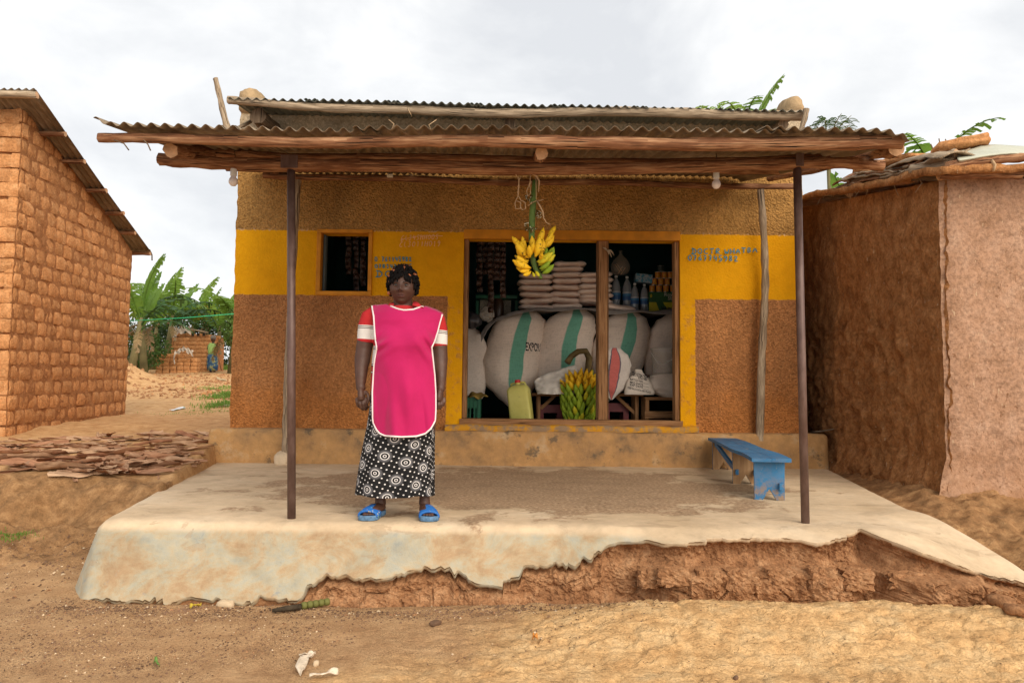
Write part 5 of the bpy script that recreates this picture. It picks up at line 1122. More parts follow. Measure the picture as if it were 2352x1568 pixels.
n0 = G(1767, 1147, 0); f0 = G(1662, 1078, 0); ang = math.atan2(-(f0.x - n0.x), f0.y - n0.y); Lb = (f0 - n0).length
bn = thing('bench', 'long low blue-painted wooden bench with three plank legs on the porch', 'bench', loc=n0); bn.rotation_euler = (0, 0, ang)
HB = .325
mb = MB()
for (x0, x1, y0, y1, dz) in ((-.145, .001, -.10, Lb + .10, 0), (.003, .145, -.10, Lb + .09, .001)):
    xs_ = np.linspace(x0, x1, 4); ys_ = np.linspace(y0, y1, 30)
    mb = MB(); top_ = np.array([[(x_ + (.004 * math.sin(y_ * 7) if x_ in (x0, x1) else 0), y_, HB + dz + .004 * math.sin(y_ * 5)) for x_ in xs_] for y_ in ys_]); bot_ = top_.copy(); bot_[:, :, 2] -= .028
    mb.grid(top_); mb.grid(bot_[:, ::-1]); mb.grid(np.stack([top_[:, 0], bot_[:, 0]], 1)); mb.grid(np.stack([bot_[:, -1], top_[:, -1]], 1)); mb.grid(np.stack([bot_[0], top_[0]], 0)); mb.grid(np.stack([top_[-1], bot_[-1]], 0))
    mb.build('seat_plank', MAT['blue'], bn, False)
for k, yy in enumerate((0.0, Lb * .44, Lb)):
    w = .112; h = HB - .030; nt = .085; mb = MB(); out_ = [(-w, 0), (-w * .45, 0), (0, nt), (w * .45, 0), (w, 0), (w * 1.0, h * .5), (w * 1.03, h), (-w * 1.03, h), (-w, h * .5)]
    F_ = [(x_, yy - .013, z_) for x_, z_ in out_]; B_ = [(x_, yy + .013, z_) for x_, z_ in out_]; n = len(out_); mb.v = F_ + B_
    for a in ((8, 0, 1, 2), (2, 3, 4, 5), (8, 2, 5), (7, 8, 5, 6)):
        mb.f.append(list(a)); mb.uv.append(None); mb.mi.append(0); mb.f.append([i + n for i in a][::-1]); mb.uv.append(None); mb.mi.append(0)
    for i in range(n): mb.f.append([(i + 1) % n, i, i + n, (i + 1) % n + n]); mb.uv.append(None); mb.mi.append(0)
    o = mb.build('leg', MAT['blue'], bn, False)
    if k: o['label'] = 'bench leg board, bare wood towards the camera'; o.data.materials.append(MAT['rawwood']); [setattr(p, 'material_index', 1) for p in o.data.polygons if p.normal.y < -.9]
mb = MB(); mb.box((.078, Lb * .22 + .02, .105), (.028, Lb * .44 + .15, .05)); bevel(mb.build('stretcher', MAT['blue'], bn, False), .003)
mb = MB(); mb.box((-.078, Lb * .72, .19), (.028, Lb * .60, .045), (R(8), 0, 0)); bevel(mb.build('stretcher', MAT['blue'], bn, False), .003)
# ------------------------------------------------------------------ people
def remesh(mb, name, mat, voxel, smooth=2, parent=None):
    """one continuous surface grown from overlapping lofts"""
    me = mb.mesh(name, mat); ob = link(name + '_tmp', me)
    m = ob.modifiers.new('r', 'REMESH'); m.mode = 'VOXEL'; m.voxel_size = voxel; m.use_smooth_shade = True
    if smooth: s = ob.modifiers.new('s', 'SMOOTH'); s.iterations = smooth; s.factor = .5
    bpy.context.view_layer.update()
    me2 = bpy.data.meshes.new_from_object(ob.evaluated_get(bpy.context.evaluated_depsgraph_get())); bpy.data.objects.remove(ob)
    me2.materials.clear()
    for q in (mat if isinstance(mat, list) else [mat]): me2.materials.append(q)
    me2.polygons.foreach_set('use_smooth', [True] * len(me2.polygons)); me2.name = name
    return link(name, me2, parent)
def m_skin(name, a, b):
    m = M(name, .40, .5); c = m.ramp(m.noise(14, None, 5), [(.3, a), (.7, b)]); return m.set(c, m.ramp(m.noise(60), [(.3, .47), (.7, .62)]), m.bump(m.noise(160, None, 3), .12, .004))
MAT['skin'] = m_skin('dark_skin', (0.060, 0.025, 0.016), (0.095, 0.043, 0.027)); MAT['lips'] = m_skin('lips', (0.085, 0.032, 0.027), (0.11, 0.042, 0.037)); MAT['brow'] = plain('brow_hair', (0.015, 0.010, 0.009), .8)
WP = Vector((-.70, 4.70, 0.0))
wo = thing('person', 'woman in a bright pink apron, striped shirt and black dotted skirt, standing in blue sandals', 'person', loc=WP)
def w8(zx, zy, dy=0.0): return Q((zx / 2.3742 + 820) * .9408, (zy / 2.3742 + 620) * .9408, WP.y + dy) - WP
PXM = 886.0
def loft(mb, secs, n=32, ex=1.0, closed=True, mi=0):
    """secs: (zx, zy, half width px, half depth m, dy)"""
    rows_ = []
    for zx, zy, hw, hd, dy in secs:
        c = w8(zx, zy, dy); row = []
        for j in range(n):
            a = 2 * PI * j / n; ca, sa = math.cos(a), math.sin(a)
            row.append((c.x + math.copysign(abs(ca) ** ex, ca) * hw / PXM, c.y + math.copysign(abs(sa) ** ex, sa) * hd, c.z))
        rows_.append(row)
    mb.grid(np.array(rows_)[:, ::-1], closed_u=True, mi=mi)
    k = len(secs)
    o = len(mb.v) - k * n; mb.f.append([o + j for j in range(n)]); mb.uv.append(None); mb.mi.append(mi); o = len(mb.v) - n; mb.f.append([o + j for j in range(n)][::-1]); mb.uv.append(None); mb.mi.append(mi)
body = MB()
# head
hc = w8(388, 187, -.02); nth, nph = 60, 72; rows_ = []
for i in range(nth + 1):
    th = PI * i / nth; row = []
    for j in range(nph):
        ph = 2 * PI * j / nph; v = np.array([math.sin(th) * math.cos(ph), math.sin(th) * math.sin(ph), math.cos(th)]); row.append(v)
    rows_.append(row)
Vv = np.array(rows_); f = Vv.reshape(-1, 3); x = f[:, 0] * .086; y = f[:, 1] * .096; z = f[:, 2] * np.where(f[:, 2] < 0, .128, .118)
jaw = sst(-.02, -.12, z); x = x * (1 - .16 * jaw); y = np.where(y < 0, y * (1 - .10 * jaw), y * (1 - .25 * jaw))
fr_ = sst(.0, -.05, y)
def gb(x0, z0, sx, sz): return np.exp(-((x - x0) / sx) ** 2 - ((z - z0) / sz) ** 2) * fr_
d = 0.023 * gb(0, -.030, .014, .017) + .009 * gb(0, -.006, .009, .022) + .014 * (gb(.0175, -.038, .009, .009) + gb(-.0175, -.038, .009, .009))
d += .006 * (gb(.032, .018, .020, .008) + gb(-.032, .018, .020, .008)) - .013 * (gb(.032, -.003, .016, .010) + gb(-.032, -.003, .015, .010))
d += .010 * (gb(.047, -.036, .022, .022) + gb(-.047, -.036, .022, .022)) + .0085 * gb(0, -.062, .024, .0065) + .010 * gb(0, -.076, .020, .0065) - .003 * gb(0, -.0685, .024, .0025) + .009 * gb(0, -.104, .026, .016) - .003 * gb(0, -.088, .02, .006)
y = y - d; Vv = np.stack([x + hc.x, y + hc.y, z + hc.z], -1).reshape(Vv.shape); body.grid(Vv, closed_u=True)
for s in (-1, 1): body.ball((hc.x + s * .080, hc.y + .012, hc.z - .012), (.010, .018, .030), 10, 8)
loft(body, [(388, 260, 52, .062, .0), (390, 300, 60, .064, .015), (392, 325, 95, .075, .02), (392, 350, 150, .085, .02)], 28)
loft(body, [(392, 330, 120, .07, .02), (392, 380, 165, .095, .015), (392, 500, 150, .115, .01), (392, 700, 160, .13, .01), (388, 850, 175, .135, .01), (385, 930, 172, .13, .01), (380, 960, 150, .11, .01)], 32)
def limb(mb, pts, n=20, flat=None):
    mb.tube([w8(a, b, dy) for a, b, r_, dy in pts], [r_ / PXM for a, b, r_, dy in pts], n, True, flat=flat)
limb(body, [(215, 350, 44, .02), (192, 400, 52, .02), (178, 470, 50, .02), (163, 550, 47, .02), (154, 610, 46, .01), (148, 660, 39, -.01), (145, 715, 33, -.03), (143, 760, 27, -.04), (146, 785, 27, -.045)])
limb(body, [(562, 362, 44, .02), (588, 410, 50, .02), (594, 480, 49, .02), (600, 560, 47, .02), (603, 610, 46, .01), (607, 660, 38, -.01), (609, 715, 31, -.03), (608, 765, 24, -.04), (604, 790, 26, -.045)])
# hands: palm, four fingers, thumb
def hand(palm, fingers, thumb):
    for a in (palm,): body.tube([w8(p[0], p[1], p[3]) for p in a], [p[2] / PXM for p in a], 16, True, flat=.55)
    for fg in fingers: body.tube([w8(p[0], p[1], p[2]) for p in fg], [.0102, .0100, .0092, .0080, .0062], 10)
    body.tube([w8(p[0], p[1], p[2]) for p in thumb], [.0125, .0115, .0102, .0068], 10)
hand([(146, 770, 27, -.04), (147, 795, 36, -.05), (149, 825, 40, -.052), (150, 845, 36, -.052)],
     [[(120, 832, -.045), (122, 858, -.052), (128, 880, -.045), (142, 890, -.025), (152, 886, -.012)], [(138, 838, -.056), (138, 866, -.066), (146, 892, -.058), (158, 902, -.035), (166, 898, -.02)],
      [(157, 838, -.060), (158, 868, -.072), (165, 894, -.062), (175, 902, -.038), (181, 897, -.024)], [(174, 832, -.054), (177, 858, -.064), (181, 880, -.054), (185, 888, -.034), (188, 882, -.022)]],
     [(170, 795, -.05), (186, 815, -.068), (190, 842, -.076), (184, 868, -.074)])
hand([(606, 775, 26, -.04), (604, 800, 36, -.05), (600, 830, 41, -.052), (598, 850, 37, -.052)],
     [[(628, 832, -.045), (629, 858, -.055), (622, 876, -.048), (610, 878, -.028), (602, 868, -.014)], [(612, 842, -.058), (613, 872, -.070), (607, 892, -.060), (597, 892, -.036), (590, 880, -.02)],
      [(594, 842, -.062), (594, 874, -.074), (588, 895, -.064), (580, 893, -.040), (576, 880, -.024)], [(577, 834, -.056), (576, 862, -.068), (572, 884, -.058), (568, 886, -.036), (566, 874, -.022)]],
     [(582, 800, -.05), (566, 820, -.072), (561, 848, -.084), (566, 876, -.084)])
# legs and feet
for (xa, xs_, toe) in ((258, 262, 236), (514, 508, 538)):
    limb(body, [(xs_, 930, 75, .02), (xs_, 1080, 62, .02), (xs_, 1200, 52, .04), (xa, 1300, 44, .045), (xa, 1370, 32, .04), (xa, 1410, 30, .035), (xa, 1450, 33, .03)])
    a = w8(xa, 1440, .03); t = w8(toe, 1470, 0); yf = -.125; tx = (toe - 0) ; dirx = (1 if toe > xa else -1) * .035
    body.tube([(a.x, .075, .045), (a.x, .04, .055), (a.x + dirx * .3, -.03, .058), (a.x + dirx * .7, -.085, .048), (a.x + dirx, -.115, .042)], [.026, .036, .038, .040, .030], 14, True, flat=.75)
    for k in range(5):
        u = (k - 2) * (.017) ; s = 1 if toe > xa else -1; ln = [.030, .028, .024, .018, .012][k if s > 0 else k]; r_ = [.0120, .0090, .0086, .0080, .0075][k]; ux = -s * (-.034 + .0175 * k) if True else u
        body.tube([(a.x + dirx * .8 + ux * -1 * -1, -.10, .042), (a.x + dirx + ux, -.115 - ln * .6, .040), (a.x + dirx * 1.05 + ux, -.12 - ln, .036)], [r_, r_, r_ * .75], 8)
bo = remesh(body, 'body', [MAT['skin'], MAT['lips'], MAT['brow']], .0042, 2, wo)
me = bo.data; cen = np.empty(len(me.polygons) * 3, np.float32); me.polygons.foreach_get('center', cen); cen = cen.reshape(-1, 3); dx_ = cen[:, 0] - hc.x; dz_ = cen[:, 2] - hc.z; fy = cen[:, 1] < hc.y - .06
mi = np.zeros(len(cen), np.int32); mi[fy & (((dx_ / .027) ** 2 + ((dz_ + .069) / .0125) ** 2) < 1)] = 1
bz = .0205 - .35 * np.abs(np.abs(dx_) - .036) ** 1.2 * 2; mi[fy & (np.abs(np.abs(dx_) - .035) < .020) & (np.abs(dz_ - bz) < .0035)] = 2
me.polygons.foreach_set('material_index', mi)
MAT['sclera'] = plain('eye_white', (0.20, 0.155, 0.125), .35, .35); MAT['iris'] = plain('dark_iris', (0.012, 0.008, 0.006), .1, .6)
for s in (-1, 1):
    mb = MB(); mb.ball((hc.x + s * .0315, hc.y - .0775, hc.z - .003), (.0125, .0085, .0046), 14, 8); e_ = mb.build('eye', MAT['sclera'], wo)
    mb = MB(); mb.ball((hc.x + s * .0315, hc.y - .0848, hc.z - .0025), (.0064, .0024, .0058), 12, 6); mb.build('iris', MAT['iris'], e_)
    mb = MB(); mb.tube([(hc.x + s * .0315 + .0155 * math.cos(a), hc.y - .0800 - .0055 * math.sin(a), hc.z - .003 + .0066 * math.sin(a)) for a in np.linspace(0, PI, 9)], .0020, 6); mb.build('eyelid', MAT['brow'], e_)
for s in (-1, 1):
    mb = MB(); mb.ball((hc.x + s * .0105, hc.y - .1085, hc.z - .0435), (.0042, .003, .0028), 8, 6); mb.build('nostril', MAT['brow'], wo)
tb = bmesh.new(); tb.from_mesh(bo.data); bvh = BVHTree.FromBMesh(tb); tb.free(); pts_ = []
for u in np.linspace(-.024, .024, 9):
    h_ = bvh.ray_cast(Vector((hc.x + u, hc.y - .4, hc.z - .0685 + .0025 * abs(u) / .024)), Vector((0, 1, 0)))[0]; pts_.append(h_ + Vector((0, .0006, 0)))
mb = MB(); mb.tube(pts_, [.0006, .0013, .0017, .0019, .0017, .0019, .0017, .0013, .0006], 6); mb.build('mouth_line', MAT['brow'], wo)
# hair: short twists with a few copper tips
hair = MB(); rr = random.Random(2)
Vh = []
for i in range(26):
    th = PI * .60 * i / 25; row = []
    for j in range(48):
        ph = 2 * PI * j / 48; dx, dy, dz = math.sin(th) * math.cos(ph), math.sin(th) * math.sin(ph), math.cos(th)
        cut = 1.0
        row.append((hc.x + dx * .090, hc.y + .014 + dy * .098, hc.z + .004 + dz * .128))
    Vh.append(row)
Vh = np.array(Vh); front = (Vh[:, :, 1] < hc.y - .03) & (Vh[:, :, 2] < hc.z + .062) & (np.abs(Vh[:, :, 0] - hc.x) < .068); Vh[:, :, 1] = np.where(front, hc.y - .03, Vh[:, :, 1]); hair.grid(Vh, closed_u=True)
k = 0
for i in range(520):
    a = rr.random() * 2 * PI; c = rr.uniform(-.36, 1); s_ = math.sqrt(1 - c * c); d = Vector((s_ * math.cos(a), s_ * math.sin(a), c))
    p = Vector((hc.x + d.x * .091, hc.y + .012 + d.y * .099, hc.z + .004 + d.z * .127)); fx = (p.x - hc.x) / .08
    if p.y < hc.y - .015 and p.z < hc.z + .052 + .010 * math.sin(fx * 9) - .075 * max(0, abs(fx) - .80) * 5: continue
    t = Vector((rr.uniform(-.5, .5), rr.uniform(-.4, .4), -1)); t = (t - d * t.dot(d)).normalized(); L_ = rr.uniform(.018, .034); q = p + t * L_ * .6 + d * rr.uniform(.006, .016); e2 = p + t * L_ + d * .002
    cop = 1 if (rr.random() < .075 and p.y < hc.y + .02) else 0
    hair.tube([p + d * .001, p + d * .007 + t * .004, q, e2], [.0062, .0080, .0074, .0045] if not cop else [.0070, .0098, .0092, .005], 7, mi=cop)
for fx in [rr.uniform(-.07, .07) for _ in range(26)]:
    zt = hc.z + .066 - 4.2 * fx * fx * 2.2; p = Vector((hc.x + fx, hc.y - .090 * math.sqrt(max(0, 1 - (fx / .095) ** 2)) - .004, zt)); hair.tube([p, p + Vector((0, -.007, -.010)), p + Vector((rr.uniform(-.006, .006), -.004, -.012 - rr.uniform(0, .024)))], [.0075, .0078, .0035], 7, mi=1 if rr.random() < .08 else 0)
hair.build('hair', [plain('black_hair', (0.006, 0.005, 0.005), .8, .12), plain('copper_hair_tips', (0.30, 0.085, 0.03), .5, .4)], wo)
# shirt
zof = lambda zy: w8(388, zy).z
ms = M('striped_shirt', .85, .2); x, y, z = ms.xyz(); zz = ms.math('ADD', z, ms.math('MULTIPLY', x, .055)); ztop, zbot = zof(300), zof(800)
fac = ms.math('DIVIDE', ms.math('SUBTRACT', ztop, zz), ztop - zbot); red, wh, bk_ = (0.50, 0.028, 0.032), (0.74, 0.71, 0.68), (0.025, 0.022, 0.025)
def pos(zy): return (zy - 300) / 500.
stops = [(0.0, red), (pos(428), wh), (pos(433), bk_), (pos(438), wh), (pos(443), bk_), (pos(448), wh), (pos(508), red), (pos(545), wh), (pos(552), bk_), (pos(557), wh), (pos(562), bk_), (pos(567), wh), (pos(648), bk_), (pos(653), wh), (pos(658), bk_), (pos(664), red), (pos(690), bk_), (pos(694), wh), (pos(699), bk_), (pos(704), red)]
cs_ = ms.ramp(fac, stops, 'CONSTANT'); cs_ = ms.mix(.3, cs_, ms.ramp(ms.noise(25), [(.3, .75), (.7, 1.05)]), 'MULTIPLY'); MAT['shirt'] = ms.set(cs_, None, ms.bump(ms.noise(30), .2, .01))
sh_ = MB()
loft(sh_, [(391, 302, 66, .070, .012), (392, 318, 105, .085, .018), (392, 338, 165, .10, .02), (392, 375, 178, .115, .015), (392, 450, 172, .135, .005), (390, 530, 170, .150, 0), (388, 620, 178, .155, 0), (388, 720, 184, .160, 0), (388, 800, 186, .160, 0)], 40)
limb(sh_, [(235, 345, 52, .02), (203, 372, 60, .02), (186, 420, 58, .02), (178, 470, 54, .02), (174, 514, 51, .02)]); limb(sh_, [(548, 358, 52, .02), (580, 390, 58, .02), (592, 440, 55, .02), (596, 490, 52, .02), (598, 538, 49, .02)])
remesh(sh_, 'shirt', MAT['shirt'], .0075, 3, wo)
for k, pts in enumerate((((286, 312, -.085), (338, 276, .0), (330, 308, -.085), (338, 290, -.05)), ((508, 316, -.085), (452, 274, .0), (445, 300, -.085), (447, 286, -.05)))):
    mb = MB(); a, b, c, d = [w8(*p) for p in pts]; mid = (a + c) / 2; P_ = np.array([[tuple(b), tuple((b + a) / 2 + Vector((0, -.012, .008))), tuple(a)], [tuple(d), tuple((d + a) / 2 + Vector((0, -.014, .004))), tuple((a + c) / 2)], [tuple((c + d) / 2 + Vector((0, -.01, 0))), tuple((c + d) / 2 + Vector((0, -.016, -.004))), tuple(c)]])
    mb.grid(P_); o = mb.build('collar', plain('red_collar', (0.48, 0.025, 0.03), .85), wo); o.modifiers.new('s', 'SOLIDIFY').thickness = .006
# skirt
nz, na = 56, 150; Lk = [(780, 203), (900, 193), (1000, 178), (1100, 157), (1250, 130), (1388, 112)]; Rk = [(780, 574), (900, 574), (1000, 572), (1100, 568), (1250, 565), (1388, 562)]
rows_ = []; uvr = []
for i in range(nz):
    t = i / (nz - 1); zy = 770 + (1392 - 770) * t; l_, r_ = np.interp(zy, *zip(*Lk)), np.interp(zy, *zip(*Rk)); cx, hw = (l_ + r_) / 2, (r_ - l_) / 2; row = []; uvrow = []
    for j in range(na):
        a = 2 * PI * j / na; ca, sa = math.cos(a), math.sin(a); fold = (.10 + .9 * t ** 1.3) * (.010 * math.sin(a * 9 + 1.2 * math.sin(a * 2)) + .009 * math.sin(a * 5 + .5) + .018 * math.exp(-((a - 5.15) / .10) ** 2) - .020 * math.exp(-((a - 5.33) / .09) ** 2))
        hd = .157 - .012 * t; c = w8(cx, zy + 5 * math.sin(a * 4 + 2) * t, .01); row.append((c.x + ca * (hw / PXM + fold * .6), c.y + sa * (hd + fold), c.z)); uvrow.append(((a - 1.5 * PI) * (hw / PXM * .80), -zy / PXM))
    rows_.append(row); uvr.append(uvrow)
mb = MB(); P_ = np.array(rows_); mb.grid(P_[:, ::-1], closed_u=True); U_ = [r[::-1] for r in uvr]
for i in range(nz - 1):
    for j in range(na):
        j2 = (j + 1) % na; q = [U_[i][j], U_[i][j2], U_[i + 1][j2], U_[i + 1][j]]
        if j2 == 0: q = [q[0], q[0], q[3], q[3]]
        mb.uv[i * na + j] = q
mk = M('black_print_cloth', .8, .25); S_ = 1 / .118; uvv = mk.co('UV', (S_, S_, 1), (0, 0, R(20.5)))
def frac_r(vec, k=1.0):
    s = mk.n('ShaderNodeVectorMath'); s.operation = 'SCALE'; mk.l(vec, s.inputs[0]); s.inputs['Scale'].default_value = k
    fr2 = mk.n('ShaderNodeVectorMath'); fr2.operation = 'FRACTION'; mk.l(s.outputs[0], fr2.inputs[0]); xx, yy, _ = mk.xyz(fr2.outputs[0]); xx = mk.math('SUBTRACT', xx, .5); yy = mk.math('SUBTRACT', yy, .5)
    return mk.math('SQRT', mk.math('ADD', mk.math('MULTIPLY', xx, xx), mk.math('MULTIPLY', yy, yy)))
rb = frac_r(uvv); K, Wt, Gy = (0.010, 0.010, 0.011), (0.72, 0.70, 0.69), (0.12, 0.12, 0.13)
circ = mk.ramp(rb, [(0.0, K), (.045, Wt), (.085, K), (.165, Wt), (.205, Gy), (.27, (0.07, 0.07, 0.075)), (.33, K)], 'CONSTANT'); rs = frac_r(uvv, 4.0); dots = mk.math('MULTIPLY', mk.ramp(rs, [(.0, 1.0), (.15, 1.0), (.17, 0.0)]), mk.step(rb, .345, .355))
cc = mk.mix(dots, circ, Wt); MAT['skirt'] = mk.set(cc); mb.build('skirt', MAT['skirt'], wo)
# apron
Lp = [(290, 208), (330, 214), (360, 220), (430, 224), (500, 230), (540, 238), (640, 222), (800, 212), (950, 214), (1000, 220), (1035, 230), (1060, 244)]; Rp = [(290, 600), (330, 622), (350, 617), (400, 602), (450, 590), (500, 574), (540, 556), (600, 562), (700, 573), (800, 579), (900, 579), (960, 576), (1010, 568), (1040, 558), (1060, 546)]
nu_, nv = 60, 110; rows_ = []
tx_ = np.array([0, .19, .28, .36, .45, .58, .72, .78, .88, 1]); ty_ = np.array([300, 294, 303, 318, 326, 322, 305, 306, 322, 349]); bx_ = np.array([0, .025, .07, .15, .45, .74, .88, .96, 1]); by_ = np.array([978, 1014, 1040, 1053, 1059, 1055, 1040, 1008, 965])
sec_z = [300, 340, 380, 450, 530, 620, 720, 800, 900, 1000, 1060]; sec_d = [.072, .105, .128, .150, .172, .172, .174, .176, .178, .176, .176]; sec_w = [150, 215, 222, 215, 205, 205, 208, 212, 215, 222, 226]
for i in range(nv):
    v = i / (nv - 1); row = []
    for j in range(nu_):
        u = j / (nu_ - 1); yt = np.interp(u, tx_, ty_); yb = np.interp(u, bx_, by_); zy = yt + (yb - yt) * v; l_, r_ = np.interp(zy, *zip(*Lp)), np.interp(zy, *zip(*Rp)); zx = l_ + (r_ - l_) * u
        D = np.interp(zy, sec_z, sec_d); W_ = np.interp(zy, sec_z, sec_w); xn = (zx - 392) / W_; dep = D * math.sqrt(max(.04, 1 - xn * xn * .95))
        bust = .020 * math.exp(-((zy - 500) / 60) ** 2) * (math.exp(-((zx - 320) / 60) ** 2) + math.exp(-((zx - 465) / 60) ** 2))
        w1 = .018 * math.sin((zx - 240) * .06 + (zy - 520) * .085) * math.exp(-((zx - 245) / 60) ** 2 - ((zy - 520) / 60) ** 2) + .018 * math.sin((zx - 550) * .075 - (zy - 540) * .05) * math.exp(-((zx - 545) / 55) ** 2 - ((zy - 520) / 85) ** 2)
        lo = sst(560, 1000, zy); w2 = float(lo) * (.015 * math.sin(zx * .026 + zy * .004 + 1) + .009 * math.sin(zx * .06 - zy * .006)) + .006 * math.sin(zx * .020 - zy * .017) + .005 * math.sin(zx * .012 + zy * .03) * math.exp(-((zy - 420) / 120) ** 2)
        row.append(tuple(w8(zx, zy, -dep - bust - max(w1 + w2, -.006) - .010 - .010 * float(sst(430, 330, zy)))))
    rows_.append(row)
Ap = np.array(rows_); mb = MB(); mb.grid(Ap)
ma = M('pink_cotton', .75, .25); ca_ = ma.ramp(ma.noise(4, None, 5), [(.3, (0.40, 0.0045, 0.082)), (.7, (0.49, 0.0065, 0.11))]); MAT['pink'] = ma.set(ca_, None, ma.bump(ma.math('ADD', ma.noise(14, None, 5), ma.math('MULTIPLY', ma.noise(220, None, 2), .3)), .22, .012), Sheen_Weight=.2)
ap = mb.build('apron', MAT['pink'], wo); ap.modifiers.new('s', 'SOLIDIFY').thickness = .003
MAT['piping'] = plain('white_piping', (0.78, 0.70, 0.70), .8, .2, .06)
edges = [Ap[:, 0], Ap[:, -1], Ap[-1], Ap[0, 16:45]]
for e_ in edges:
    mb = MB(); mb.tube([Vector(p) + Vector((0, -.003, 0)) for p in e_[::2]] + [Vector(e_[-1]) + Vector((0, -.003, 0))], .0058, 8); mb.build('piping', MAT['piping'], ap)
# shoulder strap over the back so the apron hangs from something
for j0, j1 in ((0, 16), (44, 59)):
    top = Ap[0, j0:j1 + 1]; mid = top + np.array([0, .06, .012]); bk2 = top + np.array([0, .15, -.03]); bk3 = top * 1.0 + np.array([0, .19, -.20]); mb = MB(); mb.grid(np.array([top, mid, bk2, bk3])); o = mb.build('apron_yoke', MAT['pink'], ap); o.modifiers.new('s', 'SOLIDIFY').thickness = .003
# sandals
msl = M('blue_foam_sandal', .6, .35); v = msl.voro(55, None, 'F1', 1.0, 'Color'); vd = msl.voro(55); cl = msl.mix(msl.ramp(vd, [(.22, 1), (.30, 0)]), (0.018, 0.13, 0.44), msl.mix(.5, v, (0.5, 0.45, 0.3))); cl = msl.mix(msl.ramp(msl.noise(9), [(.45, 1), (.6, 0)]), (0.020, 0.14, 0.46), cl); MAT['sandal'] = msl.set(cl)
MAT['sole'] = plain('blue_grey_sole', (0.10, 0.20, 0.34), .7, .3, .4, 60)
for xa, s in ((258, -1), (514, 1)):
    a = w8(xa, 1440, .03); sd_ = thing('tmp', 'x', 'x'); bpy.data.objects.remove(sd_)
    L_ = .275; ang_ = R(12) * s; n = 36; prof_ = []
    def pt(u, v_, z_): # u across -1..1, v along 0 heel .. 1 toe
        return Vector((a.x + u * math.cos(ang_) + (v_ * L_) * math.sin(ang_), .105 - v_ * L_ * math.cos(ang_) + u * math.sin(ang_) * .3, z_))
    wid = lambda v_: np.interp(v_, [0, .06, .2, .45, .7, .85, .95, 1.0], [.012, .034, .043, .044, .060, .064, .052, .020])
    ring = [(wid(v_), v_) for v_ in np.linspace(0, 1, 22)] + [(-wid(v_), v_) for v_ in np.linspace(1, 0, 22)]
    mb = MB(); rows_ = []
    for z_, k_ in ((.002, .95), (.008, 1.0), (.026, 1.0), (.033, .96), (.031, .86)): rows_.append([tuple(pt(u * k_, .5 + (v_ - .5) * (1 - (1 - k_) * .3), z_)) for u, v_ in ring])
    mb.grid(np.array(rows_)); o_n = len(ring); off = len(mb.v) - o_n; mb.f.append([off + i for i in range(o_n)]); mb.uv.append(None); mb.mi.append(0); mb.f.append([i for i in range(o_n)][::-1]); mb.uv.append(None); mb.mi.append(0)
    sl_ = mb.build('sandal', MAT['sole'], wo, True, 50)
    rows_ = []
    for k_ in range(9):
        v_ = .50 + .40 * k_ / 8; hgt = np.interp(v_, [.5, .7, .9], [.088, .080, .060]); rows_.append([tuple(pt(math.cos(t) * (wid(v_) + .004), v_, .020 + max(0, math.sin(t)) ** .7 * (hgt - .02))) for t in np.linspace(0, PI, 22)])
    mb = MB(); mb.grid(np.array(rows_)); o = mb.build('strap', MAT['sandal'], sl_); o.modifiers.new('s', 'SOLIDIFY').thickness = .011

# far-off field worker
FP = Q(489, 853, 31.0); FP.z = gz(FP.x, FP.y); k_ = 31.0 / 1650
fw_ = thing('person', 'distant person in light green top and blue wrap beside the brick hut', 'person', loc=FP)
def fp(px, py, dy=0): return Q(px, py, 31.0 + dy) - Vector((FP.x, 31.0, Q(489, 853, 31.0).z)) + Vector((0, 0, 0))
mb = MB(); mb.ball(fp(490, 776), (.105, .12, .135), 14, 10); mb.tube([fp(490, 781), fp(489, 790)], .055, 10); mb.tube([fp(489, 788), fp(488, 800), fp(488, 812)], [.10, .17, .14], 14)
mb.tube([fp(481, 789), fp(478, 797), fp(482, 803), fp(490, 801)], [.06, .052, .045, .04], 10); mb.tube([fp(497, 789), fp(500, 799), fp(498, 808)], [.06, .052, .04], 10)
for px in (484, 493): mb.tube([fp(px, 835), fp(px, 848), fp(px, 852, -.0), fp(px, 853, -.1)], [.06, .045, .05, .04], 10)
remesh(mb, 'body', MAT['skin'], .016, 1, fw_)
mb = MB(); mb.tube([fp(489, 786), fp(488, 792), fp(488, 802), fp(489, 813)], [.13, .19, .185, .19], 18); mb.build('top', plain('light_green_cloth', (0.33, 0.50, 0.16), .85, .2, .2, 6), fw_)
mb = MB(); mb.tube([fp(489, 811), fp(488, 822), fp(488, 838), fp(488, 849)], [.19, .22, .23, .21], 18, True, .06); mb.build('wrap', (lambda m: m.set(m.ramp(m.noise(7, None, 5), [(.35, (0.02, 0.05, 0.13)), (.5, (0.06, 0.13, 0.22)), (.6, (0.38, 0.36, 0.12)), (.7, (0.03, 0.06, 0.12))])))(M('blue_wrap_cloth', .85, .2)), fw_)
mb = MB(); mb.ball(fp(490, 773), (.118, .13, .11), 12, 8); mb.build('headscarf', plain('grey_scarf', (0.22, 0.19, 0.17), .9), fw_)
mb = MB(); mb.tube([fp(497, 806, -.25), fp(503, 826, -.35), fp(509, 848, -.45)], .022, 7); mb.build('hoe_handle', MAT['log_red'], fw_)
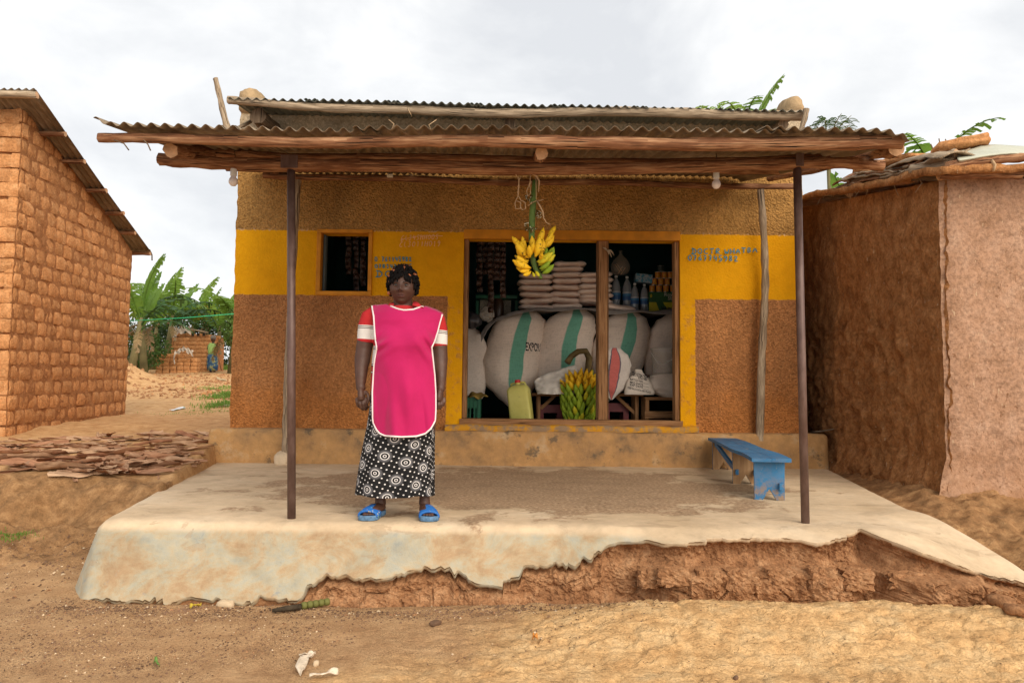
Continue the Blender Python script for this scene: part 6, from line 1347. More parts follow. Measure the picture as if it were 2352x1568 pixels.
# ------------------------------------------------------------------ brick house at the left
def m_adobe(name, c0, c1, c2):
    m = M(name, .95, .1); v = m.co('Object', rand=True); n = m.noise(9, v, 7, .65); g = m.noise(38, v, 6, .7); c = m.ramp(n, [(.28, c0), (.5, c1), (.75, c2)]); c = m.mix(.7, c, m.ramp(g, [(.33, .55), (.58, 1.15)]), 'MULTIPLY'); r = m.rand(); c = m.mix(.45, c, m.ramp(r, [(0, .60), (.5, 1.0), (1, 1.2)]), 'MULTIPLY')
    s = m.ramp(m.noise(1, m.co('Object', (70, 70, 18), rand=True), 3), [(.70, 0), (.74, .7)]); c = m.mix(s, c, (0.55, 0.40, 0.24)); return m.set(c, None, m.bump(m.math('ADD', n, m.math('MULTIPLY', m.noise(50, v), .6)), .8, .025))
MAT['adobe'] = m_adobe('sun_dried_brick', (0.40, 0.175, 0.066), (0.55, 0.26, 0.105), (0.68, 0.37, 0.175)); MAT['mortar'] = m_adobe('mud_mortar', (0.28, 0.115, 0.043), (0.41, 0.18, 0.072), (0.52, 0.255, 0.112))
def brick_mesh(seed, mat, w=.30, h=.165, d=.12):
    r_ = random.Random(seed); mb = MB(); P_ = []
    for i in range(5):
        row = []
        for j in range(6):
            u, v = j / 5 - .5, i / 4 - .5; e_ = max(abs(u), abs(v)) * 2; back = (.013 if e_ > .95 else 0) + (.012 if (abs(u) > .45 and abs(v) > .45) else 0)
            row.append((u * w + r_.uniform(-.008, .008), -back + r_.uniform(-.008, .007), v * h + r_.uniform(-.007, .007)))
        P_.append(row)
    P_ = np.array(P_); mb.grid(P_[:, ::-1]); loop = [(0, j) for j in range(6)] + [(i, 5) for i in range(1, 5)] + [(4, j) for j in range(4, -1, -1)] + [(i, 0) for i in range(3, 0, -1)]
    ring = np.array([P_[i, j] for i, j in loop]); rb_ = ring.copy(); rb_[:, 1] = -d; mb.grid(np.stack([rb_, ring])[:, ::-1], closed_u=True); return mb.mesh('brick', mat)
BR = [brick_mesh(k, MAT['adobe']) for k in range(7)]
A = Vector((-5.93, 8.5, .16)); B = Vector((-6.36, 11.9, .28)); LH = thing('brick_house', 'sun-dried brick house with corrugated roof at the left edge', 'house', loc=A); ed = (B - A); ed.z = 0; LW = ed.length; ed.normalize(); nr = Vector((ed.y, -ed.x, 0)); ZT0, ZT1 = 4.28, 2.99
ztop = lambda s: ZT0 + (ZT1 - ZT0) * s / LW
mb = MB(); ss = np.linspace(-.02, LW, 80); vv = np.linspace(0, 1, 90); P_ = np.array([[tuple(A + ed * s + nr * -.007 + Vector((0, 0, v * (ztop(s) - A.z + .04) - .15 * (1 - v)))) for s in ss] for v in vv]); f = P_.reshape(-1, 3); dd = .024 * fbm(f * 8, 5, 3, .6); f += dd[:, None] * np.array(nr)[None]; mb.grid((f - np.array(A)).reshape(P_.shape)); mb.build('side_wall', MAT['mortar'], LH)
mb = MB(); ss = np.linspace(0, 3, 40); P_ = np.array([[(A.x - .02 - s, A.y + .03, -.1 + v * (ZT0 + .1)) for s in ss] for v in vv]); f = P_.reshape(-1, 3); f[:, 1] += .02 * fbm(f * 6, 4, 5); mb.grid((f - np.array(A)).reshape(P_.shape)[:, ::-1]); mb.build('front_wall', MAT['mortar'], LH)
rr = random.Random(9); side_m = Matrix((ed, nr, Vector((0, 0, 1)))).transposed().to_4x4(); pitch_z = .182; front_m = Matrix(((-1, 0, 0), (0, -1, 0), (0, 0, 1))).to_4x4()
for c in range(24):
    s = -.02 - (.11 if c % 2 else 0) + rr.uniform(-.02, .02)
    z0 = A.z + .06 + c * pitch_z
    while s < LW - .05:
        w = rr.uniform(.20, .27); a, b = max(s, .0), min(s + w, LW); s += w + rr.uniform(.012, .03)
        if b - a < .06: continue
        zz = z0 + .03 * (a / LW) + .012 * math.sin(a * 2.1 + c)
        if zz + .07 > ztop((a + b) / 2): continue
        o = link('brick', BR[rr.randrange(7)], LH); o.matrix_local = Matrix.Translation(ed * ((a + b) / 2) + nr * rr.uniform(-.004, .016) + Vector((0, 0, zz - A.z))) @ side_m @ Matrix.Rotation(R(rr.uniform(-2.5, 2.5)), 4, 'Y') @ Matrix.Diagonal(((b - a) / .30, 1, rr.uniform(.93, 1.03), 1))
    for j in range(2):
        zz = z0 + .01 * math.sin(c * 2); w = rr.uniform(.27, .31)
        if zz + .06 > ZT0: continue
        o = link('brick', BR[rr.randrange(7)], LH); o.matrix_local = Matrix.Translation(Vector((-.15 - .31 * j - (.13 if c % 2 else 0) * (1 if j else .35), -.01 + rr.uniform(-.02, .005), zz - A.z))) @ front_m @ Matrix.Diagonal((w / .30, 1, rr.uniform(.93, 1.03), 1))
def chfix(root):
    for c in root.children:
        if c.get('_w'): del c['_w']; c.matrix_parent_inverse = Matrix.Translation(-Vector(root.location))
def W_(o): o['_w'] = 1; return o
V0, V1 = Q(84, 205, 8.15), Q(350, 580, 12.25)
for k in range(3):
    x0 = -.70 * k - (.03 if k else 0); W_(corrugated('roof_sheet', V0 + Vector((x0 - .74, 0, .0 + .004 * (k % 2))), V0 + Vector((x0, 0, .004 * (k % 2))), V1 + Vector((x0 - .74, 0, 0)), .085, .014, MAT['iron_old'], LH, 0, 12, .02, k + 60))
def verge_t(px):
    lo, hi = 0.0, 1.0
    for _ in range(40):
        m_ = (lo + hi) / 2; p = V0.lerp(V1, m_); v = CM.transposed() @ (p - Vector((0, 0, EYE))); X = 1176 + 1650 * v.x / -v.z
        if X < px: lo = m_
        else: hi = m_
    return lo
for k, px in enumerate((86, 150, 196, 243, 281, 312, 346)):
    p = V0.lerp(V1, verge_t(px)) + Vector((0.015, 0, -.055)); W_(log('purlin', [p + Vector((-2.2 if k == 0 else -.7, 0, -.01)), p + Vector((-.4, 0, 0)), p + Vector((rr.uniform(-.02, .02), 0, 0))], .045 if k == 0 else .036, .040 if k == 0 else .032, MAT['log_grey'] if k == 0 else MAT['log_red'], LH, 10, 10, .006, 70 + k))
mb = MB(); p = V1 + Vector((0, 0, -.05)); mb.tube([p + Vector((-.05, 0, .10)), p + Vector((.02, -.05, .0)), p + Vector((.05, -.1, -.1))], .012, 6); W_(mb.build('splinter', MAT['log_dark'], LH)); chfix(LH)

# ------------------------------------------------------------------ mud house at the right
C0 = Vector((3.50, 5.80, -.10)); RH = thing('mud_house', 'low mud-plastered house with bark-covered roof at the right edge', 'house', loc=C0)
rtop = lambda Y: 2.57 + (Y - 5.8) * .175
def m_mud(name, cs, extra=None, sc=6, bump_=1.0):
    m = M(name, .95, .1); n = m.noise(sc, None, 8, .68); g = m.noise(34, None, 6, .7); c = m.ramp(n, [(.28, cs[0]), (.5, cs[1]), (.74, cs[2])]); c = m.mix(.75, c, m.ramp(g, [(.34, .48), (.6, 1.12)]), 'MULTIPLY')
    fl = m.ramp(m.noise(1, m.co('Object', (50, 50, 16)), 3), [(.68, 0), (.71, .8)]); c = m.mix(fl, c, (0.55, 0.40, 0.26))
    if extra: c = extra(m, c)
    return m.set(c, None, m.bump(m.math('ADD', n, m.math('MULTIPLY', g, .7)), bump_, .03))
MAT['mud_dark'] = m_mud('rough_red_mud', [(0.22, 0.09, 0.032), (0.44, 0.20, 0.075), (0.60, 0.31, 0.135)])
def plast(m, c):
    x, y, z = m.xyz(); low = m.math('MULTIPLY', m.step(z, .75, .05), m.ramp(m.noise(3, None, 7, .65), [(.4, 0), (.62, 1)])); c = m.mix(m.math('MULTIPLY', low, .7), c, (0.36, 0.19, 0.10))
    pit = m.noise(22, m.co('Object', (1.3, 1, .8)), 5, .7, .5); pits = m.math('MULTIPLY', m.ramp(pit, [(.60, 0), (.64, 1)]), m.ramp(m.math('ADD', m.noise(3, None, 5), m.math('MULTIPLY', m.step(z, 2.2, .4), .14)), [(.46, 0), (.60, 1)])); return m.mix(m.math('MULTIPLY', pits, .8), c, (0.17, 0.08, 0.04))
MAT['mud_pale'] = m_mud('pinkish_mud_plaster', [(0.32, 0.18, 0.105), (0.42, 0.25, 0.16), (0.50, 0.325, 0.225)], plast, 4, .55)
Yv = np.linspace(5.80, 11.0, 210); vv = np.linspace(0, 1, 130); YY, VV = np.meshgrid(Yv, vv); ZZ = -.30 + VV * (rtop(YY) + .30); XX = 3.50 + .02 * (YY - 5.8) + 0 * ZZ; p = np.stack([XX, YY, ZZ], -1).reshape(-1, 3)
f1, f2, idv = cells(p[:, 1] * 5.5 + .4 * p[:, 2], p[:, 2] * 5.5, 4); lump = sst(.0, .5, f2 - f1) * (.4 + idv); wl_ = sst(6.0, 6.9, p[:, 1]) * sst(1.9, 1.2, p[:, 2])
disp = -.030 * fbm(p * 2.2, 4, 2) - .040 * fbm(p * np.array([7, 10, 5]), 5, 6, .62) - .075 * wl_ * (.6 - np.abs(fbm(p * np.array([6, 6.5, 6.5]) + 3, 3, 21)) * 1.9) - .016 * fbm(p * np.array([30, 34, 20]), 3, 8) - .16 * sst(.35, -.25, p[:, 2]) * (1 + .5 * fbm(p * 3, 3, 9)); rnd_c = .05 * sst(5.86, 5.80, p[:, 1])
p[:, 1] -= .14 * sst(.22, -.3, p[:, 2]) * sst(6.2, 5.8, p[:, 1]); p[:, 0] += disp + rnd_c * .5 + .01; mb = MB(); sw = fast_grid('side_wall', p - np.array(C0), len(vv), len(Yv), MAT['mud_dark']); sw.flip_normals(); link('side_wall', sw, RH)
Xv = np.linspace(3.50, 5.2, 100); XX, VV = np.meshgrid(Xv, vv); ZZ = -.35 + VV * (2.60 + .35); YY = 5.80 + .03 * (XX - 3.5); p = np.stack([XX, YY, ZZ], -1).reshape(-1, 3)
disp = .016 * fbm(p * 1.7, 4, 12) + .014 * fbm(p * 8, 5, 13) * (1 + sst(.9, .1, p[:, 2])) + .006 * fbm(p * 26, 3, 14) - .14 * sst(.22, -.3, p[:, 2]) * (1 + .6 * fbm(p * 3, 3, 15)) + .03 * sst(3.64, 3.48, p[:, 0]); p[:, 1] += disp; p[:, 0] -= .17 * sst(.35, -.25, p[:, 2]) * sst(3.9, 3.5, p[:, 0]); p[:, 0] += .012 * fbm(p * 9, 3, 16) * sst(3.55, 3.5, p[:, 0])
fw2 = fast_grid('front_wall', p - np.array(C0), len(vv), len(Xv), MAT['mud_pale']); link('front_wall', fw2, RH)
mb = MB(); mb.box((1.9, 2.7, 1.3), (2.6, 5.0, 2.6)); mb.build('inner_core', MAT['mud_dark'], RH, False)
def z4(x, y, Y): return Q((1940 + x / 4.2) * .9408, (330 + y / 4.2) * .9408, Y)
yv = lambda zx: 3.42 * 1650 / ((1940 + zx / 4.2) * .9408 - 1176)
rf = link('roof', None, RH)
# earth deck of the roof
Xv = np.linspace(3.36, 6.4, 60); Yv = np.linspace(5.55, 10.5, 80); XX, YY = np.meshgrid(Xv, Yv); ZZ = 2.63 + .180 * (YY - 5.6) + .05 * (XX - 3.4); p = np.stack([XX, YY, ZZ], -1).reshape(-1, 3); p[:, 2] += .05 * fbm(p * 2.5, 4, 3) + .02 * fbm(p * 11, 3, 4); p[:, 0] += .03 * fbm(p * 5, 3, 6) * (p[:, 0] < 3.4)
o = link('roof_deck', fast_grid('roof_deck', p - np.array(C0), len(Yv), len(Xv), MAT['mud_dark']), rf); o.modifiers.new('s', 'SOLIDIFY').thickness = .06
def WR(o): o.matrix_parent_inverse = Matrix.Translation(-Vector(C0)); return o
WR(log('verge_pole', [z4(90, 640, yv(95)), z4(330, 590, yv(330)), z4(600, 495, yv(600)), z4(760, 455, yv(760)), z4(1210, 395, yv(1210))], .030, .036, MAT['log_grey'], rf, 10, 30, .01, 81))
WR(log('verge_pole', [z4(310, 640, yv(310) + .1), z4(560, 610, yv(560) + .1)], .04, .035, MAT['log_dark'], rf, 10, 10, .006, 82))
WR(log('verge_pole', [z4(1190, 410, 6.15), z4(1350, 408, 5.95), z4(1500, 398, 5.78)], .05, .05, MAT['log_dark'], rf, 10, 10, .004, 83))
WR(log('eave_pole', [z4(1480, 400, 5.70), z4(1900, 398, 5.66), z4(2330, 405, 5.64)], .036, .034, MAT['log_red'], rf, 10, 20, .008, 84))
WR(log('eave_pole', [z4(1560, 330, 5.62), z4(1900, 280, 5.60), z4(2420, 225, 5.58)], .040, .034, MAT['log_red'], rf, 10, 20, .006, 85))
WR(log('bark_roll', [z4(1195, 345, 6.0), z4(1420, 330, 5.85), z4(1660, 270, 5.70)], .045, .055, MAT['log_grey'], rf, 12, 14, .008, 86))
WR(log('bark_roll', [z4(1330, 240, 5.95), z4(1500, 225, 5.82), z4(1660, 195, 5.70)], .030, .040, MAT['log_grey'], rf, 9, 12, .008, 87))
for k, (a, b, t0) in enumerate((((380, 600), (960, 430), 0), ((560, 520), (1100, 390), 1), ((700, 470), (1280, 330), 2), ((820, 430), (1400, 290), 3), ((980, 395), (1560, 240), 4), ((430, 560), (760, 470), 5), ((480, 480), (640, 465), 6), ((1050, 370), (1640, 215), 7), ((900, 440), (1250, 385), 8))):
    A_, B_ = z4(a[0], a[1], yv(a[0]) + .05), z4(b[0], b[1], yv(b[0]) + .05); r_ = []; rk = random.Random(k)
    for i in range(12):
        t = i / 11; c = A_.lerp(B_, t) + Vector((rk.uniform(-.006, .006), 0, rk.uniform(-.008, .008) + .03 * math.sin(t * 3 + k))); r_.append([tuple(c + Vector((-.05 + .1 * u + .16 * u, .02 * u, .045 * math.sin(u * 3 + k) + .03 * u))) for u in np.linspace(-.2, 1, 6)])
    mb = MB(); mb.grid(np.array(r_)); o = mb.build('bark_sheet', MAT['log_grey'] if k % 3 else MAT['log_red'], rf); WR(o); o.modifiers.new('s', 'SOLIDIFY').thickness = .014
for k, (pts, w) in enumerate(((((1370, 200), (1480, 150), (1760, 100), (2000, 70)), .10), (((975, 315), (1100, 270), (1240, 240), (1400, 228)), .08), (((760, 372), (850, 352), (950, 345)), .06), (((1190, 245), (1280, 215), (1400, 205)), .05))):
    c = [z4(*q, yv(q[0]) + .35 if q[0] < 1500 else 6.1) for q in pts]; a, b = c[0], c[-1]; mid = (a + b) / 2; L_ = (b - a).length; o = link('roof_stone', rock_mesh('roof_stone', (L_ * 1.05, .5, w * 1.15), 90 + k, MAT['adobe'], .16, 24, 1.8, .35), rf); d = (b - a).normalized(); y_ = Vector((-d.y, d.x, 0)).normalized(); z_ = d.cross(y_); o.matrix_local = Matrix.Translation(mid - C0) @ Matrix((d, y_, z_)).transposed().to_4x4()
# tarpaulin
tp = [[(1640, 165), (1800, 140), (1900, 110), (2050, 100), (2200, 108), (2420, 118)], [(1655, 215), (1800, 185), (1930, 150), (2080, 140), (2240, 150), (2420, 165)], [(1675, 255), (1830, 235), (2000, 208), (2120, 195), (2260, 185), (2420, 190)], [(1690, 272), (1830, 252), (2000, 222), (2120, 206), (2260, 196), (2420, 202)]]
dep_ = [6.05, 5.75, 5.56, 5.58]; us = np.linspace(0, 5, 36); vs_ = np.linspace(0, 3, 16); P_ = []
for v in vs_:
    row = []
    for u in us:
        k0 = min(int(v), 2); f_ = v - k0; xa = np.interp(u, range(6), [q[0] for q in tp[k0]]); ya = np.interp(u, range(6), [q[1] for q in tp[k0]]); xb2 = np.interp(u, range(6), [q[0] for q in tp[k0 + 1]]); yb2 = np.interp(u, range(6), [q[1] for q in tp[k0 + 1]]); row.append(tuple(z4(xa + (xb2 - xa) * f_, ya + (yb2 - ya) * f_, dep_[k0] + (dep_[k0 + 1] - dep_[k0]) * f_)))
    P_.append(row)
P_ = np.array(P_); f = P_.reshape(-1, 3); f[:, 2] += .006 * fbm(f * 6, 3, 3); mb = MB(); mb.grid(P_); o = mb.build('tarpaulin', plain('pale_green_tarp', (0.46, 0.46, 0.36), .5, .4, .12, 4, .2, 14), rf); WR(o); o.modifiers.new('s', 'SOLIDIFY').thickness = .004
rk = random.Random(4)
for k in range(16):
    zx = rk.uniform(150, 1350); zy = np.interp(zx, [100, 330, 600, 760, 1210, 1400], [620, 590, 500, 455, 410, 420]) + rk.uniform(-10, 25); a = z4(zx, zy, yv(zx) - .04); mb = MB(); L_ = rk.uniform(.05, .16); mb.tube([a, a + Vector((rk.uniform(-.04, .04), -.02, -L_ * .4)), a + Vector((rk.uniform(-.06, .06), -.02, -L_))], [.004, .004, .0015], 5); WR(mb.build('bark_fibre', MAT['log_grey'] if k % 2 else MAT['twine'], rf))
for k, pts in enumerate((((1420, 150), (1405, 110), (1395, 90)), ((1495, 120), (1488, 80), (1480, 35)), ((1548, 105), (1555, 70), (1545, 40)), ((1555, 72), (1570, 60)))):
    mb = MB(); mb.tube([z4(*q, 6.2) for q in pts], .005, 5); WR(mb.build('twig', MAT['log_dark'], rf))
mb = MB(); a = z4(2020, 255, 5.55); mb.tube([a, a + Vector((.02, 0, -.04)), a + Vector((.01, 0, -.09))], [.014, .022, .016], 8, flat=.5); WR(mb.build('rag_tie', MAT['twine'], rf))
# things in the alley
q = G(1905, 1050, .02); bs = thing('basin', 'small dark basin of green leaves in the alley beside the plinth', 'basin', loc=(q.x, q.y, gz(q.x, q.y) - .01)); mb = MB(); mb.lathe([(.06, 0), (.11, .05), (.115, .055), (.10, .045), (.05, .012)], 20); mb.build('basin_shell', plain('black_plastic', (0.02, 0.02, 0.022), .5), bs)
mb = MB()
for k in range(14):
    a = rk.random() * 6.28; c = Vector((math.cos(a) * .06, math.sin(a) * .06, .06)); d = Vector((math.cos(a) * .05, math.sin(a) * .05, rk.uniform(.02, .08))); s_ = Vector((-math.sin(a), math.cos(a), 0)) * .022; mb.add([c, c + d * .6 + s_, c + d, c + d * .6 - s_], [(0, 1, 2, 3)])
mb.build('leaves', plain('leaf_green', (0.10, 0.20, 0.04), .6), bs); tag(bs.children[-1], kind='stuff')
mb = MB(); mb.tube([Q(1862, 992, 8.05), Q(1885, 990, 7.9), Q(1916, 985, 7.85)], [.012, .010, .006], 6); o = mb.build('stick', MAT['log_grey']); tag(o, 'thin forked stick leaning out of the alley behind the right post', 'stick')

# ------------------------------------------------------------------ banana plants, bushes, trees
def m_leaf(name, c0, c1, tr=.35):
    m = M(name, .5, .35); n = m.noise(3, m.co('Object', rand=True), 5); c = m.mix(m.rand(), m.ramp(n, [(.3, c0), (.7, c1)]), m.ramp(n, [(.3, [x * .7 for x in c0]), (.7, c0)])); m.set(c); t = m.n('ShaderNodeBsdfTranslucent'); m.l(c, t.inputs['Color']); mx_ = m.n('ShaderNodeMixShader'); mx_.inputs[0].default_value = tr; m.l(m.b.outputs[0], mx_.inputs[1]); m.l(t.outputs[0], mx_.inputs[2]); m.l(mx_.outputs[0], m.t.nodes['Material Output'].inputs['Surface']); return m.m
MAT['bleaf'] = m_leaf('banana_leaf', (0.16, 0.30, 0.045), (0.30, 0.45, 0.08), .5); MAT['bleaf_d'] = m_leaf('dark_banana_leaf', (0.035, 0.095, 0.028), (0.07, 0.15, 0.04), .35); MAT['bstem'] = plain('banana_stem', (0.15, 0.13, 0.06), .8, .2, .35, 3); MAT['dryleaf'] = m_leaf('dry_banana_leaf', (0.22, 0.14, 0.06), (0.32, 0.22, 0.10), .2)
def leaf_mesh(seed, mat, L, W, rise, droop, torn):
    r_ = random.Random(seed); mb = MB(); n = 30; mid = []; ang = rise; p = Vector((0, 0, 0))
    for i in range(n + 1): mid.append(p.copy()); t = i / n; ang = rise - droop * t ** 1.3; p = p + Vector((math.cos(ang), 0, math.sin(ang))) * (L / n)
    mb.tube(mid, [.028 * (1 - .85 * i / n) + .004 for i in range(n + 1)], 5, mi=0)
    for s in (-1, 1):
        hang = r_.uniform(.1, .35)
        for i in range(4, n):
            t0, t1 = i / n, (i + 1) / n; wf = lambda t: W * max(.02, math.sin(PI * min(1, max(0, (t - .10) / .93)) ** .75)) ** .6
            if r_.random() < torn * .28: continue
            gap = .0 if r_.random() > torn else r_.uniform(.15, .5); w0, w1 = wf(t0) * r_.uniform(.85, 1.0), wf(t1) * r_.uniform(.85, 1.0); d0 = hang + (r_.uniform(0, .7) if r_.random() < torn else 0)
            tg = (mid[i + 1] - mid[i]); up = Vector((-math.sin(rise), 0, math.cos(rise))); fw3 = tg.normalized() * .25 * W
            o0 = mid[i] + Vector((0, s * w0, -d0 * w0 + .12 * w0)) + fw3 + tg * gap * .5; o1 = mid[i + 1] + Vector((0, s * w1, -d0 * w1 + .12 * w1)) + fw3 - tg * gap * .5; m0 = (mid[i] + o0) / 2 + Vector((0, 0, .08 * w0)); m1 = (mid[i + 1] + o1) / 2 + Vector((0, 0, .08 * w1)); q = [mid[i], mid[i + 1], m1, m0, o1, o0]
            mb.add(q, [(0, 1, 2, 3), (3, 2, 4, 5)])
    return mb.mesh('leaf', mat)
LV = [leaf_mesh(1, MAT['bleaf'], 2.0, .30, R(80), R(30), .15), leaf_mesh(2, MAT['bleaf'], 2.2, .30, R(72), R(95), .55), leaf_mesh(3, MAT['bleaf_d'], 2.2, .28, R(55), R(110), .8), leaf_mesh(4, MAT['bleaf_d'], 2.0, .28, R(40), R(90), .85), leaf_mesh(5, MAT['bleaf'], 1.9, .32, R(66), R(70), .3), leaf_mesh(6, MAT['dryleaf'], 1.7, .16, R(10), R(95), .9)]
def banana_plant(label, px, Y, h, group, seed, n=9, sc=1.0, up=None, base=None):
    r_ = random.Random(seed); X = Q(px, 700, Y).x; zb = gz(X, Y) if base is None else base; t = thing('banana_plant', label, 'banana plant', group, (X, Y, zb - .05)); hs = h
    lean = Vector((r_.uniform(-.15, .15), r_.uniform(-.1, .1), 0)); mb = MB(); mb.tube([(0, 0, 0), lean * hs * .5 + Vector((0, 0, hs * .5)), lean * hs + Vector((0, 0, hs))], [.16, .12, .07], 9); mb.build('pseudostem', MAT['bstem'], t)
    top = lean * hs + Vector((0, 0, hs - .05))
    for k in range(n):
        v = [0, 1, 4, 2, 1, 3, 2, 4, 3, 5, 5][k % 11] if up is None else up[k % len(up)]; o = link('leaf', LV[v], t); o.location = top - Vector((0, 0, .05 * k)); s_ = sc * r_.uniform(.85, 1.1); o.rotation_euler = (R(r_.uniform(-8, 8)), R(r_.uniform(-8, 8)), k * 2.4 + r_.uniform(-.4, .4)); o.scale = (s_, s_, s_)
    return t
gb_ = 'banana plants beyond the field'
for k, (px, Y, h, lab) in enumerate(((306, 26, 2.2, 'banana plant just beyond the corner of the brick house'), (338, 28, 2.5, 'second banana plant from the brick house, beyond the earth heap'), (384, 31, 2.6, 'tall banana plant with one bright upright leaf left of the hut'), (428, 36, 2.5, 'banana plant rising directly behind the brick hut'), (470, 37, 2.3, 'banana plant behind the right end of the brick hut'), (506, 33, 2.1, 'banana plant with a broad bright leaf above the distant person'), (536, 30, 2.2, 'banana plant half hidden by the shop corner'), (356, 34, 2.3, 'banana plant in shadow at the back of the grove'))):
    banana_plant(lab, px, Y, h, gb_, 20 + k, 12, 1.2)
for k, (px, Y, h, lab, sc) in enumerate(((1706, 17, 6.15, 'banana plant whose leaf tip shows above the right part of the shop roof', .95), (1534, 18, 6.1, 'banana plant whose leaf tip barely shows above the middle of the shop roof', .85), (1890, 12.5, 3.4, 'banana plant seen between the shop corner and the mud house', .9), (1965, 12.5, 3.55, 'banana plant behind the lower end of the bark roof', .75), (2062, 12.5, 4.2, 'banana plant behind the bark roof near the roof stones', .7))):
    banana_plant(lab, px, Y, h, 'banana plants behind the houses', 50 + k, 13, sc, [1, 4, 1, 2, 4, 0, 1])
def leaf_cloud(name, mat, n, r, seed, size=.10, flatz=.8, core=None):
    rg_ = np.random.default_rng(seed); d = rg_.normal(size=(n, 3)); d /= np.linalg.norm(d, axis=1)[:, None]; rad = rg_.uniform(.45, 1.0, n) ** .6; lob = 1 + .35 * fbm(d * 2.2 + seed, 3, seed); c = d * (rad * lob)[:, None] * np.array(r); c[:, 2] *= flatz
    t = rg_.normal(size=(n, 3)); t[:, 2] -= .3; t /= np.linalg.norm(t, axis=1)[:, None]; s = np.cross(t, rg_.normal(size=(n, 3))); s /= np.linalg.norm(s, axis=1)[:, None]; L_ = size * rg_.uniform(.6, 1.4, n)[:, None]; a = c - t * L_ / 2; b = c + t * L_ / 2; V = np.stack([a, c + s * L_ * .28, b, c - s * L_ * .28], 1).reshape(-1, 3); me = bpy.data.meshes.new(name); me.from_pydata(V.tolist(), [], [(4 * i, 4 * i + 1, 4 * i + 2, 4 * i + 3) for i in range(n)]); me.materials.append(mat); return me
MAT['bush_d'] = m_leaf('dark_bush_leaf', (0.026, 0.052, 0.018), (0.055, 0.095, 0.028), .25); MAT['bush_y'] = m_leaf('yellow_green_vine', (0.20, 0.21, 0.025), (0.36, 0.31, 0.035), .35); MAT['bush_g'] = m_leaf('mid_green_leaf', (0.075, 0.15, 0.03), (0.15, 0.24, 0.05), .35)
def bush(label, px, Y, r, zc, mat, seed, n=2600, size=.16, cat='bush', name='bush'):
    X = Q(px, 700, Y).x; zb = gz(X, Y); t = thing(name, label, cat, 'bushes beyond the field', (X, Y, zb - .05)); o = link('foliage', leaf_cloud('foliage', mat, n, r, seed, size), t); o.location = (0, 0, zc)
    mb = MB(); rk2 = random.Random(seed)
    for k in range(7): a = rk2.random() * 6.28; mb.tube([(0, 0, 0), (math.cos(a) * r[0] * .3, math.sin(a) * r[1] * .3, zc * .6), (math.cos(a) * r[0] * .65, math.sin(a) * r[1] * .65, zc + r[2] * .25)], [.05, .035, .012], 6)
    mb.build('stems', MAT['bstem'], t); return t
bush('dark leafy thicket left of the brick hut', 352, 38, (2.6, 1.2, 1.7), 1.2, MAT['bush_d'], 1, 3200); bush('dark leafy thicket behind the brick hut', 425, 38.5, (2.4, 1.2, 1.9), 1.4, MAT['bush_d'], 2, 3200); bush('dark leafy thicket behind the distant person', 500, 38, (2.6, 1.2, 1.6), 1.1, MAT['bush_d'], 3, 3200)
bush('yellow-green creeper heaped over the thicket above the hut', 440, 36.5, (1.9, .8, .55), 2.95, MAT['bush_y'], 4, 2000, .13); bush('loose green bush beside the shop corner', 545, 29, (.55, .6, 1.2), 1.9, MAT['bush_g'], 5, 1800, .13); bush('leafy bush at the foot of the earth heap', 318, 29, (1.3, .8, 1.1), 1.0, MAT['bush_g'], 6, 1800, .13)
bush('dark leafy thicket at the far left behind the brick house', 300, 40, (3, 1.4, 1.8), 1.3, MAT['bush_d'], 7, 3000)
# feathery tree behind the shop
q = Q(1900, 300, 17); tr = thing('feathery_tree', 'fine-leaved tree whose crown shows behind the right end of the shop roof', 'tree', loc=(q.x, 17, gz(q.x, 17) - .05)); H_ = q.z - tr.location.z; mb = MB(); mb.tube([(0, 0, 0), (.1, 0, H_ * .5), (0, 0, H_ * .95)], [.12, .09, .04], 8)
mb.build('trunk', MAT['bstem'], tr); mb = MB(); rk = random.Random(6)
for k in range(9):
    a = k * .7; mb.tube([(0, 0, H_ * .9), (math.cos(a) * .3, math.sin(a) * .3, H_ + .05), (math.cos(a) * .55, math.sin(a) * .55, H_ + .15 + .1 * math.sin(k))], [.025, .015, .006], 5)
mb.build('limbs', MAT['bstem'], tr); V, F_ = [], []
for k in range(170):
    a = rk.random() * 6.28; r0 = rk.uniform(.05, .55); b = Vector((math.cos(a) * r0, math.sin(a) * r0, H_ + rk.uniform(-.25, .30) * (1 - r0))); d = Vector((math.cos(a) * rk.uniform(.4, 1), math.sin(a) * rk.uniform(.4, 1), rk.uniform(-.3, .5))).normalized(); s = d.cross(Vector((0, 0, 1))).normalized()
    for i in range(9):
        c = b + d * (.026 * i) - Vector((0, 0, .0020 * i * i))
        for sg in (-1, 1): n0 = len(V); V += [tuple(c), tuple(c + s * sg * .035 + d * .014), tuple(c + s * sg * .062 - Vector((0, 0, .012))), tuple(c + s * sg * .035 - d * .008)]; F_.append((n0, n0 + 1, n0 + 2, n0 + 3))
me = bpy.data.meshes.new('crown'); me.from_pydata(V, [], F_); me.materials.append(MAT['bush_g']); link('crown', me, tr)

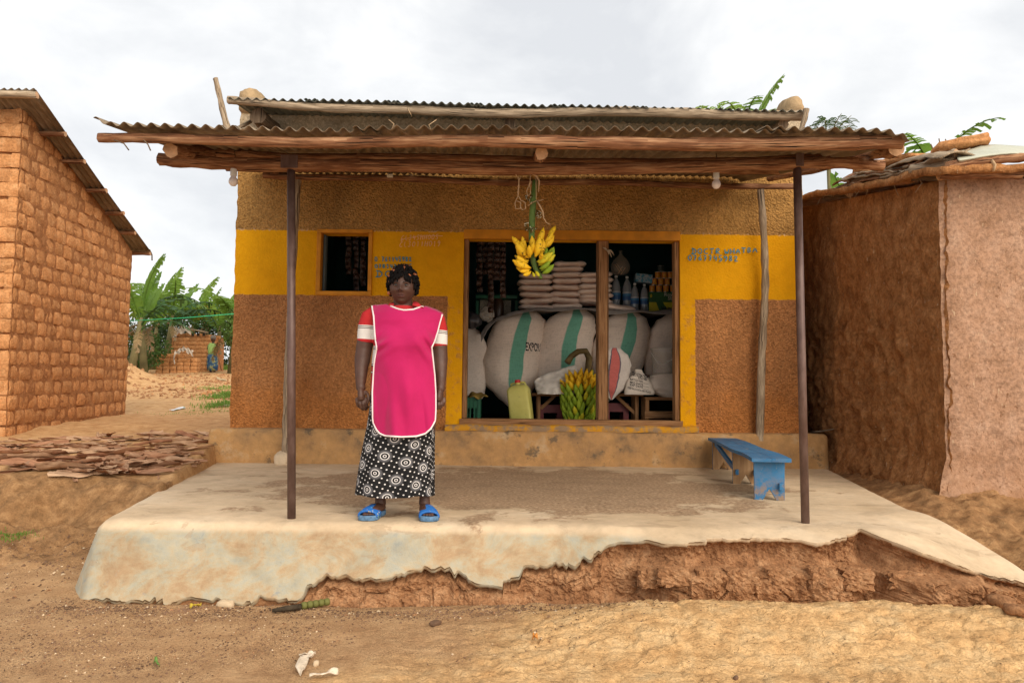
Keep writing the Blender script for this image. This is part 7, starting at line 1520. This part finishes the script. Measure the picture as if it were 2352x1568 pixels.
# ------------------------------------------------------------------ brick hut, brick stack and litter across the field
HY = 31.5; a, b = Q(404, 842, HY), Q(479, 842, HY); hz0 = gz((a.x + b.x) / 2, HY) - .05; ht = thing('brick_hut', 'small roofless sun-dried brick hut across the field', 'hut', loc=((a.x + b.x) / 2, HY, hz0)); hw_ = 1.95; hh_ = Q(430, 770, HY).z - hz0 - .05
mb = MB(); mb.box((0, .55, hh_ / 2), (hw_ - .06, 1.0, hh_ - .06)); mb.build('mortar_core', MAT['mortar'], ht, False)
SB = [brick_mesh(50 + k, MAT['adobe'], .27, .16, .12) for k in range(4)]; rk = random.Random(12)
for c in range(int(hh_ / .175)):
    for j in range(8):
        x_ = -hw_ / 2 + .12 + j * .262 + (.12 if c % 2 else 0)
        if x_ > hw_ / 2 - .05: continue
        o = link('brick', SB[rk.randrange(4)], ht); o.matrix_local = Matrix.Translation((x_, .0 + rk.uniform(-.02, .02), .09 + c * .175)) @ Matrix.Rotation(PI, 4, 'Z')
    for j in range(4):
        o = link('brick', SB[rk.randrange(4)], ht); o.matrix_local = Matrix.Translation((-hw_ / 2 - .02, .15 + j * .27, .09 + c * .175)) @ Matrix.Rotation(PI / 2, 4, 'Z')
for j in range(9): o = link('brick', SB[j % 4], ht); o.matrix_local = Matrix.Translation((-hw_ / 2 + .1 + j * .22, .1 + rk.uniform(0, .3), hh_ + .08 - .10 * max(0, j - 3) / 5 + rk.uniform(-.02, .05))) @ Matrix.Rotation(rk.uniform(-.5, .5) + PI, 4, 'Z')
def cloth(name, pts, Y, w, mat, par, seed):
    L = Vector(par.location); c = [Q(x, y, Y) - L for x, y in pts]; n = 16; P_ = []
    for i in range(n):
        t = i / (n - 1) * (len(c) - 1); k = min(int(t), len(c) - 2); p = c[k].lerp(c[k + 1], t - k); P_.append([tuple(p + Vector((0, -.10 + .06 * math.sin(i * 2.1 + u * 5 + seed), (u - .5) * w * (.6 + .4 * math.sin(i * 1.7 + seed))))) for u in np.linspace(0, 1, 6)])
    mb = MB(); mb.grid(np.array(P_)); return mb.build(name, mat, par)
MAT['rag_white'] = plain('dirty_white_sheet', (0.52, 0.45, 0.38), .8, .2, .25, 4)
cloth('plastic_sheet', [(392, 800), (390, 780), (400, 766), (412, 760), (422, 756), (440, 758)], HY - .1, .45, MAT['rag_white'], ht, 1)
mb = MB(); A2, B2 = Q(438, 756, HY) - Vector(ht.location), Q(482, 764, HY) - Vector(ht.location); mb.tube([A2 + Vector((0, -.2, 0)), B2 + Vector((0, -.2, 0))], .035, 7); mb.build('roof_pole', MAT['log_grey'], ht)
for px in (443, 455, 468): mb = MB(); mb.box(Q(px, 768, HY - .14) - Vector(ht.location), (.10, .05, .14)); mb.build('vent_slot_shade', plain('slot_shade_dark', (0.03, 0.02, 0.012), .9), ht, False)  # solid dark boxes: the shade inside the slots is put into their colour
SY = 30.0; a = Q(404, 846, SY); bs2 = thing('brick_stack', 'low stack of loose sun-dried bricks in front of the hut', 'bricks', loc=(a.x, SY, gz(a.x, SY) - .03))
for c in range(5):
    for j in range(6):
        if c == 4 and j > 3: continue
        for dpt in range(2):
            o = link('brick', SB[rk.randrange(4)], bs2); o.matrix_local = Matrix.Translation((-.70 + j * .285 + rk.uniform(-.02, .02), dpt * .22 + rk.uniform(-.02, .02), .09 + c * .168)) @ Matrix.Rotation(PI + rk.uniform(-.08, .08), 4, 'Z') @ Matrix.Diagonal((.95, 1.2, 1, 1))
cloth('plastic_sheet', [(404, 812), (416, 806), (424, 800), (436, 806), (446, 812)], SY - .2, .30, MAT['rag_white'], bs2, 2); cloth('plastic_sheet', [(404, 812), (402, 822), (404, 835)], SY - .2, .16, MAT['rag_white'], bs2, 3)
mb = MB(); mb.tube([Q(296, 737, 25), Q(420, 730, 25), Q(545, 720, 25)], .012, 5); o = mb.build('green_string', plain('green_nylon', (0.03, 0.42, 0.20), .5)); tag(o, 'green string stretched across in front of the banana grove', 'string')
# grass, weeds, clods
def blades(name, label, spots, mat, seed, kind='grass', wdt=.010):
    rg_ = np.random.default_rng(seed); V, F_ = [], []
    for (cx, cy, rx, ry, n, h) in spots:
        X = cx + rg_.normal(size=n) * rx; Y = cy + rg_.normal(size=n) * ry; Z = ground_z(X, Y)
        for x_, y_, z_ in zip(X, Y, Z):
            hh = h * rg_.uniform(.4, 1.2); a = rg_.uniform(0, 6.28); d = np.array([math.cos(a), math.sin(a), 0]) * hh * rg_.uniform(.2, .8); w = np.array([-math.sin(a), math.cos(a), 0]) * wdt * (hh / .12) ** .4; p = np.array([x_, y_, z_ - .01]); n0 = len(V); V += [p - w, p + w, p + d * .4 + w * .8 + [0, 0, hh * .7], p + d * .4 - w * .8 + [0, 0, hh * .7], p + d + [0, 0, hh * .85]]; F_ += [(n0, n0 + 1, n0 + 2, n0 + 3), (n0 + 3, n0 + 2, n0 + 4)]
    me = bpy.data.meshes.new(name); me.from_pydata([tuple(v) for v in V], [], F_); me.materials.append(mat); o = link(name, me); tag(o, label, kind, None, 'stuff'); return o
def gp(px, py):
    d = ray(px, py); Y = np.concatenate([np.arange(2.2, 9, .02), np.arange(9, 45, .06)]); k = Y / d.y; Z = ground_z(d.x * k, Y); i = int(np.argmax(EYE + d.z * k <= Z))
    return Vector((d.x * k[i], Y[i], Z[i]))
sp = []
for px, py, rx, ry, n, h in ((515, 930, .22, .35, 800, .09), (522, 912, .18, .5, 700, .12), (480, 945, .4, .3, 260, .04), (430, 950, .4, .3, 120, .03), (510, 893, .3, .5, 350, .10), (340, 845, .9, .8, 700, .4), (440, 848, 1.6, .5, 300, .25), (520, 848, .8, .6, 350, .4), (400, 847, .4, .3, 120, .35)): q = gp(px, py); sp.append((q.x, q.y, rx, ry, n, h))
blades('grass', 'green grass and weeds around the edge of the field', sp, MAT['bleaf'], 3, wdt=.007)
q = gp(15, 1232); blades('grass', 'small tuft of short grass at the left foreground edge', [(q.x, q.y, .10, .05, 420, .035)], MAT['bleaf'], 4, wdt=.004)
def scatter(name, label, boxes, mats, seed, kind='gravel'):
    rg_ = np.random.default_rng(seed); V, F_, mi_ = [], [], []
    tet = np.array([[1, 0, -.4], [-.5, .87, -.4], [-.5, -.87, -.4], [0, 0, .8], [.3, -.6, .5]]); fc = [(0, 1, 3), (1, 2, 3), (2, 4, 3), (4, 0, 3), (2, 0, 4), (0, 2, 1)]
    for (fn, n, s0, s1) in boxes:
        XY = fn(rg_, n); Z = ground_z(XY[:, 0], XY[:, 1])
        for (x_, y_), z_ in zip(XY, Z):
            s = s0 * (s1 / s0) ** (rg_.random() ** 2.2); a = rg_.uniform(0, 6.28); R_ = np.array([[math.cos(a), -math.sin(a), 0], [math.sin(a), math.cos(a), 0], [0, 0, 1]]); v = (tet * rg_.uniform(.6, 1.3, (5, 3)) * np.array([s, s * .7, s * .55])) @ R_.T + [x_, y_, z_ + s * .15]; n0 = len(V); V.extend(v.tolist()); F_.extend([tuple(i + n0 for i in f_) for f_ in fc]); k = 0 if rg_.random() < .8 else rg_.integers(0, len(mats)); mi_.extend([k] * 6)
    me = bpy.data.meshes.new(name); me.from_pydata(V, [], F_); [me.materials.append(m_) for m_ in mats]; me.polygons.foreach_set('material_index', mi_); o = link(name, me); tag(o, label, kind, None, 'stuff'); return o
def left_fg(rg_, n):
    x = rg_.uniform(-2.7, 1.0, n * 3); y = 2.9 + 1.4 * rg_.random(n * 3) ** .8; pr = np.clip(1.1 - (x + 2.5) / 2.6 + (y - 3.6) * .8 + 1.5 * fbm(np.stack([x * 1.8, y * 3.5, x * 0], -1), 4, 5) - .25, .01, 1); k = rg_.random(n * 3) < pr; return np.stack([x, y], -1)[k][:n]
def foot(rg_, n): x = rg_.uniform(-2.6, 2.9, n); y = 4.15 - np.abs(rg_.normal(size=n)) * .09 + .02 * np.sin(x * 3); return np.stack([x, y], -1)
def right_fg(rg_, n): return np.stack([rg_.uniform(-.3, 2.3, n), rg_.uniform(2.8, 4.1, n)], -1)
def leftside(rg_, n): return np.stack([rg_.uniform(-3.9, -2.75, n), rg_.uniform(4.1, 5.3, n)], -1)
MAT['chip_d'] = plain('dark_chip', (0.16, 0.095, 0.06), .95, .1, .5, 4); MAT['chip_p'] = plain('pale_chip', (0.58, 0.44, 0.29), .95, .1, .3, 4); MAT['chip_r'] = plain('red_chip', (0.33, 0.17, 0.085), .95, .1, .4, 4)
scatter('gravel', 'fine dark grit and chippings strewn over the foreground earth', [(left_fg, 9000, .0028, .011), (foot, 3400, .003, .016), (right_fg, 260, .003, .008), (leftside, 900, .005, .020)], [MAT['chip_d'], MAT['chip_r'], MAT['chip_p']], 5)
def field(rg_, n): Y = rg_.uniform(15.5, 29, n); X = -Y * rg_.uniform(.35, .56, n); return np.stack([X, Y], -1)
scatter('soil_clods', 'turned red-brown clods of the tilled field', [(field, 2600, .025, .11)], [MAT['bank'], MAT['adobe']], 6, 'soil')

# ------------------------------------------------------------------ bark laid out to dry
mbk = M('dry_bark', .9, .15); vb = mbk.co('UV', (40, 4, 1), rand=True); nb = mbk.noise(1, vb, 7, .65, .4); r = mbk.rand(); cb = mbk.mix(r, mbk.ramp(nb, [(.3, (0.15, 0.062, 0.033)), (.6, (0.38, 0.175, 0.095))]), mbk.ramp(nb, [(.3, (0.24, 0.125, 0.068)), (.6, (0.58, 0.385, 0.24))])); MAT['bark'] = mbk.set(cb, None, mbk.bump(nb, .8, .012))
def bark_mesh(seed, L, W):
    r_ = random.Random(seed); nx, ny = 18, 7; P_ = []; cur = r_.uniform(.4, 1.5); tw_ = r_.uniform(-.8, .8); up = r_.uniform(-.03, .06)
    for i in range(nx):
        t = i / (nx - 1); row = []; w = W * (.45 + .55 * math.sin(PI * min(1, t * 1.1 + .08)) ** .5) * r_.uniform(.86, 1.06)
        for j in range(ny):
            u = j / (ny - 1) - .5; a = u * cur * 2 + tw_ * (t - .5); row.append(((t - .5) * L + r_.uniform(-.008, .008), math.sin(a) / max(cur, .4) * w * .9 + .03 * math.sin(t * 5 + seed), (1 - math.cos(a)) / max(cur, .4) * w * (1 if seed % 3 else -.6) + .02 + up * abs(t - .4) * 2 + .006 * math.sin(t * 17 + u * 9 + seed)))
        P_.append(row)
    mb = MB(); mb.grid(np.array(P_))
    for k, q in enumerate(mb.uv): mb.uv[k] = [(a * W, b * L) for a, b in q]
    return mb.mesh('bark_strip', MAT['bark'])
BK = [bark_mesh(k, .42 + .065 * k, .055 + .010 * (k % 5)) for k in range(9)]; rk = random.Random(8); nbk = 0
for k in range(250):
    px = rk.uniform(-30, 492); py = 996 + 92 * rk.random() ** .9
    lo_ = np.interp(px, [0, 120, 300, 420, 492], [1012, 1008, 1000, 992, 1000]); hi_ = np.interp(px, [0, 90, 220, 330, 420, 492], [1072, 1082, 1090, 1085, 1076, 1062])
    if not lo_ < py < hi_: continue
    q = gp(px, py)
    if q.x > xL(q.y) - .18 and q.y < 7.9: q.x = xL(q.y) - .25
    o = link('bark_strip', BK[rk.randrange(9)]); o.location = (q.x, q.y, gz(q.x, q.y) + rk.uniform(-.03, .008)); big = .85 if py > 1050 else .62; o.scale = (big * rk.uniform(.8, 1.2),) * 3; o.rotation_euler = (R(rk.uniform(-35, 35)), R(rk.uniform(-7, 7)), R(rk.gauss(8, 38) + (180 if rk.random() < .5 else 0))); tag(o, 'curled red-brown strip of dry bark in the pile beside the porch', 'bark', 'bark strips drying beside the porch'); nbk += 1

# ------------------------------------------------------------------ small litter in the foreground
def stone(label, px, py, d, seed, mat, cat='stone', name='stone'):
    q = gp(px, py); o = link(name, rock_mesh(name, d, seed, mat, .25, 18, 2, .6)); o.location = (q.x, q.y, gz(q.x, q.y) + d[2] * .25); o.rotation_euler = (0, 0, seed); tag(o, label, cat); return o
stone('pale broken piece of cement at the foot of the slab', 518, 1392, (.11, .07, .05), 3, MAT['slab']); stone('flat grey stone half buried left of the pale crust', 1000, 1437, (.07, .05, .03), 4, MAT['chip_d']); stone('small pinkish pebble beside the dried peel', 726, 1530, (.035, .03, .03), 5, MAT['chip_p']); stone('dark pebble on the pale crust at lower right', 1690, 1560, (.028, .02, .02), 7, MAT['chip_d'])
stone('red clod at the right foot of the broken bank', 2300, 1390, (.16, .12, .07), 8, MAT['bank']); stone('second clod beside the right foot of the bank', 2335, 1410, (.13, .10, .06), 9, MAT['bank']); stone('rusty brown stone lying beyond the path by the grass', 482, 905, (.16, .12, .11), 10, MAT['adobe'])
q0, q1 = gp(625, 1412), gp(757, 1394); st2 = thing('fruit_stalk', 'cut banana stalk, green at one end, lying below the slab', 'stalk', loc=(q0 + q1) / 2); L = Vector(st2.location); P0 = q0 - L + Vector((0, 0, .022)); P1 = q1 - L + Vector((0, 0, .03)); Pm = P0.lerp(P1, .5) + Vector((0, -.01, .0))
mb = MB(); mb.tube([P0, P0.lerp(Pm, .5), Pm], [.010, .016, .017], 10, True, .2); mb.build('withered_end', plain('withered_stalk', (0.06, 0.045, 0.03), .9, .1, .3, 30, .8, 90), st2)
for k in range(5):
    t0, t1 = .5 + .1 * k, .5 + .1 * (k + 1) - .01; mb = MB(); a, b = P0.lerp(P1, t0), P0.lerp(P1, t1); mb.tube([a, a.lerp(b, .3), a.lerp(b, .7), b], [.017, .020, .021, .018], 10); mb.build('node', plain('green_stalk_node', (0.14, 0.14, 0.035), .7), st2)
def peel(label, pts, w, seed, name='dried_peel', cat='peel', col=(0.66, 0.55, 0.42)):
    c = [gp(*p) for p in pts]; rows_ = []
    for i in range(20):
        t = i / 19 * (len(c) - 1); k = min(int(t), len(c) - 2); p = c[k].lerp(c[k + 1], t - k); d = (c[k + 1] - c[k]).normalized(); s = Vector((-d.y, d.x, 0)); ww = w * math.sin(PI * (.12 + .80 * i / 19)); rows_.append([tuple(p + s * (u * ww) + Vector((0, 0, 012e-3 + .012 * abs(math.sin(i * .30 + u * 1.2 + seed)) + .010 * u * math.sin(i * .35 + seed)))) for u in np.linspace(-1, 1, 5)])
    mb = MB(); mb.grid(np.array(rows_)); o = mb.build(name, plain('dry_fibre', col, .9, .1, .2, 30, .5, 90)); o.modifiers.new('s', 'SOLIDIFY').thickness = .003; tag(o, label, cat)
peel('curled pale dried peel on the earth at the lower edge', [(722, 1512), (700, 1520), (688, 1545), (692, 1560)], .022, 1); peel('flat pale dried peel touching the lower edge', [(710, 1564), (745, 1560), (776, 1552)], .016, 2); peel('short end of pale peel lying above the curled one', [(686, 1514), (705, 1513), (725, 1510)], .009, 3)
peel('thin white sliver of wood at the foot of the bank', [(2135, 1342), (2141, 1354)], .008, 4, 'wood_sliver', 'sliver', (0.75, 0.62, 0.45)); peel('small orange leaf on the pale crust', [(1226, 1468), (1232, 1478)], .012, 5, 'fallen_leaf', 'leaf', (0.62, 0.25, 0.06)); peel('thin green leaf blade on the foreground earth', [(356, 1520), (358, 1532), (364, 1540)], .007, 6, 'leaf_blade', 'leaf', (0.14, 0.24, 0.06)); peel('yellow peel scrap at the foot of the slab', [(436, 1400), (462, 1398)], .010, 7, 'dried_peel', 'peel', (0.52, 0.38, 0.05))
peel('scrap of white plastic lying on the path behind', [(392, 945), (404, 942), (424, 938)], .07, 8, 'plastic_scrap', 'plastic', (0.72, 0.72, 0.72)); peel('dry stick lying on the ground by the shop corner', [(490, 938), (515, 935), (528, 932)], .02, 9, 'stick', 'stick', (0.45, 0.36, 0.26)); peel('pale leaf scrap lying among the tilled clods', [(497, 868), (508, 872), (520, 875)], .10, 10, 'fallen_leaf', 'leaf', (0.50, 0.38, 0.22)); peel('pale wood splinter on the grit below the bank', [(1108, 1388), (1128, 1386)], .010, 11, 'wood_sliver', 'sliver', (0.62, 0.5, 0.34))
